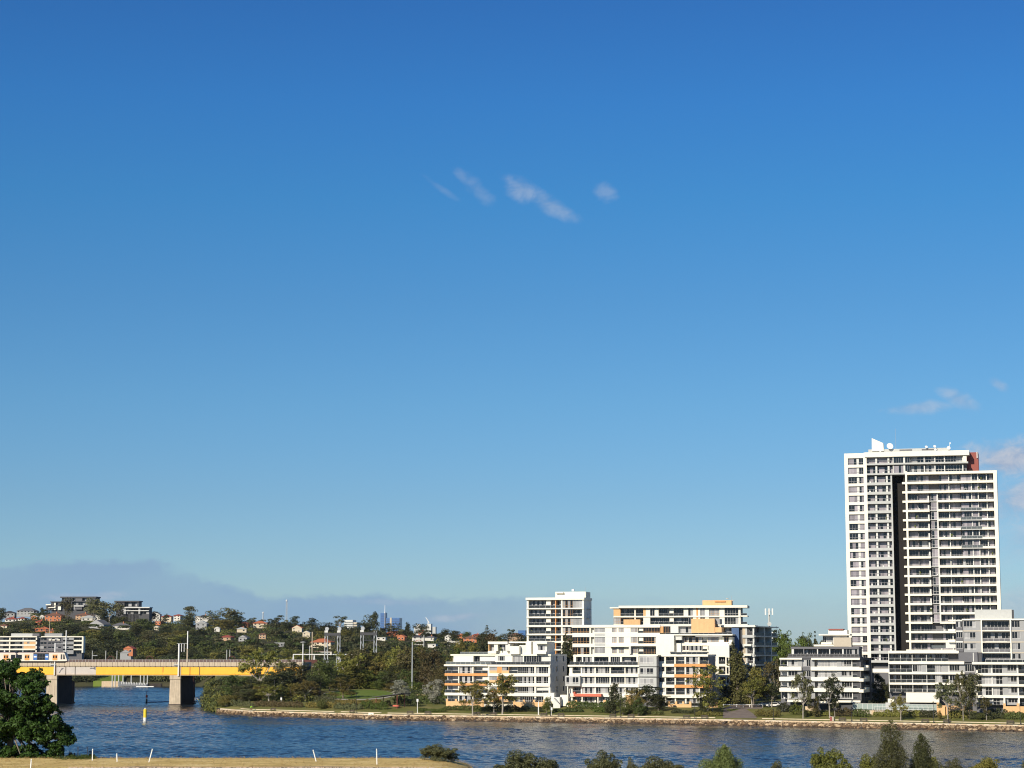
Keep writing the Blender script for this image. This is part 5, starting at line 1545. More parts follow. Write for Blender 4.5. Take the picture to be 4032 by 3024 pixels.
    # overhead line masts
    for (X, Yt, Yb, v, m, r) in ((218, 2532, 2658, -.6, paintw, .32), (705.5, 2535, 2662, -.6, paintw, .35)):
        MB().bar((U(X, 2600), v, b.z(Yb, v, X)), (U(X, 2600), v, b.z(Yt, v, X)), r, r, 8).build('mast', m, b.root)
        MB().box(U(X) - 2.0, U(X) + .3, v - .3, .2, zd - 1.3, zd - .9).build('mast_bracket', slabgrey, b.root)
        for dx in (-1.9, -1.2): MB().box(U(X) + dx, U(X) + dx + .1, v - .2, v - .1, zd - .9, zd + .2).build('mast_bracket', slabgrey, b.root)
    for (X, Yt, v, m2) in ((259, 2482, 13.5, slabgrey), (738, 2485, 13.5, concr)):
        zb2 = zd; zt2 = b.z(Yt, v, X); u = b.u(X, v, 2560)
        MB().bar((u, v, zb2), (u, v, zb2 + (zt2 - zb2) * .42), .3, .3, 8).build('mast', m2, b.root)
        MB().bar((u, v, zb2 + (zt2 - zb2) * .42), (u, v, zt2), .26, .24, 8).build('mast', paintw, b.root)
        z1 = b.z(2535, v, X)
        MB().box(u - 4.5, u, v - .1, v + .1, z1, z1 + .12).build('mast_arm', steel, b.root)
        for dx in (-2.5, -1.4):
            MB().bar((u + dx * (1 if X > 500 else .01) , v, z1 - 3.3), (u + dx * (1 if X > 500 else .01), v, z1 + .1), .13, .13, 6).build('insulator', paintw, b.root)
    return b
BR = bridge()

def old_bridge():
    # the older rust-coloured line behind, with its small hoops
    b = Bld('footbridge', 'rust-red older bridge edge with small hoops, seen just above the concrete railing', 'bridge', 700, 2598, 880, -8, 0.0)
    z0 = b.z(2600.5, 0, 700); z1 = b.z(2597.5, 0, 700)
    MB().box(b.u(-120), b.u(1250), 0, 2, z0 - 1.2, z1).build('girder', rust, b.root)
    MB().box(b.u(-120), b.u(1250), .2, 8, z0 - 2.4, z0 - 1.21).build('deck', wood_d, b.root)
    for X in (436, 588, 912):
        u = b.u(X); r = 1.5
        mb = MB(); n = 8
        for i in range(n):
            t0, t1 = pi * i / n, pi * (i + 1) / n
            mb.bar((u + r * cos(t0), .5, z1 + r * sin(t0)), (u + r * cos(t1), .5, z1 + r * sin(t1)), .2, .2, 5)
        mb.build('hoop', rust, b.root)
    for X in (413, 457, 360, 890, 902):
        MB().bar((b.u(X), 1, z1), (b.u(X), 1, b.z(2562 if X < 500 else 2558, 1, X)), .16).build('post', slabgrey, b.root)
    MB().bar((b.u(360), 1, b.z(2581, 1, 360)), (b.u(380), 1, b.z(2581, 1, 380)), .14).build('arm', steel, b.root)
    pm = MB().lathe([(1.7, -2), (1.5, 8)], (0, 0, 0), 12).mesh('pier', rust)
    for X in (245, 745): link('pier', pm, b.root, (b.u(X), 3.5, 0), scale=(1, 1, (z0 - 2.4) / 8))
old_bridge()

def train():
    b = Bld('train_carriage', 'cream front train carriage with orange doors and blue window bays, leading cab to the right', 'train', 180, 2590, BD + 4.5, -8, 0.0)
    zf = b.z(2607, 0, 180); z_r = b.z(2571, 0, 180)
    def car(b, X0, X1, cab):
        U = lambda X, Y=2590: b.u(X, 0, Y)
        zb, zt = zf + .05, z_r; h = zt - zb
        u0, u1 = U(X0), U(X1)
        # body outline with a raked nose
        nose = .9 if cab else .05
        pts = [(u0, zb + .35), (u1 + (.15 if cab else 0), zb + .35), (u1 + (.15 if cab else 0), zb + .9), (u1 - nose, zt), (u0, zt)]
        MB().prism_y(pts, 0, 3).build('body', trainw, b.root)
        MB().box(u0 + .3, u1 - nose - .4, .25, 2.75, zt, zt + .34).build('roof', trainroof, b.root)
        MB().box(u0 + .6, u1 - .8, .3, 2.7, zb - .1, zb + .35).build('underframe', wood_d, b.root)
        return U, zb, zt, h, u0, u1
    U, zb, zt, h, u0, u1 = car(b, 68, 262, True)
    Y = lambda f: zb + h * f
    for X0, X1 in ((97, 116), (207, 226)):
        d = MB().box(U(X0), U(X1), -.06, 0, Y(.18), Y(.82)).build('door', traino, b.root)
        for a, c in ((.08, .40), (.60, .92)):
            w = U(X1) - U(X0); MB().box(U(X0) + w * a, U(X0) + w * c, -.09, -.06, Y(.42), Y(.72)).build('door_window', glassd, d)
    MB().box(U(131), U(192), -.05, 0, Y(.22), Y(1.0)).build('window_bay', darkgrey, b.root)
    for X0, X1 in ((132, 146), (178, 191)):
        p = MB().box(U(X0), U(X1), -.09, -.05, Y(.22), Y(.84)).build('poster', trainb, b.root)
        MB().box(U(X0) + .15, U(X1) - .2, -.11, -.09, Y(.5), Y(.66)).build('cloud_print', paintw, p)
    n = 3
    for k in range(n):
        MB().box(U(147.5 + k * 10), U(156 + k * 10), -.09, -.05, Y(.58), Y(.88)).build('window', glassd, b.root)
        MB().box(U(147.5 + k * 10), U(156 + k * 10), -.09, -.05, Y(.25), Y(.5)).build('window', glassd, b.root)
    MB().box(U(70), U(86), -.06, 0, Y(.3), Y(.8)).build('window', glassd, b.root)
    MB().box(U(239), U(245), -.06, 0, Y(.3), Y(.85)).build('cab_door', black, b.root)
    q = [(U(249), Y(.32)), (U(256), Y(.32)), (U(253), Y(.84)), (U(249), Y(.84))]
    MB().prism_y(q, -.06, 0).build('cab_window', glassd, b.root)
    zz = Y(.16); MB().box(u0 + .2, u1 - .3, -.04, 0, zz - .2, zz).build('stripe', white, b.root)
    c = Bld('train_carriage', 'second cream carriage cut by the left edge of the picture, behind the tree top', 'train', 0, 2590, BD + 6.0, -8, 0.0)
    U, zb, zt, h, u0, u1 = car(c, -150, 62, False)
    for X0, X1 in ((14, 33), (-100, -81)):
        d = MB().box(U(X0), U(X1), -.06, 0, Y(.18), Y(.82)).build('door', traino, c.root)
        for a, e in ((.08, .40), (.60, .92)):
            w = U(X1) - U(X0); MB().box(U(X0) + w * a, U(X0) + w * e, -.09, -.06, Y(.42), Y(.72)).build('door_window', glassd, d)
    MB().box(U(43), U(60), -.06, 0, Y(.22), Y(.8)).build('window', glassd, c.root)
    MB().box(U(-70), U(-6), -.05, 0, Y(.22), Y(1.0)).build('window_bay', darkgrey, c.root)
    MB().lathe([(.3, 0), (.35, .5), (.1, .8)], (U(12), 1.5, zt + .3), 8).build('roof_vent', paintw, c.root)
train()
# ================================================================== sea wall, promenade furniture
def seawall():
    # coping stones: one per 1.9 m, each its own block
    root = thing('sea_wall', 'sandstone-coped rubble sea wall running along the whole far bank', 'wall', (0, 0, 0))
    stone_m = [sandst, mat('pale_sandstone', (.62, .52, .38), .85, var=.12, vscale=1.5)]
    pts = []
    X = 880.0
    def P(X, t, z): D = shore(X) + t; return Vector(((X - CX) / F * D, D, z))
    # walk along in metres
    Xs_, s = [], 0.0
    X = 880.0; prev = P(X, 3.6, 0)
    while X < 4300:
        Xs_.append(X)
        X += 24.0 * 0.93
    unit = [MB().box(0.01, .985, 0, 1, 0, 1).mesh('coping_stone', m) for m in stone_m]
    for i in range(len(Xs_) - 1):
        a, c = P(Xs_[i], 3.35, 1.22), P(Xs_[i + 1], 3.35, 1.22)
        L_ = (c - a).length; ang_ = atan2(c.y - a.y, c.x - a.x)
        link('coping_stone', unit[R.randrange(2)], root, a, (0, 0, ang_), (L_, .75, .46 + R.uniform(-.015, .02)))
    # rocks of the revetment: the largest ones as their own pieces, the small rest joined
    rm = [mat('brown_rock', (.15, .095, .05), .95, var=.35, vscale=2, objvar=.45), mat('tan_rock', (.36, .26, .155), .95, var=.25, vscale=2, objvar=.3), mat('wet_dark_rock', (.055, .04, .03), .8, var=.3, vscale=2)]
    def rock(q, s=1):
        mb = MB(); n = 7
        vs = []
        for zl, rr in ((-.35, .8), (.1, 1.0), (.5, .55)):
            for i in range(n):
                t = 2 * pi * i / n
                r = rr * q.uniform(.75, 1.15) * .5
                vs.append((r * cos(t) * 1.25, r * sin(t), zl * q.uniform(.8, 1.2)))
        mb.v = vs
        for l in range(2):
            for i in range(n):
                j = (i + 1) % n
                mb.f.append((l * n + i, l * n + j, (l + 1) * n + j, (l + 1) * n + i))
        mb.f.append(tuple(range(2 * n, 3 * n)))
        return mb
    q = random.Random(3)
    rocks = [[rock(q).mesh('rock', m) for _ in range(5)] for m in rm]
    for i in range(290):
        X = 4080 - (i / 290.0) * 3200 + q.uniform(-4, 4)
        t = q.uniform(-.6, 3.0); f = (t + .6) / 3.6
        z = -.15 + 1.25 * f
        k = 2 if f < .18 else (1 if q.random() < (.15 + .6 * f) else 0)
        s = q.uniform(.8, 1.5)
        link('rock', rocks[k][q.randrange(5)], root, P(X, t, z), (q.uniform(-.4, .4), q.uniform(-.4, .4), q.uniform(0, 6)), (s * q.uniform(.8, 1.3), s, s * .7))
    # small rubble
    for kk, m in enumerate(rm):
        mb = MB()
        for i in range((6500, 2600, 3400)[kk]):
            X = q.uniform(868, 4500)
            t = q.uniform(-.9, 3.3) if kk < 2 else q.uniform(-1.2, .2)
            if kk == 1: t = 3.3 - abs(q.gauss(0, 1.1))
            f = (t + 1) / 4.3
            p = P(X, t, -.3 + 1.5 * f); s = q.uniform(.25, .6)
            a = q.uniform(0, 3)
            n = len(mb.v)
            vs = [(-1, -.7, -.5), (1, -.8, -.6), (1.1, .8, -.4), (-.9, .9, -.5), (-.5, -.4, .6), (.6, -.5, .5), (.5, .5, .65), (-.6, .4, .5)]
            ca, sa = cos(a), sin(a)
            for v in vs:
                x, y, z = v[0] * s * .6 * q.uniform(.8, 1.2), v[1] * s * .6, v[2] * s * .6 * q.uniform(.7, 1.2)
                mb.v.append((p.x + x * ca - y * sa, p.y + x * sa + y * ca, p.z + z))
            mb.f += [tuple(n + i_ for i_ in qd) for qd in ((4, 5, 6, 7), (0, 1, 5, 4), (1, 2, 6, 5), (2, 3, 7, 6), (3, 0, 4, 7))]
        o = mb.build('rubble', m, root); o['kind'] = 'stuff'
    # low sandstone kerb wall behind the promenade, in lengths
    kw = thing('kerb_wall', 'low pale sandstone kerb behind the promenade, broken where the benches stand', 'wall', (0, 0, 0))
    u2 = MB().box(0.004, .996, 0, 1, 0, 1).mesh('kerb_stone', stone_m[1])
    gaps = [(1330, 1345), (1510, 1530), (2800, 2965)]
    X = 960.0
    while X < 4280:
        c = X + 26
        if not any(g0 - 20 < X < g1 for g0, g1 in gaps):
            a_, c_ = P(X, 10.45, 1.4), P(c, 10.45, 1.4)
            link('kerb_stone', u2, kw, a_, (0, 0, atan2(c_.y - a_.y, c_.x - a_.x)), ((c_ - a_).length, .5, .62))
        X = c
seawall()

def spot(X, t):
    D = shore(X) + t
    return ((X - CX) / F * D, D, bank_z(X, D))
def along(X):
    a, b_ = spot(X - 10, 5), spot(X + 10, 5)
    return atan2(b_[1] - a[1], b_[0] - a[0])

# timber benches with backs
def bench():
    t = thing('bench', '', 'bench')
    for k in range(3): MB().box(-.95, .95, -.02 + k * .17, .12 + k * .17, .42, .46).build('seat_slat', wood_d, t)
    for k in range(2): MB().box(-.95, .95, .50 + k * .03, .54 + k * .03, .56 + k * .2, .72 + k * .2).build('back_slat', wood_d, t)
    for x in (-.8, .72):
        mb = MB(); mb.box(x, x + .08, .0, .08, 0, .42); mb.box(x, x + .08, .45, .53, 0, .92); mb.box(x, x + .08, 0, .53, .36, .42); mb.build('leg', black, t)
    return t
BEN = [(1083, 'at the seaward bend near the cyclist'), (1390, 'first right of the long planted bed'), (1617, 'before the grey-leaved tree'), (1686, 'right of the notice pillar'), (1877, 'in front of the orange-fronted block, left of the pair'), (1941, 'in front of the orange-fronted block, right of the pair'),
       (2137, 'by the small round tree'), (2204, 'before the outside stair'), (2405, 'below the coral balcony'), (2476, 'in front of the dense trees'), (2692, 'left of the driveway, before the rounded balconies'), (2762, 'nearest the driveway on its left'),
       (3297, 'beside the reddish bin'), (3380, 'in front of the glass pool fence'), (3619, 'before the bright grass strip'), (3704, 'below the apricot garden wall'), (3950, 'near the right edge by the lamp')]
proto = None
for X, where in BEN:
    if proto is None: b_ = proto = bench()
    else: b_ = copy_tree(proto)
    b_.location = spot(X, 9.2); b_.rotation_euler = (0, 0, along(X)); b_.scale = (1.15, 1.15, 1.1)
    b_['label'] = 'dark timber bench on the promenade ' + where; b_['group'] = 'benches along the promenade'

# slim black promenade lamps with small lit-less heads
def lamp(h=4.6):
    t = thing('street_lamp', '', 'street lamp')
    MB().bar((0, 0, 0), (0, 0, h), .085, .06, 8).build('pole', black, t)
    MB().lathe([(.05, 0), (.26, .1), (.28, .16), (.05, .3)], (0, 0, h), 10).build('lamp_head', black, t)
    MB().lathe([(.16, 0), (.16, .35)], (0, 0, 0), 8).build('base', black, t)
    return t
LMP = [(1410, 2730, 'between the lawn mound and the picnic shelter'), (1903, 2735, 'in front of the orange balconies'), (2166, 2742, 'beside the small round tree'), (2437, 2755, 'below the coral balcony block'), (2727, 2748, 'in front of the rounded orange balconies'),
       (3032, 2790, 'low post right of the driveway'), (3335, 2790, 'in front of the grey pavilion block'), (3655, 2762, 'before the glass fence'), (3712, 2752, 'left of the two gum trees at the apricot wall'), (3992, 2770, 'near the right edge of the picture')]
proto = None
for X, Yt, where in LMP:
    p = spot(X, 9.4)
    zt = EYE + ray(X, Yt)[2] * p[1]
    h = max(1.2, zt - p[2] - .3)
    t = lamp(h)
    t.location = p; t['label'] = 'slim black lamp post ' + where; t['group'] = 'lamp posts on the promenade'

def post(name, label, cat, X, Yt, D, m, r=.12, zb=None, extra=None, group=None):
    x, y, z = on(X, D)
    if zb is not None: z = zb
    h = EYE + ray(X, Yt)[2] * D - z
    t = thing(name, label, cat, (x, y, z), 0, group)
    MB().bar((0, 0, 0), (0, 0, h), r, r * .75, 8).build('pole', m, t)
    if extra == 'banner':
        MB().box(-.3, .3, -.1, .12, h - .9, h).build('sign_panel', paintw, t)
    if extra == 'flood':
        mb = MB(); mb.box(-1.4, 1.4, -.15, .15, h - .25, h); mb.build('cross_arm', m, t)
        for k in range(3): MB().box(-1.3 + k * .95, -.7 + k * .95, -.4, .1, h, h + .4).build('floodlight', paintw, t)
    if extra == 'cup':
        MB().lathe([(.1, 0), (1.1, .45), (1.2, .6), (.2, .75)], (0, 0, h - .2), 12).build('lamp_head', paintw, t)
    if extra == 'arm':
        mb = MB(); mb.bar((0, 0, h - .05), (.7, 0, h + .5), r * .7); mb.bar((.7, 0, h + .5), (3.6, 0, h + .6), r * .6); mb.build('arm', m, t)
        MB().box(3.3, 4.1, -.12, .12, h + .5, h + .68).build('lamp_head', paintw, t)
    return t
post('light_mast', 'very tall grey light mast rising out of the park trees', 'mast', 1623.5, 2528, 760, steel, .26, extra=None)
post('street_lamp', 'white lamp post with a saucer-shaped head in front of the railway gantries', 'street lamp', 1193, 2532, 800, paintw, .26, extra='cup')
post('power_pole', 'bare pale pole right of the saucer lamp, before the hillside houses', 'pole', 1229, 2488, 930, concr, .3)
post('power_pole', 'short pale pole beside the tall bare pole near the railway', 'pole', 1219, 2543, 935, slabgrey, .22)
post('power_pole', 'thin pale pole among the houses left of the dark roofed house', 'pole', 1669, 2500, 1500, slabgrey, .35)
post('power_pole', 'slender pole on the left hillside beside the orange brick house', 'pole', 193, 2432, 1560, concr, .3)
post('flag_pole', 'white flagpole-like post on the lawn before the stair between blocks', 'pole', 2120, 2762, shore(2120) + 12, paintw, .2)
post('notice_post', 'small white sign on a post by the promenade, right of the picnic shelter', 'sign', 1645, 2752, shore(1645) + 11, paintw, .12, extra='banner')
post('notice_post', 'tiny white sign on a post near the small round tree', 'sign', 2171, 2785, shore(2171) + 10.8, paintw, .07, extra='banner')
post('notice_post', 'white street sign at the end of the driveway', 'sign', 2886, 2755, 672, paintw, .08, extra='banner')
post('street_lamp', 'curved-arm grey street light beside the driveway trees', 'street lamp', 2818, 2700, 668, steel, .12, extra='arm')
post('notice_post', 'small white park sign among the trees near the cyclist', 'sign', 1110, 2745, 722, paintw, .08, extra='banner')

# white notice board on the sea wall
p = spot(1468, 3.5)
t = thing('notice_board', 'white three-part notice board standing on the sea wall, facing the river', 'sign', (p[0], p[1] - .35, 0), along(1468))
for k in range(3): MB().box(-1.15 + k * .78, -.45 + k * .78, 0, .08, .8, 2.05).build('panel', white, t)
mb = MB()
for k in range(3): mb.box(-.95 + k * .78, -.9 + k * .78, -.02, 0, 1.1, 1.8)
mb.build('panel_mark', greyw, t)
for x in (-1.1, 1.05): MB().box(x, x + .08, .1, .18, -.3, 1.6).build('leg', steel, t)
# reddish bin pair
p = spot(3259, 9.6)
t = thing('litter_bin', 'boxed red-and-cream litter bin beside a promenade bench', 'bin', p, along(3259))
MB().box(-.45, .25, -.35, .35, 0, 1.25).build('bin_body', brickred, t); MB().box(.27, .7, -.33, .33, 0, 1.15).build('bin_panel', beige, t); MB().box(-.5, .72, -.4, .4, 1.26, 1.34).build('lid', beige, t)

# boulders and stairs on the wall (timber ramp pieces)
for X, lab in ((1535, 'dark timber steps leaning on the rocks near the notice board'), (2834, 'dark slanted boat steps on the rocks below the driveway')):
    p = spot(X, 1.4)
    t = thing('boat_steps', lab, 'steps', (p[0], p[1], .2), along(X))
    mb = MB().prism_y([(-1.6, -.2), (.2, -.2), (1.6, 1.1), (1.1, 1.1)], -.6, .3); mb.build('stringer', wood_d, t)
    for k in range(5): MB().box(-1.2 + k * .5, -.8 + k * .5, -.7, .4, .0 + k * .24, .08 + k * .24).build('step', wood_d, t)

# driveway barrier
p = on(2900, shore(2900) + 46)
t = thing('barrier_fence', 'low white rail fence across the top of the driveway', 'fence', (p[0], p[1], p[2]), radians(-8))
MB().box(-6.5, 8.0, -.05, .05, .82, .96).build('rail', paintw, t)
for k in range(8): MB().box(-6.4 + k * 2.04, -6.25 + k * 2.04, -.06, .06, -.3, .82).build('post', paintw, t)

# pool fence and pool terrace
p0, p1 = at(3358, 2770, shore(3358) + 27), at(3690, 2770, shore(3690) + 27)
t = thing('glass_fence', 'pale green glass pool fence above the clipped hedge', 'fence', (p0[0], p0[1], 0), atan2(p1[1] - p0[1], p1[0] - p0[0]))
Lf = sqrt((p1[0] - p0[0]) ** 2 + (p1[1] - p0[1]) ** 2)
zt = EYE + ray(3500, 2771)[2] * (shore(3500) + 27); zb = zt - 1.75
poolg = mat('pale_green_glass', (.30, .36, .33), .2, coat=.3)
n = 17
for i in range(n):
    MB().box(Lf * i / n + .06, Lf * (i + 1) / n - .04, 0, .03, zb, zt - .08).build('glass_panel', poolg, t)
    MB().box(Lf * i / n - .04, Lf * i / n + .05, -.03, .06, zb - .6, zt).build('post', framew, t)
MB().box(0, Lf, -.03, .06, zt - .07, zt).build('top_rail', framew, t)
MB().box(-.5, Lf + .4, .5, 1.2, zb - 2, zb).build('terrace_wall', beige, t)
a, b2 = .27, .97
MB().box(Lf * a, Lf * b2, -1.0, -.95, zb + .1, zb + .17).build('lower_rail', framew, t)
MB().box(Lf * a, Lf * b2, -1.0, -.95, zb + .95, zb + 1.02).build('lower_rail', framew, t)
for i in range(13):
    x = Lf * (a + (b2 - a) * i / 12); MB().box(x, x + .07, -1.0, -.94, zb - .5, zb + 1.0).build('post', framew, t)
MB().box(Lf * .40, Lf * .46, -.6, .4, zb - .2, zt + .35).build('pump_box', slabgrey, t)
# sandstone-coloured blocks in the planting
for X, Yt, t_, w, h, lab in ((3180, 2775, 30, 4.0, 1.6, 'low sandstone planter wall under the pavilion block trees'), (3690, 2782, 26, 1.6, 2.6, 'apricot gate pier at the end of the glass fence'), (3420, 2780, 24, .9, 1.4, 'small sandstone block at the hedge end')):
    p = spot(X, t_)
    o = MB().box(-w / 2, w / 2, 0, .6, -.5, h).build('planter_wall', apricot if 'apricot' in lab else sandst); o.location = p; o.rotation_euler = (0, 0, along(X)); tag(o, lab, 'wall')

# picnic shelter with sloping dark roof
p = on(1545, shore(1545) + 26)
t = thing('picnic_shelter', 'dark sloping-roofed picnic shelter on red posts in the park', 'shelter', p, along(1545))
MB().prism_y([(-6.4, 3.3), (5.2, 4.6), (5.2, 4.8), (-6.4, 3.5)], -2.5, 3).build('roof', darkgrey, t)
for x, h in ((-5, 3.4), (3.4, 4.4)):
    for y in (-2, 2.2): MB().bar((x, y, -.3), (x, y, h), .12).build('post', brickred, t)
MB().box(1, 3.2, -1, .2, .4, .9).build('table', redw, t); MB().box(.4, 3.8, -1.6, -1.2, .3, .45).build('seat', wood_d, t)
o = MB().box(-6, 6, 0, .4, -.3, 1.2).build('sandstone_wall', sandst); o.location = on(1655, 742); tag(o, 'low rough sandstone wall behind the picnic shelter', 'wall')

# marker beacons in the river
def beacon(X, Yt, Yw, r, lab, ms, name='channel_marker'):
    D = EYE / -ray(X, Yw)[2]
    p = at(X, Yw, D)
    h = EYE + ray(X, Yt)[2] * D
    t = thing(name, lab, 'channel marker', (p[0], p[1], 0))
    MB().lathe([(r * 1.15, -1.5), (r * 1.15, .35)], (0, 0, 0), 14).build('footing', slabgrey, t)
    zs = [.35, h * .32, h * .93]
    MB().lathe([(r * .85, .35), (r, .7), (r, zs[1])], (0, 0, 0), 14).build('lower_pile', ms[0], t)
    MB().lathe([(r, zs[1]), (r, zs[2] * .97), (r * .6, zs[2])], (0, 0, 0), 14).build('upper_pile', ms[1], t)
    MB().lathe([(r * .25, zs[2]), (r * .45, zs[2] + .1), (r * .4, h), (.02, h + .05)], (0, 0, 0), 10).build('light', paintw, t)
    return t
beacon(570.5, 2788, 2843, .52, 'yellow and white cylindrical marker pile standing in the middle of the river', (paintw, mat('marker_yellow', (.75, .55, .03), .5)))
D = EYE / -ray(577, 2768)[2]
p = at(577, 2768, D)
t = thing('channel_marker', 'slim red and white beacon on a dark pile, under the bridge', 'channel marker', (p[0], p[1], 0))
MB().lathe([(.42, -1.5), (.38, 1.6)], (0, 0, 0), 10).build('pile', black, t)
MB().lathe([(.30, 1.6), (.30, 2.3)], (0, 0, 0), 10).build('white_band', paintw, t)
MB().lathe([(.42, 2.3), (.42, 3.3)], (0, 0, 0), 10).build('red_band', mat('marker_red', (.6, .04, .03), .5), t)
MB().bar((0, 0, 3.3), (0, 0, 5.0), .12, .08).build('mast', brickred, t)

# floating boom and white jetty beside the pier
def water_pt(X, Y): D = EYE / -ray(X, Y)[2]; return at(X, Y, D)
a, b2 = water_pt(582, 2768), water_pt(668, 2764)
t = thing('floating_boom', 'line of white floats running from the red beacon to the bridge pier', 'boom', (a[0], a[1], 0), atan2(b2[1] - a[1], b2[0] - a[0]))
L_ = sqrt((b2[0] - a[0]) ** 2 + (b2[1] - a[1]) ** 2)
for k in range(14):
    MB().lathe([(.15, 0), (.36, .2), (.36, .55), (.12, .72)], (L_ * k / 14, 0, -.15), 8).build('float', paintw, t)
MB().box(0, L_, -.25, -.15, .05, .18).build('boom_rail', steel, t)
a, b2 = water_pt(768, 2764), water_pt(885, 2756)
t = thing('white_gangway', 'white truss gangway beside the bridge pier, leading to the tree-lined bank', 'jetty', (a[0], a[1], 0), atan2(b2[1] - a[1], b2[0] - a[0]))
L_ = sqrt((b2[0] - a[0]) ** 2 + (b2[1] - a[1]) ** 2)
for z in (.7, 1.7):
    MB().prism_y([(0, z), (L_, z + .9), (L_, z + 1.02), (0, z + .14)], 0, .1).build('chord', paintw, t)
    MB().prism_y([(0, z), (L_, z + .9), (L_, z + 1.02), (0, z + .14)], 1.6, 1.7).build('chord', paintw, t)
MB().prism_y([(0, .65), (L_, 1.55), (L_, 1.6), (0, .7)], .1, 1.6).build('deck', slabgrey, t)
n = 12
for k in range(n):
    x = L_ * k / n; x2 = L_ * (k + 1) / n; z = .7 + .9 * k / n
    mb = MB().bar((x, .05, z), (x2, .05, z + 1.05), .07, .07, 5); mb.bar((x, .05, z), (x, .05, z + 1.05), .07, .07, 5); mb.build('truss_brace', paintw, t)
for x in (L_ * .45, L_ * .9): MB().bar((x, .8, -1.5), (x, .8, 1.2), .4, .4, 8).build('pile', black, t)
MB().box(-9, .5, -.6, 2.2, -.2, .45).build('pontoon', slabgrey, t)

# far-bank jetty, sea wall and lawn seen under the bridge
a = at(395, 2700, 1240)
t = thing('far_jetty', 'grey ferry jetty with tall piles and pontoon on the far bank, seen under the bridge', 'jetty', (a[0], 1240, 0))
S = px(1240)
def JX(X): return (X - 395) * S
for X, h in ((441, 7.6), (452, 9.0), (466, 7.0), (483, 9.0), (515, 7), (551, 7.6), (565, 8.4), (578, 8.4)): MB().bar((JX(X), 0, -2), (JX(X), 0, h), .36, .36, 8).build('pile', slabgrey, t)
MB().prism_y([(JX(467), .3), (JX(577), .3), (JX(577), 1.8), (JX(520), 2.2), (JX(467), 3.2)], -2, 2).build('gangway', mat('grey_deck', (.16, .17, .18), .7), t)  # gangway in one flat grey
for k in range(16):
    x = JX(480) + (JX(575) - JX(480)) * k / 15; MB().box(x, x + .25, -2.2, -2.05, 1.6 - k * .02, 3.2 - k * .05).build('balustrade', paintw, t)
MB().box(JX(538), JX(606), -3, -1, -.2, .5).build('pontoon', paintw, t)
MB().box(JX(580), JX(632), 1, 4, -.5, 2.0).build('landing', stain_shade, t)
o = MB().box(JX(392), JX(470), 6, 8, -1, 3.3).build('far_sea_wall', sandst); o.location = (a[0], 1240, 0); tag(o, 'pale sandstone retaining wall on the far bank below a green lawn', 'wall')
def farlawn(X, D): return land(X, D)
mbx = MB()
XL = list(range(384, 505, 10)); DL = [1252, 1256, 1264, 1272, 1280]
for D in DL:
    for X in XL: mbx.v.append(((X - CX) / F * D, D, land(X, D) + .8 + (D - 1250) * .03))
w = len(XL)
for j in range(len(DL) - 1):
    for i in range(w - 1):
        k = j * w + i; mbx.f.append((k, k + 1, k + w + 1, k + w))
tag(mbx.build('far_lawn', g_green), kind='structure')

# foreground posts stuck in the dry grass
for i, (X, Yt, Yb, lean, lab) in enumerate(((134, 2985, 3030, -3, 'leftmost white marker post, below the big leafy tree'), (375, 2950, 2995, 0, 'white marker post right of the big tree, upright'), (472, 2968, 3000, 4, 'short white marker post between two taller ones'),
        (596, 2950, 3002, -14, 'white marker post leaning to the right'), (1250, 2952, 2998, 16, 'white marker post leaning to the left'), (1488, 2950, 3010, 2, 'tall white marker post near the round bush'))):
    D = 160
    while near_z(X, D) < EYE + ray(X, Yb)[2] * D and D < 177: D += .25
    if Yb > 3020: D = 158
    p = on(X, D); h = (Yb - Yt) * px(D)
    t = thing('marker_post', lab, 'post', p, 0, 'white posts in the dry grass'); t.rotation_euler = (0, radians(-lean), 0)
    MB().box(-.036, .036, -.03, .03, -.2, h).build('post', paintw, t)
    MB().box(-.05, .05, -.036, -.03, h * .82, h * .9).build('reflector', slabgrey, t)
for i, (X, Yt, Yb, lab) in enumerate(((318, 2940, 2975, 'thin blue-grey post with a small plate, left of its twin'), (355, 2940, 2975, 'thin blue-grey post with a small plate, right of its twin'))):
    D = 196; z = EYE + ray(X, Yb)[2] * D; h = (Yb - Yt) * px(D)
    t = thing('sign_post', lab, 'post', (ray(X, 2560)[0] * D, D, z)); MB().bar((0, 0, -2.5), (0, 0, h), .05).build('pole', steel, t); MB().box(-.1, .08, -.06, 0, h - .25, h - .05).build('plate', paintw, t)

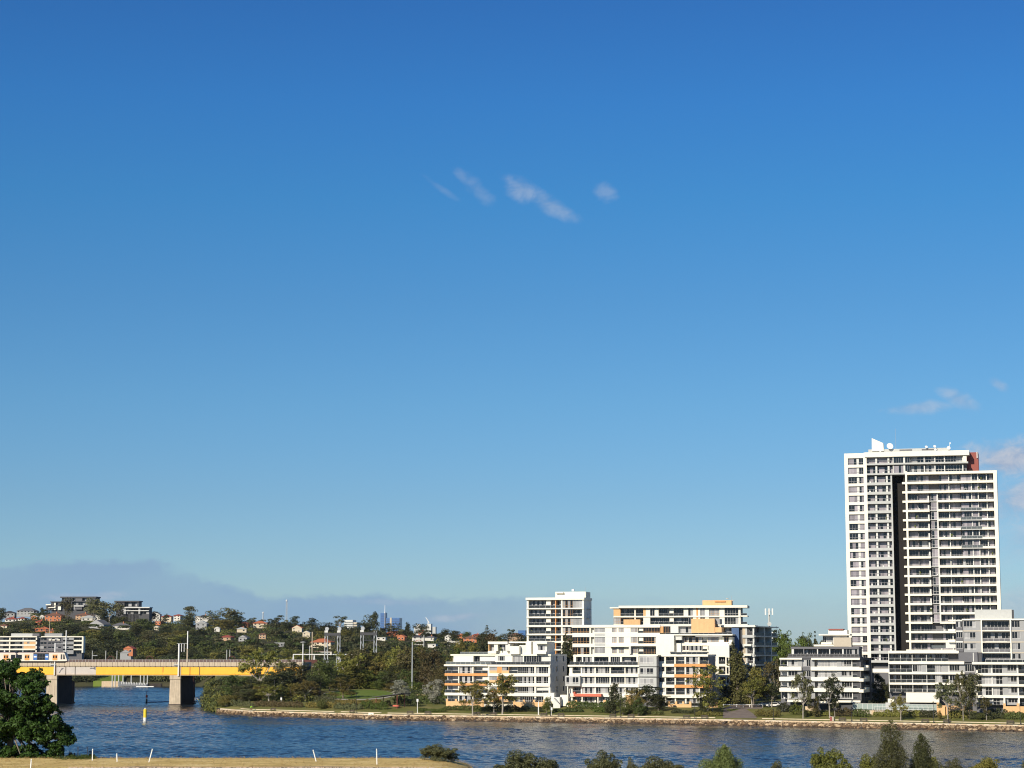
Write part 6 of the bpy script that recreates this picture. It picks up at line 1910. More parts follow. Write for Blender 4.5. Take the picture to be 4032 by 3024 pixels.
# railway gantries (steel lattice towers with beams)
def gantry(lab, Xa, Xb_, Yt, D, drum):
    p = on(Xa, D); z0 = p[2]; zt = EYE + ray(Xa, Yt)[2] * D
    t = thing('railway_gantry', lab, 'gantry', (p[0], D, z0), 0)
    h = zt - z0; w = (Xb_ - Xa) * px(D)
    mb = MB()
    for x, wd in ((0, 1.1), (w, 1.1)):
        for sx in (-1, 1):
            mb.bar((x + sx * wd * (1.8 if x == 0 else 1.5), -1, 0), (x + sx * wd * .5, 0, h * .62), .16, .16, 5); mb.bar((x + sx * wd * .55, 0, h * .5), (x + sx * wd * .5, 0, h), .2, .2, 5)
        for k in range(6):
            z = h * (.1 + .15 * k); s = 1 if k % 2 else -1
            mb.bar((x - s * wd * .6, -.2, z), (x + s * wd * .6, -.2, z + h * .15), .11, .11, 4)
    mb.build('lattice_leg', steel, t)
    MB().box(-.8, w + .8, -.3, .3, h * .93, h * .98).build('cross_beam', darkgrey, t)
    mb = MB(); n = 9
    for k in range(n): mb.bar((w * k / n, 0, h * .83), (w * (k + 1) / n, 0, h * .93), .1, .1, 4)
    mb.bar((0, 0, h * .83), (w, 0, h * .83), .13, .13, 4); mb.build('truss', darkgrey, t)
    for x in drum:
        MB().box(x * w - .75, x * w + .75, -.5, .5, h - .3, h + .6).build('cable_box', offwhite, t)
        o = MB().lathe([(.8, -.15), (.9, 0), (.8, .15)], (0, 0, 0), 14).build('pulley', steel, t); o.location = (x * w + .3, 0, h + 1.3); o.rotation_euler = (radians(90), 0, 0)
gantry('left one of the two steel lattice railway gantries rising over the park trees', 1284, 1333, 2488, 900, (0, 1))
gantry('right one of the two steel lattice railway gantries, with a dark top beam', 1425, 1477, 2486, 900, (0,))
p0, p1 = at(1135, 2592, 905), at(1440, 2575, 905)
t = thing('signal_bridge', 'long low white truss beam on inclined legs in front of the hillside houses', 'gantry', (p0[0], 905, 0))
Ls = p1[0] - p0[0]; zt = EYE + ray(1250, 2575)[2] * 905; z0 = land(1250, 905)
MB().box(Ls * .06, Ls, -.2, .2, zt - .35, zt).build('cross_beam', paintw, t)
mb = MB()
for x in (.03, .30, .62):
    mb.bar((Ls * x, 0, z0), (Ls * (x + .035), 0, zt), .16, .16, 5); mb.bar((Ls * (x + .075), 0, z0), (Ls * (x + .035), 0, zt), .16, .16, 5)
mb.build('leg', paintw, t)

# phone mast behind the shaded wing
D = 735; p = on(3030, D)
zt = EYE + ray(3030, 2385)[2] * D
t = thing('phone_mast', 'grey mobile phone mast with two clusters of white panel antennas', 'mast', (p[0], D, p[2]))
h = zt - p[2]
MB().bar((0, 0, 0), (0, 0, h - 1), .46, .32, 8).build('mast', slabgrey, t)
for zc, n, w in ((h - 2.2, 6, 1.45), (h - 10.6, 5, 1.4)):
    MB().bar((-1.5, -.3, zc), (1.5, -.3, zc), .1).build('antenna_bracket', steel, t)
    for k in range(n):
        a_ = pi * 2 * k / n + .5; x, y = w * cos(a_), w * .6 * sin(a_)
        MB().box(x - .2, x + .2, y - .12, y + .12, zc - 1.1, zc + 1.2).build('panel_antenna', paintw, t)
o = MB().lathe([(.02, 0), (.5, .1), (.75, .35)], (0, 0, 0), 12).build('dish', slabgrey, t); o.location = (0, -.5, h - 6.6); o.rotation_euler = (radians(80), 0, 0)
MB().box(-.9, .9, -.5, .5, h - 11.8, h - 11.5).build('platform', steel, t)

# parked cars in the shade by the driveway
tyre = mat('tyre', (.02, .02, .02), .9)
def car(X, D, col, rz, lab):
    m = mat('car_paint_' + lab.split()[0], col, .25, coat=.6)
    x, y, z = on(X, D)
    t = thing('parked_car', lab, 'car', (x, y, z + .05), rz, 'cars parked beside the driveway')
    pts = [(-2.2, .35), (2.15, .35), (2.2, .75), (1.3, .92), (.75, 1.4), (-1.2, 1.42), (-1.85, .95), (-2.2, .85)]
    MB().prism_y(pts, -.85, .85).build('body', m, t)
    MB().prism_y([(-1.55, .95), (1.1, .95), (.68, 1.34), (-1.15, 1.36)], -.87, .87).build('window', glassd, t)
    for x_ in (-1.35, 1.35):
        for s in (-1, 1):
            w = MB().lathe([(.32, -.1), (.34, 0), (.32, .1)], (0, 0, 0), 12).build('wheel', tyre, t); w.location = (x_, s * .82, .34); w.rotation_euler = (radians(90), 0, 0)
            r_ = MB().lathe([(.18, -.02), (.16, .02)], (0, 0, 0), 8).build('rim', steel, w); r_.location = (0, 0, .1 * -s)
    for s in (-1, 1): MB().box(2.17, 2.23, s * .55 - .18, s * .55 + .18, .62, .78).build('headlight', paintw, t)
    MB().box(-2.23, -2.17, -.75, .75, .7, .82).build('tail_light', redw, t)
car(3010, 655, (.5, .52, .52), radians(170), 'silver car parked in deep shade left of the pavilion block')
car(3040, 649, (.70, .70, .68), radians(175), 'white van-like car parked nearest the pavilion block hedge')
car(3058, 660, (.35, .37, .40), radians(168), 'grey car behind the other two, under the trees')
# ================================================================== houses on the hill
roofm = {'orange': mat('orange_tiles', (.42, .13, .055), .85, var=.15, vscale=.8), 'red': mat('red_tiles', (.26, .06, .04), .85, var=.15, vscale=.8), 'brown': mat('brown_tiles', (.17, .08, .05), .85, var=.15, vscale=.8),
         'grey': mat('grey_tiles', (.12, .12, .125), .85, var=.15, vscale=.8), 'dark': mat('dark_tiles', (.045, .045, .05), .85, var=.1), 'pale': mat('pale_metal_roof', (.42, .44, .42), .6)}
wallm = {'white': mat('house_white', (.58, .56, .50), .8, var=.06, vscale=.4), 'cream': mat('cream_wall', (.58, .50, .36), .8, var=.05), 'brick': mat('orange_brick', (.45, .16, .07), .9, var=.12), 'grey': greyw, 'tan': mat('tan_brick', (.42, .28, .17), .9, var=.1)}
HS = []
# X, Y of the wall foot, width in pixels, wall height m, roof, wall, kind, label tail
HOUSES = [(30, 2428, 46, 4.5, 'dark', 'grey', 'hip', 'at the left end of the ridge'), (95, 2422, 74, 5, 'grey', 'grey', 'hip', 'on the ridge left of the hilltop apartments'), (128, 2422, 22, 4, 'dark', 'white', 'flat', 'small, with a white box frame, on the left ridge'),
 (38, 2450, 46, 3.6, 'red', 'white', 'hip', 'on the left slope, with sunlit white walls'), (80, 2445, 30, 3, 'red', 'white', 'hip', 'small one behind shrubs on the left slope'), (130, 2443, 26, 4, 'pale', 'brick', 'gable', 'with a white gable above brick walls'), (162, 2440, 22, 4, 'dark', 'white', 'gable', 'next to the white-gabled brick house'),
 (8, 2476, 38, 3.5, 'brown', 'cream', 'hip', 'at the left picture edge, low on the slope'), (152, 2465, 34, 5, 'red', 'brick', 'hip', 'with salmon walls in the middle of the left slope'), (205, 2448, 68, 7, 'brown', 'brick', 'hip', 'large two-storey brick one under the dark apartments'),
 (163, 2488, 56, 3.2, 'orange', 'brick', 'hip', 'long and low above the white apartments'), (193, 2494, 40, 2.6, 'brown', 'brick', 'hip', 'half sunk behind the white apartments'), (251, 2422, 34, 6, 'pale', 'white', 'flat', 'a bare sunlit white box below the hilltop apartments'), (282, 2432, 26, 6, 'grey', 'cream', 'flat', 'a sunlit yellowish box, lower right of the white box'),
 (318, 2440, 56, 5, 'brown', 'tan', 'hip', 'with a wide brown roof under the tall gum tree'), (345, 2446, 56, 4, 'pale', 'white', 'hip', 'with a pale roof right of the brown-roofed one'), (384, 2440, 26, 5, 'grey', 'white', 'flat', 'between the two tall gum trees'), (376, 2474, 70, 4, 'grey', 'grey', 'gable', 'broad grey one in the middle of the slope'), (472, 2478, 72, 4, 'grey', 'white', 'hip', 'with white fascia in the centre of the slope'),
 (500, 2430, 50, 4, 'grey', 'tan', 'hip', 'under the right hilltop block'), (545, 2426, 52, 4, 'grey', 'tan', 'hip', 'grey-roofed beneath the pale lower storey'), (604, 2440, 46, 6, 'grey', 'white', 'gable', 'two-storey with balcony at the right end of the hill'), (620, 2462, 22, 4, 'orange', 'brick', 'flat', 'a small plain orange cube on the slope'), (652, 2444, 40, 5, 'red', 'cream', 'hip', 'red-roofed, cream-walled on the skyline'),
 (694, 2440, 30, 5, 'red', 'white', 'hip', 'smaller red-roofed one just right on the skyline'), (614, 2484, 20, 4, 'pale', 'cream', 'gable', 'tiny with a yellow gable on the slope'), (776, 2446, 22, 6, 'grey', 'white', 'flat', 'white one right of the skyline gum tree'), (800, 2444, 40, 5, 'dark', 'white', 'hip', 'dark-roofed on the skyline'), (824, 2450, 16, 6, 'pale', 'white', 'gable', 'narrow white gable between skyline trees'),
 (790, 2480, 44, 7, 'pale', 'grey', 'gable', 'glazed A-frame on the slope'), (955, 2474, 42, 6, 'orange', 'brick', 'hip', 'orange-roofed, left one of the pair on the ridge'), (1022, 2474, 56, 6, 'orange', 'cream', 'hip', 'orange-roofed with arches, right one of the ridge pair'), (950, 2490, 38, 4, 'pale', 'cream', 'hip', 'pale-roofed one below the left orange one'), (853, 2488, 22, 4, 'pale', 'white', 'gable', 'small white one among gum trunks'),
 (1032, 2516, 28, 5, 'brown', 'tan', 'hip', 'small brown-roofed one amid dark trees'), (886, 2524, 48, 4, 'red', 'tan', 'hip', 'red-roofed one above the old railway hoops'), (955, 2526, 36, 4, 'grey', 'grey', 'gable', 'grey roof right of the red-roofed one'), (1168, 2490, 40, 5, 'orange', 'cream', 'gable', 'orange gable left of the tall bare pole'), (1205, 2510, 30, 5, 'pale', 'cream', 'gable', 'cream gable just left of the bare pole'),
 (505, 2574, 40, 4, 'red', 'brick', 'gable', 'red-roofed down by the railway'), (495, 2590, 44, 4, 'grey', 'grey', 'gable', 'grey-roofed in front of the red one by the railway'), (1100, 2548, 40, 4, 'pale', 'grey', 'flat', 'low pale one behind the bridge-end gum tree'), (1262, 2552, 84, 6, 'orange', 'cream', 'hip', 'wide arched cream one between the gantries'), (1262, 2582, 90, 4, 'brown', 'white', 'flat', 'white-walled row below the arched one'),
 (1545, 2506, 54, 4, 'orange', 'brick', 'hip', 'broad orange roof below the blue towers'), (1578, 2522, 32, 4, 'orange', 'brick', 'gable', 'orange one stepping down to the right'), (1657, 2500, 22, 5, 'orange', 'brick', 'hip', 'small bright orange gable below the white rooftops'), (1645, 2526, 46, 5, 'dark', 'white', 'hip', 'charcoal-roofed with white walls'), (1650, 2540, 36, 3, 'orange', 'white', 'gable', 'low orange one in front of the charcoal roof'),
 (1500, 2532, 36, 6, 'pale', 'white', 'flat', 'white cube with a window, right of the dark gantry'), (1690, 2524, 40, 4, 'grey', 'white', 'hip', 'grey-roofed among the trees'), (1700, 2560, 34, 6, 'pale', 'white', 'flat', 'white-walled one above the brown-leaved tree'), (1765, 2524, 30, 5, 'grey', 'white', 'gable', 'white gable above the green round tree'), (1786, 2546, 54, 6, 'dark', 'white', 'flat', 'long sunlit white wall with dark roof'),
 (1815, 2516, 32, 4, 'red', 'brick', 'gable', 'small red one on the right of the ridge'), (1850, 2530, 56, 5, 'brown', 'brick', 'hip', 'brown-roofed salmon-walled, nearest the white terraces'), (1878, 2514, 34, 4, 'red', 'brick', 'hip', 'red-roofed behind the salmon-walled one'), (2030, 2518, 60, 5, 'brown', 'tan', 'hip', 'wide reddish-brown roof left of the tall white block')]
names = {'orange': 'orange-tiled', 'red': 'red-tiled', 'brown': 'brown-tiled', 'grey': 'grey-roofed', 'dark': 'charcoal-roofed', 'pale': 'pale-roofed'}
def house(X, Y, w, hw, rf, wl_, kind, tail):
    D = ground_at(X, Y, 1200 if X < 860 else 1180, 1905, 5)
    if X in (505, 495): D = 1290
    if 1180 < X < 1360 and Y > 2545: D = max(D, 1250)
    x, y, z = on(X, D)
    # stand it on the sight line of its wall foot
    z = EYE + ray(X, Y)[2] * D
    W = w * px(D) * .97; dp = min(W * .8, 11)
    lab = names[rf] + ' ' + ('house' if 'one' not in tail.split()[:3] else 'house') + ' ' + tail
    lab = ' '.join(lab.split()[:16])
    t = thing('house', lab, 'house', (x, y, z), radians(R.uniform(-22, 8)), 'houses on the hillside')
    wm = wallm[wl_]
    hw = hw * .78
    MB().box(-W / 2, W / 2, 0, dp, -1.5, hw).build('wall', wm, t)
    rh = W * .17 if kind == 'hip' else W * .22
    ov = .5
    if kind == 'hip':
        mb = MB(); a = (-W / 2 - ov, -ov, hw); b_ = (W / 2 + ov, -ov, hw); c = (W / 2 + ov, dp + ov, hw); d = (-W / 2 - ov, dp + ov, hw)
        e = (-W / 2 + dp * .5, dp / 2, hw + rh); f = (max(W / 2 - dp * .5, -W / 2 + dp * .5 + .3), dp / 2, hw + rh)
        mb.quad(a, b_, f, e); mb.quad(c, d, e, f); mb.tri(b_, c, f); mb.tri(d, a, e)
        mb.box(-W / 2 - ov, W / 2 + ov, -ov, dp + ov, hw - .22, hw - .004)
        rr = mb.build('roof', roofm[rf], t)
    elif kind == 'gable':
        mb = MB(); mb.prism_y([(-W / 2 - ov, hw), (W / 2 + ov, hw), (0, hw + rh * 1.3)], -ov * .6, dp + ov)
        rr = mb.build('roof', roofm[rf], t)
        MB().prism_y([(-W / 2 + .2, hw + .1), (W / 2 - .2, hw + .1), (0, hw + rh * 1.3 - .25)], -ov * .6 - .05, -ov * .6).build('gable_wall', wm, t)
    else:
        rr = MB().box(-W / 2 - .2, W / 2 + .2, -.3, dp + .2, hw, hw + .35).build('roof', roofm[rf], t)
    if R.random() < .4 and kind == 'hip': MB().box(W * .1, W * .1 + .8, dp * .35, dp * .35 + .8, hw + rh * .4, hw + rh + .9).build('chimney', wallm['brick'], rr)
    n = max(2, int(W / 3.4)); st = 1 if hw < 3.8 else 2
    for s in range(st):
        for k in range(n):
            if R.random() < .12: continue
            x0 = -W / 2 + W * (k + .25 + R.uniform(-.08, .12)) / n; zz = hw / st * s + hw / st * .4
            wd = min(1.5, W / n * .42); hh = min(1.1, hw / st * .4)
            fr = MB().box(x0 - .08, x0 + wd + .08, -.04, 0, zz - .08, zz + hh + .08).build('window', framew, t)
            MB().box(x0, x0 + wd, -.07, -.04, zz, zz + hh).build('pane', glassd, fr)
    HS.append((X, Y, w, D, names[rf] + ' house ' + ' '.join(tail.split()[:6]).rstrip(',')))
    return t
for h in HOUSES: house(*h)

# ================================================================== trees of the hill
q = random.Random(42)
zones = [(-60, 250, 'left slope around the red-roofed houses'), (250, 620, 'slope below the dark hilltop apartments'), (620, 860, 'hillside right of the hilltop blocks'), (860, 1180, 'hillside around the orange-roofed pair'), (1180, 1500, 'hillside behind the railway gantries'), (1500, 1760, 'ridge below the blue towers'), (1760, 2260, 'ridge left of the tall white block')]
kinds = [('full', L_GUM, 'grey-green gum tree with an open crown'), ('round', L_DARK, 'dark green rounded tree'), ('round', L_MID, 'mid-green full tree'), ('full', L_OLIVE, 'olive gum tree'), ('tall', L_DARK, 'tall dark pointed tree'), ('full', L_DARK, 'dark spreading gum tree')]
nh = 0
CAND = []
rows = [1262, 1290, 1325, 1360, 1400, 1445, 1490, 1540, 1590, 1640, 1695, 1750, 1805, 1860, 1895]
for D in rows:
    hgt0 = 9 if D < 1850 else 7
    X = -60 + q.uniform(0, 50)
    while X < 2260:
        Dj = D + q.uniform(-16, 16); Xj = X + q.uniform(-14, 14)
        vis = (Xj < 860) or (Xj < 1250 and Dj > 1330) or (Xj < 1780 and Dj > 1440) or Dj > 1640
        if Xj > 860 and Dj < 1262: vis = False
        step = 64 if Dj < 1400 else 56
        X += step * q.uniform(.75, 1.25)
        if not vis or nh >= 296: continue
        h = hgt0 * q.uniform(.65, 1.35)
        if 372 < Xj < 640 and Dj < 1335: h = 0
        Xpx, Wpx = Xj, h * .95 / px(Dj)
        Yb = 2560 - (land(Xj, Dj) - EYE) / Dj * F * .985; Yt = 2560 - (land(Xj, Dj) + h - EYE) / Dj * F * .985
        hid = False
        for (hx, hy, hw_, hD, _t) in HS:
            if hD > Dj - 14 and abs(hx - Xj) < hw_ * .5 + Wpx * .5 and Yt < hy - 8 and Yb > hy - 26: hid = True
            if abs(hD - Dj) < 14 and abs(hx - Xj) < hw_ * .5 + Wpx * .3: hid = True
        if hid:
            if h > 4: h *= .4
            Wpx *= .8
        if h < 1.5: continue
        kd, m, lb = kinds[q.choices(range(6), (4, 5, 3, 3, 1, 3))[0]]
        if hid: kd, m, lb = 'round', L_MID if q.random() < .5 else L_DARK, 'low bushy tree'
        CAND.append((h * (1.6 if Xj < 860 else 1) * (1.25 if Dj > 1700 else 1) * (.5 if hid else 1), Xj, 2560 - (land(Xj, Dj) + h - EYE) / Dj * F * .985, Dj, Wpx * q.uniform(1.25, 1.75), kd, m, lb, h))
        nh += 1
CAND.sort(key=lambda c: -c[0])
used = set()
extra = []
for k, (sc, Xj, Yt, Dj, Wpx, kd, m, lb, h) in enumerate(CAND):
    if k >= 128:
        r = Wpx * px(Dj) * .5; z = land(Xj, Dj)
        for e in range(5):
            a = q.uniform(0, 6.28)
            extra.append(((Xj - CX) / F * Dj + r * .55 * cos(a), Dj + r * .5 * sin(a), z + h * q.uniform(.45, .82), r * .6, r * .6, h * .22))
        continue
    hs = min(HS, key=lambda t_: (t_[0] - Xj) ** 2 + 2 * (t_[1] - (Yt + 25)) ** 2)
    dxp, dyp = Xj - hs[0], Yt + 20 - hs[1]
    rel = ('left of' if dxp < 0 else 'right of') if abs(dxp) > abs(dyp) else ('above' if dyp < 0 else 'below')
    word = '' if abs(dxp) + abs(dyp) > 90 else 'just '
    lab = lb + ' ' + word + rel + ' the ' + hs[4]
    lab = ' '.join(lab.split()[:13])
    tree(Xj, Yt, Dj, Wpx, kd, m, lab, 'trees scattered over the hillside', 0)
for i, m in enumerate((L_DARK, L_MID, L_GUM)):
    tag(link('distant_trees', leaves_mesh('distant_trees', m, extra[i::3], 22000, .62, 170 + i)), kind='stuff')
# low scrub filling in between, one mass
mb_bl = []
for i in range(3600):
    X = q.uniform(-80, 2400); D = q.uniform(1262, 1900)
    if any(abs(hx - X) < hw_ * .6 and hD - 40 < D < hD + 14 for (hx, hy, hw_, hD, _t) in HS): continue
    if 372 < X < 640 and D < 1335: continue
    z = land(X, D); r = q.uniform(1.5, 3.6)
    mb_bl.append(((X - CX) / F * D, D, z + r * .3, r * 1.5, r * 1.5, r * .8))
for i, m in enumerate((L_DARK, L_MID, L_OLIVE)):
    me = leaves_mesh('scrub', m, mb_bl[i::3], 40000, .62, 70 + i)
    tag(link('hillside_scrub', me), kind='stuff')

rb = []
for i in range(330):
    X = q.uniform(-60, 2150) if i % 3 else q.uniform(620, 2150); D = q.uniform(1850, 1896); r = q.uniform(2.2, 4.6)
    if 170 < X < 590: r *= .5
    if any(abs(hx - X) < hw_ * .6 and D < hD + 10 for (hx, hy, hw_, hD, _t) in HS): continue
    rb.append(((X - CX) / F * D, D, land(X, D) + r * .7, r * 1.4, r * 1.4, r))
for i, m in enumerate((L_DARK, L_GUM)):
    tag(link('ridge_trees', leaves_mesh('ridge_trees', m, rb[i::2], 26000, .55, 370 + i, split=3)), kind='stuff')

# notable trees on the skyline
SKY = [(0, 2392, 1890, 52, 'round', L_DARK, 'dark round tree at the left edge of the ridge'), (160, 2393, 1880, 26, 'tall', L_DARK, 'small pointed tree on the left ridge'), (182, 2398, 1870, 60, 'gum', L_DARK, 'dark bushy gum left of the hilltop apartments'), (263, 2352, 1800, 56, 'gum', L_GUM, 'gum tree standing before the charcoal apartments, left'),
 (362, 2346, 1790, 62, 'gum', L_GUM, 'tallest gum on the hilltop with pale forked trunk'), (428, 2359, 1790, 100, 'gum', L_GUM, 'broad gum right of the tallest one, pale trunk showing'), (400, 2372, 1820, 60, 'round', L_DARK, 'dark tree between the two hilltop gums'), (600, 2405, 1860, 50, 'gum', L_DARK, 'low dark tree right of the hilltop block'), (650, 2414, 1880, 24, 'round', L_DARK, 'little round tree on the skyline'),
 (745, 2386, 1850, 66, 'gum', L_GUM, 'big rounded gum alone on the skyline'), (740, 2425, 1840, 74, 'gum', L_GUM, 'lower crown beneath the big rounded gum'), (840, 2406, 1860, 70, 'gum', L_GUM, 'grey gum at the left of the ridge clump'), (905, 2391, 1860, 86, 'gum', L_GUM, 'highest gum of the ridge clump'), (930, 2410, 1840, 76, 'round', L_DARK, 'dark tree on the right of the ridge clump'),
 (880, 2440, 1800, 110, 'gum', L_OLIVE, 'wide olive gum below the ridge clump'), (990, 2430, 1870, 40, 'sparse', L_GUM, 'thin open gum right of the ridge clump'), (1020, 2442, 1880, 50, 'round', L_DARK, 'dark low tree left of the radio mast'), (1088, 2420, 1860, 64, 'sparse', L_DARK, 'umbrella-shaped tree just left of the radio mast'), (1130, 2450, 1850, 60, 'round', L_DARK, 'dark tree under the radio mast'),
 (1162, 2425, 1870, 42, 'gum', L_DARK, 'small umbrella tree right of the radio mast'), (1227, 2433, 1860, 50, 'gum', L_DARK, 'dense dark tree on the ridge, right of the small umbrella tree'), (1282, 2452, 1850, 72, 'gum', L_DARK, 'spreading dark tree above the left gantry'), (1337, 2424, 1840, 54, 'sparse', L_GUM, 'airy white-trunked gum left of the pale city tower'), (1475, 2408, 1820, 40, 'gum', L_DARK, 'tall dark gum beside the slim blue tower'),
 (1455, 2425, 1830, 66, 'gum', L_GUM, 'gum leaning left of the slim blue tower'), (1440, 2450, 1800, 80, 'gum', L_DARK, 'dark shoulder of trees under the leaning gum'), (1545, 2455, 1850, 70, 'gum', L_DARK, 'dark tree in front of the broad blue block'), (1607, 2452, 1860, 30, 'tall', L_DARK, 'pointed dark tree right of the blue towers'), (1660, 2455, 1850, 60, 'gum', L_DARK, 'dark tree under the white rooftops'), (1752, 2474, 1860, 50, 'round', L_DARK, 'rounded tree on the ridge near the white gable'),
 (1790, 2482, 1840, 60, 'round', L_DARK, 'dark rounded tree above the long white wall'), (1840, 2486, 1870, 54, 'round', L_MID, 'green rounded tree left of the norfolk pine'), (1917, 2460, 1830, 34, 'norfolk', L_DARK, 'dark norfolk pine spiking above the ridge'), (1900, 2485, 1820, 60, 'round', L_DARK, 'dark tree at the foot of the norfolk pine'), (2012, 2476, 1850, 34, 'sparse', L_DARK, 'open-topped tree left of the low bluish block'), (2045, 2492, 1840, 60, 'round', L_DARK, 'dark tree left of the tall white block'),
 (1990, 2493, 1850, 60, 'round', L_GUM, 'grey-green tree between pine and open-topped tree')]
for (X, Yt, D, w, kd, m, lb) in SKY:
    if kd == 'gum' and X not in (362, 428, 1475): kd = 'full'; w *= 1.1
    tree(X, Yt, D, w, kd, m, lb, None, 0)
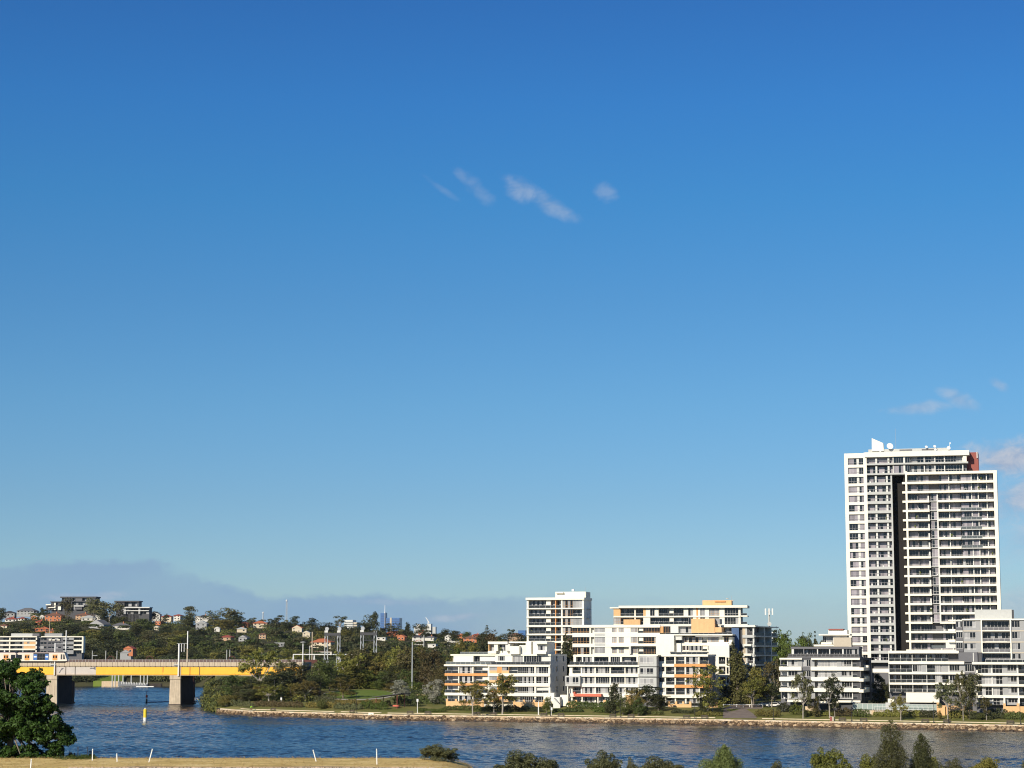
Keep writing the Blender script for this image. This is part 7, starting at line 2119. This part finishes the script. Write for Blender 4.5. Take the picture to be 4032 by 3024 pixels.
# ================================================================== park and waterfront trees (pixel X, crown top, distance, crown width)
q = random.Random(8)
TP = [(1025, 2546, 765, 128, 'gum', L_OLIVE, 'broad gum with a pale trunk overhanging the end of the yellow bridge'), (1105, 2590, 790, 90, 'gum', L_GUM, 'gum at the bridge end behind the masts'),
 (930, 2655, 742, 120, 'round', L_MID, 'round bushy tree at the left point of the park'), (1000, 2660, 748, 110, 'gum', L_GUM, 'grey-green tree beneath the bridge end'), (898, 2738, 729, 92, 'round', L_OLIVE, 'low olive bush spilling over the point of the sea wall'), (955, 2700, 735, 100, 'round', L_GUM, 'dark grey-green tree on the point'),
 (1085, 2632, 746, 130, 'gum', L_DARK, 'large dark gum behind the cyclist'), (1062, 2688, 722, 90, 'gum', L_OLIVE, 'olive gum standing just right of the cyclist'), (1130, 2640, 752, 110, 'round', L_DARK, 'dark tree in the middle of the park front'), (1205, 2676, 722, 84, 'gum', L_OLIVE, 'small olive gum before the left end of the lawn'),
 (1170, 2610, 790, 100, 'round', L_DARK, 'dark round tree under the saucer lamp'), (1262, 2594, 775, 110, 'round', L_MID, 'large dark green round tree left of the lawn'), (1235, 2660, 758, 80, 'round', L_DARK, 'dark tree behind the small olive gum'), (1320, 2606, 830, 90, 'gum', L_MID, 'green tree rising between the gantries'), (1378, 2556, 822, 90, 'gum', L_OLIVE, 'tall olive gum centre of the park'),
 (1392, 2620, 818, 96, 'tall', L_OLIVE, 'narrow olive tree behind the lawn mound'), (1330, 2640, 812, 90, 'round', L_DARK, 'dark tree at the back of the lawn, left'), (1352, 2672, 738, 104, 'full', L_OLIVE, 'small tiered gum on the lawn edge'), (1385, 2720, 745, 40, 'gum', L_OLIVE, 'slim young tree right of the tiered gum'), (1448, 2640, 822, 80, 'tall', L_BRIGHT, 'light green column-like tree right of the lawn mound'),
 (1470, 2596, 830, 96, 'gum', L_OLIVE, 'bright olive tree behind the lawn mound, right'), (1448, 2556, 860, 80, 'gum', L_MID, 'green crown in front of the right gantry'), (1510, 2545, 850, 90, 'gum', L_OLIVE, 'olive gum beneath the blue towers'), (1520, 2640, 815, 84, 'round', L_MID, 'round green tree right of the lawn'), (1500, 2685, 800, 60, 'round', L_BRIGHT, 'fresh green shrub-like tree at the lawn edge'),
 (1560, 2552, 840, 90, 'tall', L_OLIVE, 'tall shaggy casuarina left of the light mast'), (1600, 2545, 835, 90, 'tall', L_PINE, 'tall shaggy casuarina just behind the light mast'), (1650, 2545, 840, 84, 'tall', L_OLIVE, 'shaggy casuarina right of the light mast'), (1560, 2620, 800, 90, 'round', L_DARK, 'dark mass of leaves left of the light mast'), (1605, 2640, 790, 80, 'round', L_MID, 'green tree at the foot of the light mast'),
 (1655, 2610, 800, 100, 'gum', L_PINE, 'brown-green gum right of the light mast'), (1695, 2562, 790, 112, 'round', L_BROWN, 'large brownish tree against the orange-fronted block'), (1725, 2620, 770, 80, 'round', L_BROWN, 'brownish lower tree touching the white terraces'), (1640, 2688, 760, 70, 'round', L_BRIGHT, 'fresh green shrub by the low sandstone wall'), (1745, 2590, 820, 60, 'gum', L_DARK, 'dark tree left of the white terrace'),
 (1583, 2676, 706, 78, 'round', L_GREY, 'silvery blossoming tree above the picnic shelter'), (1713, 2670, 690, 84, 'round', L_GREY, 'silvery blossoming tree beside the orange-fronted block'), (1590, 2720, 712, 90, 'round', L_DARK, 'dark shrubby tree under the silvery one'), (1720, 2730, 694, 74, 'round', L_DARK, 'dark tree at the corner of the white block'), (1810, 2510, 900, 70, 'round', L_OLIVE, 'olive tree above the terrace roof, left'),
 (1795, 2545, 880, 60, 'round', L_BRIGHT, 'round green tree left of the terrace roof'), (1860, 2538, 880, 70, 'round', L_OLIVE, 'olive tree behind the terrace roof'), (1925, 2488, 900, 100, 'round', L_BROWN, 'big brown-green tree behind the terraces'), (1900, 2510, 890, 70, 'round', L_DARK, 'dark tree behind the terrace roof, right'), (1965, 2500, 900, 70, 'round', L_BROWN, 'brownish tree left of the tall white block'),
 (1862, 2670, 648, 96, 'gum', L_OLIVE, 'spreading gum in front of the orange balconies'), (1978, 2640, 648, 112, 'gum', L_OLIVE, 'taller olive gum in the middle of the orange-fronted block'), (1945, 2700, 650, 60, 'gum', L_OLIVE, 'thin gum left of the taller olive one'), (2152, 2744, 645, 38, 'round', L_BRIGHT, 'small round bright green tree by the stair'), (2237, 2500, 684, 64, 'tall', L_DARK, 'dark casuarina in the gap between the white blocks'),
 (2230, 2560, 680, 50, 'tall', L_DARK, 'lower dark casuarina in the same gap'), (2420, 2692, 640, 52, 'tall', L_DARK, 'slim dark tree below the coral balcony block'), (2500, 2708, 640, 80, 'round', L_OLIVE, 'olive tree in the dense clump before the grey bays'), (2545, 2690, 643, 90, 'gum', L_DARK, 'dark tree of the dense clump before the grey bays'), (2590, 2735, 640, 90, 'round', L_DARK, 'low dark tree at the right of the clump'),
 (2450, 2745, 634, 60, 'round', L_MID, 'rounded shrub-like tree left in the clump'), (2510, 2750, 630, 50, 'round', L_MID, 'green rounded bush-tree in front of the clump'), (2785, 2626, 632, 128, 'full', L_OLIVE, 'full rounded gum with forked trunk left of the driveway'), (2802, 2735, 630, 60, 'gum', L_DARK, 'young tree at the foot of the rounded gum'), (2765, 2745, 634, 50, 'round', L_DARK, 'dark bushy tree beside the corner garden wall'),
 (2902, 2560, 668, 86, 'tall', L_PINE, 'tall shaggy casuarina in front of the blue wall'), (2885, 2528, 678, 56, 'tall', L_DARK, 'dark spire-like tree against the blue wall'), (2860, 2700, 672, 70, 'tall', L_DARK, 'dark tree in the shade at the top of the driveway'), (2965, 2622, 655, 84, 'round', L_OLIVE, 'olive leafy tree right of the driveway, taller'), (2958, 2660, 645, 96, 'gum', L_OLIVE, 'rounded olive tree leaning over the driveway'),
 (3010, 2660, 660, 90, 'round', L_DARK, 'dark tree right of the olive pair'), (3046, 2590, 652, 78, 'gum', L_BROWN, 'brown-green gum left of the pavilion block'), (3035, 2680, 648, 70, 'gum', L_DARK, 'shaded lower tree left of the pavilion block'), (2935, 2700, 690, 90, 'round', L_DARK, 'dark background tree above the driveway'),
 (3080, 2490, 800, 90, 'round', L_BRIGHT, 'sunlit green tree right of the phone mast'), (3130, 2498, 790, 100, 'round', L_BRIGHT, 'sunlit green tree behind the glazed rooftop'), (3065, 2470, 840, 110, 'round', L_DARK, 'dark rounded treetop right of the shaded wing'), (3180, 2498, 800, 90, 'round', L_MID, 'green tree left of the white flat-roofed building'), (3215, 2500, 810, 60, 'gum', L_PINE, 'brownish tree left of the white flat-roofed building'), (3100, 2560, 700, 110, 'round', L_DARK, 'deep green tree between the shaded wing and the pavilion block'),
 (3210, 2482, 1000, 20, 'norfolk', L_DARK, 'tiny pine tip on the skyline beside the blue dome'),
 (3157, 2640, 606, 72, 'gum', L_GUM, 'slender gum before the pavilion block, left'), (3262, 2643, 604, 84, 'gum', L_DARK, 'denser gum before the pavilion block, centre'), (3282, 2725, 606, 40, 'gum', L_GUM, 'young twisted tree right of the denser gum'), (3205, 2740, 608, 50, 'round', L_BROWN, 'rusty-brown small tree between the two gums'),
 (3460, 2650, 640, 80, 'round', L_DARK, 'dark tree in the gap below the tower, left'), (3485, 2690, 632, 60, 'round', L_DARK, 'dark tree in the gap below the tower, right'), (3540, 2730, 590, 58, 'gum', L_OLIVE, 'small bonsai-shaped tree above the glass fence'),
 (3725, 2672, 587, 78, 'gum', L_GUM, 'gum with slim trunk left of the apricot garden wall'), (3785, 2636, 584, 50, 'gum', L_PINE, 'upper crown of brown-green gum by the apricot wall'), (3810, 2655, 586, 96, 'full', L_GUM, 'full gum in front of the rightmost block'), (3876, 2742, 582, 42, 'gum', L_BROWN, 'small bare-limbed tree right of the full gum')]
for (X, Yt, D, w, kd, m, lb) in TP:
    tree(X, Yt - 3, D, w * 1.18, kd, m, lb, None, 1)
# back-up trees filling the park wood
LAND = [(1010, 'the bridge end'), (1100, 'the saucer lamp'), (1193, 'the bare pale pole'), (1290, 'the left gantry'), (1370, 'the lawn mound'), (1450, 'the right gantry'), (1520, 'the picnic shelter'), (1623, 'the tall light mast'), (1700, 'the orange-fronted block')]
def near_word(X):
    l = min(LAND, key=lambda t_: abs(t_[0] - X)); return ('left of ' if X < l[0] else 'right of ') + l[1]
for i in range(26):
    X = 1010 + 730 * (i + q.random()) / 26; D = q.uniform(810, 930)
    if abs(X - 1425) < 160 and D < 835: D += 60
    m, kd, lb = q.choice([(L_MID, 'round', 'mid-green tree'), (L_DARK, 'round', 'dark green tree'), (L_OLIVE, 'gum', 'olive gum tree'), (L_PINE, 'tall', 'shaggy brown-green casuarina')])
    tree(X, (2605 if X < 1340 else 2548) + q.uniform(0, 40), D, q.uniform(90, 130), kd, m, lb + (' at the back' if D > 870 else ' deep in the wood') + ', ' + near_word(X), 'trees in the park wood', 1)
for i in range(13):
    X = 890 + 370 * (i + q.random()) / 13; D = q.uniform(775, 860)
    m, kd, lb = q.choice([(L_MID, 'round', 'mid-green tree'), (L_GUM, 'full', 'grey-green gum tree'), (L_OLIVE, 'full', 'olive gum tree')])
    Yt = np.interp(X, [900, 960, 1100, 1260], [2680, 2665, 2640, 2600]) + q.uniform(0, 30)
    tree(X, Yt, D, q.uniform(90, 125), kd, m, lb + (' at the back' if D > 815 else ' at the front') + ' of the bridge-end thicket, ' + near_word(X), 'trees in the thicket at the bridge end', 1)
for i, (X, Yt, D, w) in enumerate(((1150, 2690, 728, 76), (1180, 2712, 722, 60), (1232, 2700, 730, 70), (1110, 2705, 728, 70), (1030, 2700, 735, 80), (985, 2712, 732, 80), (1262, 2722, 735, 54), (1300, 2660, 800, 80), (1545, 2690, 790, 70), (1625, 2700, 775, 60), (1675, 2705, 770, 60))):
    tree(X, Yt, D, w * 1.2, 'full', (L_OLIVE, L_GUM, L_BROWN, L_MID)[i % 4], ('olive', 'grey-green', 'brownish', 'mid-green')[i % 4] + ' low-crowned tree at the front of the park, ' + near_word(X), 'low trees at the front of the park', 1)
# wooded understorey: one mass of shrubs on the ground below the trees
ub = []
for i in range(900):
    X = q.uniform(868, 1740); D = q.uniform(shore(X) + 40, 960)
    if abs(X - 1424) < 165 and abs(D - 767) < 50: continue
    if X > 1250 and X < 1560 and D < 800: continue
    z = land(X, D); r = q.uniform(1.2, 2.6)
    ub.append(((X - CX) / F * D, D, z + r * .4, r * 1.4, r * 1.4, r))
for i in range(190):                            # the flank towards the bridge
    D = q.uniform(732, 1250); X = q.uniform(846, 872); r = q.uniform(1.8, 3.8)
    ub.append(((X - CX) / F * D, D, r * .6, r * 1.4, r * 1.6, r))
for i, m_ in enumerate((L_DARK, L_OLIVE, L_MID)):
    tag(link('undergrowth', leaves_mesh('undergrowth', m_, ub[i::3], 26000, .34, 270 + i)), kind='stuff')

# shrub beds and hedges
def hedge(X0, X1, t, h, m, lab, n=None, dpt=1.5, jag=.25, name='hedge', size=.16, seed=1):
    g = random.Random(seed + int(X0)); bl = []
    L0 = (X1 - X0) * px(640)
    n = max(4, int(L0 / .9))
    for i in range(n):
        X = X0 + (X1 - X0) * (i + .5) / n
        D = shore(X) + t + g.uniform(-.3, .3) * dpt
        z = bank_z(X, D); hh = h * g.uniform(1 - jag, 1 + jag)
        bl.append(((X - CX) / F * D, D, z + hh * .42, .75 + jag, dpt * .5, hh * .62))
    me = leaves_mesh('foliage', m, bl, int(min(16000, 260 * n)), size, seed)
    return tag(link(name, me), lab, 'hedge' if name == 'hedge' else 'shrubs')
HD = [(1250, 1330, 34, 2.6, L_GUM, 'tall grey-green shrubs at the left end of the lawn'), (1330, 1540, 30, 1.9, L_OLIVE, 'olive shrubs between the promenade and the lawn mound'), (1560, 1660, 30, 3.0, L_DARK, 'dark shrubs around the picnic shelter'), (1600, 1760, 44, 3.2, L_MID, 'green thicket left of the orange-fronted block'), (900, 1010, 16, 2.2, L_GUM, 'grey-green shrubs on the tip of the point'),
      (1010, 1200, 20, 2.0, L_BROWN, 'low brownish shrubs along the promenade behind the cyclist'), (1215, 1330, 20, 1.9, L_OLIVE, 'bed of olive shrubs left of the small tiered gum'), (1325, 1430, 18, 1.8, L_GUM, 'long bed of grey-green shrubs below the lawn mound'), (1430, 1530, 20, 2.4, L_BRIGHT, 'bright green shrub bed left of the picnic shelter'),
 (1650, 1755, 16, 1.0, L_BRIGHT, 'low green hedge under the silvery tree'), (1755, 1935, 21, 1.5, L_MID, 'clipped dark hedge under the leftmost garden wall'), (1935, 2030, 21, 1.8, L_DARK, 'dark hedge below the taller gum'), (2030, 2140, 20, 1.5, L_DARK, 'dark clipped hedge under the second garden wall'), (2180, 2290, 20, 1.2, L_MID, 'green hedge beside the stair'),
 (2230, 2440, 29, 2.4, L_MID, 'tiered green planting below the coral balcony'), (2330, 2400, 20, 1.5, L_BRIGHT, 'bright clipped hedge under the coral balcony'), (2640, 2790, 21, 1.1, L_DARK, 'low dark planting below the apricot wall left of the driveway'), (2730, 2830, 15, 1.4, L_OLIVE, 'shrubs around the foot of the rounded gum'), (2965, 3055, 16, 1.8, L_OLIVE, 'rough shrubs right of the driveway'),
 (3050, 3110, 28, 2.4, L_DARK, 'dark hedge behind the parked cars'), (3100, 3150, 22, 2.9, L_BRIGHT, 'cluster of broad bright green plants left of the sandstone planter'), (3150, 3260, 20, 1.4, L_OLIVE, 'mixed low shrubs under the slender gum'), (3270, 3345, 20, 2.2, L_BROWN, 'brown-green shrubs in the pavilion garden'), (3345, 3402, 19, 2.1, L_MID, 'block of clipped hedge left of the glass fence'),
 (3425, 3605, 21, 1.8, L_OLIVE, 'long clipped hedge beneath the glass fence'), (3605, 3665, 20, 2.0, L_DARK, 'darker end of the long clipped hedge'), (3715, 3800, 20, 2.1, L_OLIVE, 'hedge in front of the apricot garden wall'), (3800, 3880, 18, 1.8, L_DARK, 'dark shrubs at the foot of the full gum'), (3875, 3940, 20, 2.6, L_DARK, 'rounded dark shrubs right of the small bare-limbed tree'), (3935, 4120, 19, 2.1, L_MID, 'mixed green shrubs at the right picture edge'),
 (3440, 3700, 36, 1.0, L_BRIGHT, 'strip of bright grass and shrubs under the big white wall'), (2440, 2600, 17, 1.3, L_MID, 'low shrubs in front of the dense clump')]
for k, (a, c, t_, h_, m_, lb) in enumerate(HD): hedge(a, c, t_, h_, m_, lb, seed=k)
for X, Yt, w, m_, lb in ((2008, 2785, 26, L_MID, 'round clipped shrub before the dark hedge'), (2532, 2758, 50, L_MID, 'large rounded shrub before the dense clump'), (2470, 2760, 46, L_MID, 'rounded shrub left of the large one'), (3168, 2785, 26, L_DARK, 'round shrub by the sandstone planter'), (3692, 2790, 24, L_OLIVE, 'small ball shrub beside the apricot gate pier'), (3852, 2795, 36, L_MID, 'spreading shrub by the bare-limbed tree'), (1268, 2745, 60, L_MID, 'rounded shrub at the lawn path')):
    bush(X, Yt, shore(X) + 17, w, m_, lb, None, 1)

# mangroves and shrubs on the far bank, seen under the bridge
for k, (X, Yt, w, m_, lb) in enumerate(((318, 2655, 60, L_GUM, 'grey-green mangrove clump behind the left pier'), (240, 2640, 90, L_DARK, 'dark mangroves hidden by the left pier'), (150, 2640, 110, L_DARK, 'dark mangroves behind the yellow girder, far left'), (365, 2662, 40, L_GUM, 'mangrove bush beside the far lawn'), (340, 2672, 50, L_DARK, 'low mangroves at the far waterline'), (620, 2655, 90, L_DARK, 'dark shrubs above the far jetty'), (560, 2655, 90, L_BROWN, 'brown shrubs over the far jetty'), (520, 2648, 90, L_DARK, 'dark trees between the far lawn and the jetty'), (460, 2640, 100, L_DARK, 'dark wood behind the far lawn'), (600, 2640, 110, L_DARK, 'dark wood behind the far jetty'), (840, 2640, 100, L_DARK, 'dark wood at the far bank corner'), (815, 2660, 44, L_OLIVE, 'round bush on the far bank right of the pier'), (760, 2662, 80, L_DARK, 'dark thicket on the far bank right of the pier'), (860, 2660, 60, L_DARK, 'dark trees at the right of the far bank'), (480, 2652, 70, L_DARK, 'dark trees beyond the far lawn'), (410, 2652, 70, L_MID, 'green trees beyond the far lawn'), (690, 2660, 80, L_DARK, 'thicket hidden behind the bridge pier'))):
    D = 1262 if k < 5 else (1300 if 'lawn' in lb or 'jetty' in lb else 1275)
    bush(X, Yt, D, w * 1.2, m_, lb, None, 1, zoff=0)

mg = []
for i in range(150):
    X = q.uniform(225, 868); D = q.uniform(1256, 1300); r = q.uniform(1.6, 3.8)
    if 384 < X < 600 and D < 1284: continue
    mg.append(((X - CX) / F * D, D, land(X, D) + r * .5, r * 1.5, r * 1.4, r))
for i, m_ in enumerate((L_DARK, L_GUM)):
    tag(link('mangroves', leaves_mesh('mangroves', m_, mg[i::2], 14000, .45, 470 + i)), kind='stuff')

# ---- near bank vegetation
big_tree()
L_NEAR = leaf_mat('leathery_bush_leaves', (.115, .118, .050), vv=.45)
L_NEARY = leaf_mat('yellow_green_leaves', (.17, .165, .035), vv=.4)
L_NEARB = leaf_mat('fresh_wattle_leaves', (.16, .19, .06), vv=.4)
NB = [(1722, 2944, 178, 150, L_NEAR, 'wide grey-green bush at the end of the dry lawn'), (2088, 2962, 200, 240, L_NEAR, 'big rounded grey-green bush at the bottom edge, left of centre'), (2372, 2968, 200, 150, L_NEAR, 'rounded bush at the bottom edge, right of the biggest'), (2590, 2992, 202, 220, L_NEAR, 'low wide bush at the bottom edge before the wattle'), (2480, 2998, 202, 60, L_NEAR, 'small dark bush between two larger ones'),
      (3060, 3010, 200, 120, L_NEAR, 'tips of a low bush left of the golden bush'), (3262, 2945, 195, 165, L_NEARY, 'golden-green rounded bush at the bottom edge'), (3430, 2975, 190, 130, L_NEARY, 'yellow-green bush leaning on the dark casuarina'), (3660, 2962, 196, 80, L_NEARY, 'yellow-green bush right of the second casuarina'), (3745, 3000, 200, 110, L_NEAR, 'low grey bush right of the casuarinas'), (3850, 2988, 200, 150, L_NEARY, 'bright wattle bush near the right corner'), (4030, 2985, 198, 60, L_NEAR, 'dark bush cut by the right edge')]
for X, Yt, D, w, m_, lb in NB:
    o = bush(X, Yt - 14, D, w * 1.2, m_, lb, 'bushes on the near bank', 3 if w > 100 else 2)
def spire(X, Yt, D, w, m_, lb, seed, nn=30000, size=.085):
    x, y, z = on(X, D); zt = EYE + ray(X, Yt)[2] * D; h = zt - z; W = w * px(D)
    g = random.Random(seed); bl = []
    for i in range(110):
        f = g.random(); e = W * .62 * (1 - f) ** .6 * g.uniform(.15, 1) * (.75 + .25 * sin(f * 17)); a = g.uniform(0, 2 * pi)
        r = .20 * W * (1.15 - f) + .08
        bl.append((e * cos(a), e * sin(a), h * (.08 + .88 * f), r * .8, r * .8, r * 1.5))
    root = thing('casuarina_tree', lb, 'tree', (x, y, z), 0)
    link('crown', leaves_mesh('crown', m_, bl, nn, size, seed, up=.5, flat=.32), root)
    MB().bar((0, 0, -.5), (0, 0, h * .85), .09, .03, 7).build('trunk', bark, root)
L_CAS = leaf_mat('casuarina_needles', (.070, .078, .030), vv=.45)
spire(3500, 2826, 186, 190, L_CAS, 'tallest dark casuarina at the bottom edge, left one of the pair', 3)
spire(3620, 2886, 188, 180, L_CAS, 'shorter dark casuarina at the bottom edge, right one of the pair', 5)
spire(2845, 2936, 195, 215, L_NEARB, 'pale fresh green wattle with a pointed top at the bottom edge', 9, 42000, .09)
# little green bank and reeds right of the big tree
g_bl = []
for i in range(60):
    X = q.uniform(245, 400); D = q.uniform(178, 184)
    zc = EYE + ray(X, 2984)[2] * D + .25
    g_bl.append(((X - CX) / F * D, D, zc - .5, .5, .5, q.uniform(.3, .6)))
tag(link('grass_bank', leaves_mesh('grass_tufts', L_BRIGHT, g_bl, 9000, .07, 12, up=.8, flat=.3)), kind='stuff')
bush(290, 2950, 186, 50, L_BROWN, 'brownish reeds beside the big leafy tree', None, 2)
bush(370, 2956, 188, 60, L_BROWN, 'brownish reeds at the end of the green bank', None, 2)
# dry grass tufts and stones on the near lawn
bl = []
for i in range(3400):
    X = q.uniform(-60, 1990); D = q.uniform(158, 184) if i % 3 else q.uniform(179, 187)
    z = near_z(X, D)
    bl.append(((X - CX) / F * D, D, z + .02, .12, .12, .08 if D < 178 else .16))
L_DRY = leaf_mat('dry_grass_blades', (.50, .37, .15), vv=.35, trans=.15)
tag(link('dry_grass', leaves_mesh('dry_grass', L_DRY, bl, 34000, .05, 4, up=1.2, flat=.25)), kind='stuff')
mb = MB()
for i in range(2600):
    X = q.uniform(300, 1750); D = q.uniform(157.5, 163)
    z = near_z(X, D); s = q.uniform(.02, .075); x = (X - CX) / F * D
    mb.box(x - s, x + s * q.uniform(.6, 1.2), D - s, D + s, z - .02, z + s * 1.1)
tag(mb.build('rubble_stones', mat('pinkish_stone', (.50, .38, .30), .9, var=.3, vscale=6)), kind='stuff')
patch('stony_ground', g_stony, [(-100, 157), (1750, 157), (1650, 163.5), (1300, 165), (900, 164), (560, 165), (250, 161), (-100, 160)], .015)

# person in a bright vest on a bicycle by the promenade
def cyclist():
    X = 1000.5; p = spot(X, 7.5)
    t = thing('person', 'person in a bright yellow-green jacket and dark trousers riding along the promenade', 'person', p, along(X))
    vest = mat('high_visibility_jacket', (.42, .85, .05), .7); skin = mat('skin', (.45, .28, .20), .6)
    me = bpy.data.meshes.new('body')
    V = [(0, 0, .98), (.12, 0, 1.25), (.22, 0, 1.46), (.27, 0, 1.56), (.3, 0, 1.70), (.02, .1, .93), (.28, .1, .72), (.16, .1, .36), (.26, .1, .32), (.02, -.1, .93), (.24, -.1, .60), (.08, -.1, .20), (.2, -.1, .16), (.2, .2, 1.44), (.38, .22, 1.22), (.56, .2, 1.08), (.2, -.2, 1.44), (.38, -.22, 1.22), (.56, -.2, 1.08)]
    E = [(0, 1), (1, 2), (2, 3), (3, 4), (0, 5), (5, 6), (6, 7), (7, 8), (0, 9), (9, 10), (10, 11), (11, 12), (2, 13), (13, 14), (14, 15), (2, 16), (16, 17), (17, 18)]
    me.from_pydata(V, E, []); me.materials.append(darkgrey)
    o = link('body', me, t)
    md = o.modifiers.new('skin', 'SKIN')
    rad = [.14, .15, .13, .06, .1, .1, .085, .055, .045, .1, .085, .055, .045, .07, .05, .04, .07, .05, .04]
    for v, r_ in zip(me.skin_vertices[0].data, rad): v.radius = (r_, r_)
    me.skin_vertices[0].data[0].use_root = True
    s = o.modifiers.new('sub', 'SUBSURF'); s.levels = 1; s.render_levels = 1
    MB().lathe([(.10, 0), (.19, .08), (.20, .35), (.21, .5), (.12, .58)], (0, 0, 0), 12).build('jacket', vest, t).matrix_local = __import__('mathutils').Matrix.Translation((0.0, 0, .93)) @ __import__('mathutils').Matrix.Rotation(radians(22), 4, 'Y')
    for s_ in (-1, 1): MB().bar((.2, s_ * .2, 1.44), (.5, s_ * .21, 1.12), .085, .06, 8).build('sleeve', vest, t)
    MB().lathe([(.06, 0), (.105, .08), (.11, .17), (.05, .25)], (.3, 0, 1.58), 10).build('head', skin, t)
    MB().lathe([(.125, .0), (.13, .06), (.07, .15)], (.3, 0, 1.70), 10).build('helmet', darkgrey, t)
    b_ = thing('bicycle', 'dark bicycle under the rider in the yellow-green jacket', 'bicycle', p, along(X))
    for x in (-.45, .62):
        mb = MB(); n = 14
        for i in range(n):
            a0, a1 = 2 * pi * i / n, 2 * pi * (i + 1) / n
            mb.bar((x + .33 * cos(a0), 0, .34 + .33 * sin(a0)), (x + .33 * cos(a1), 0, .34 + .33 * sin(a1)), .025, .025, 4)
        mb.build('wheel', tyre, b_)
    mb = MB(); mb.bar((-.45, 0, .34), (-.05, 0, .85), .02); mb.bar((-.45, 0, .34), (.05, 0, .34), .02); mb.bar((.05, 0, .34), (-.07, 0, .88), .02); mb.bar((-.03, 0, .78), (.48, 0, .82), .02); mb.bar((.05, 0, .34), (.48, 0, .78), .02); mb.bar((.62, 0, .34), (.46, 0, .98), .02)
    mb.build('frame', redw, b_)
    MB().box(-.2, .05, -.07, .07, .87, .92).build('saddle', black, b_)
    MB().bar((.48, -.25, 1.02), (.48, .25, 1.02), .02).build('handlebar', black, b_)
cyclist()
# ------------------------------------------------------------------ labels: tell equals apart by their place in the row
from collections import defaultdict
seen = defaultdict(list)
for o in scene.objects:
    if o.parent is None and o.get('label') and o.get('category') in ('tree', 'shrub', 'house'):
        seen[' '.join(o['label'].split())].append(o)
ORD = {2: ['left one', 'right one'], 3: ['left one', 'middle one', 'right one'], 4: ['leftmost', 'second from left', 'third from left', 'rightmost'], 5: ['leftmost', 'second from left', 'middle one', 'second from right', 'rightmost'],
       6: ['leftmost', 'second from left', 'third from left', 'third from right', 'second from right', 'rightmost']}
for lb, os_ in seen.items():
    if len(os_) < 2 or len(os_) not in ORD: continue
    os_.sort(key=lambda o: o.location.x / o.location.y)
    for o, w_ in zip(os_, ORD[len(os_)]):
        o['label'] = ' '.join(lb.split()[:16 - len(w_.split())]) + ', ' + w_
# ------------------------------------------------------------------ the air
hm = bpy.data.materials.new('haze'); hm.use_nodes = True
hn = hm.node_tree.nodes; hn.clear()
ho = hn.new('ShaderNodeOutputMaterial'); hv = hn.new('ShaderNodeVolumePrincipled')
hv.inputs['Color'].default_value = (.80, .88, 1.0, 1); hv.inputs['Density'].default_value = 0.000014; hv.inputs['Anisotropy'].default_value = .1
hm.node_tree.links.new(hv.outputs[0], ho.inputs['Volume'])
hz = MB().box(-9500, 9500, -2500, 10000, -6, 140).build('haze', hm)
hz['kind'] = 'stuff'
scene.cycles.volume_bounces = 0
scene.cycles.volume_step_rate = 10
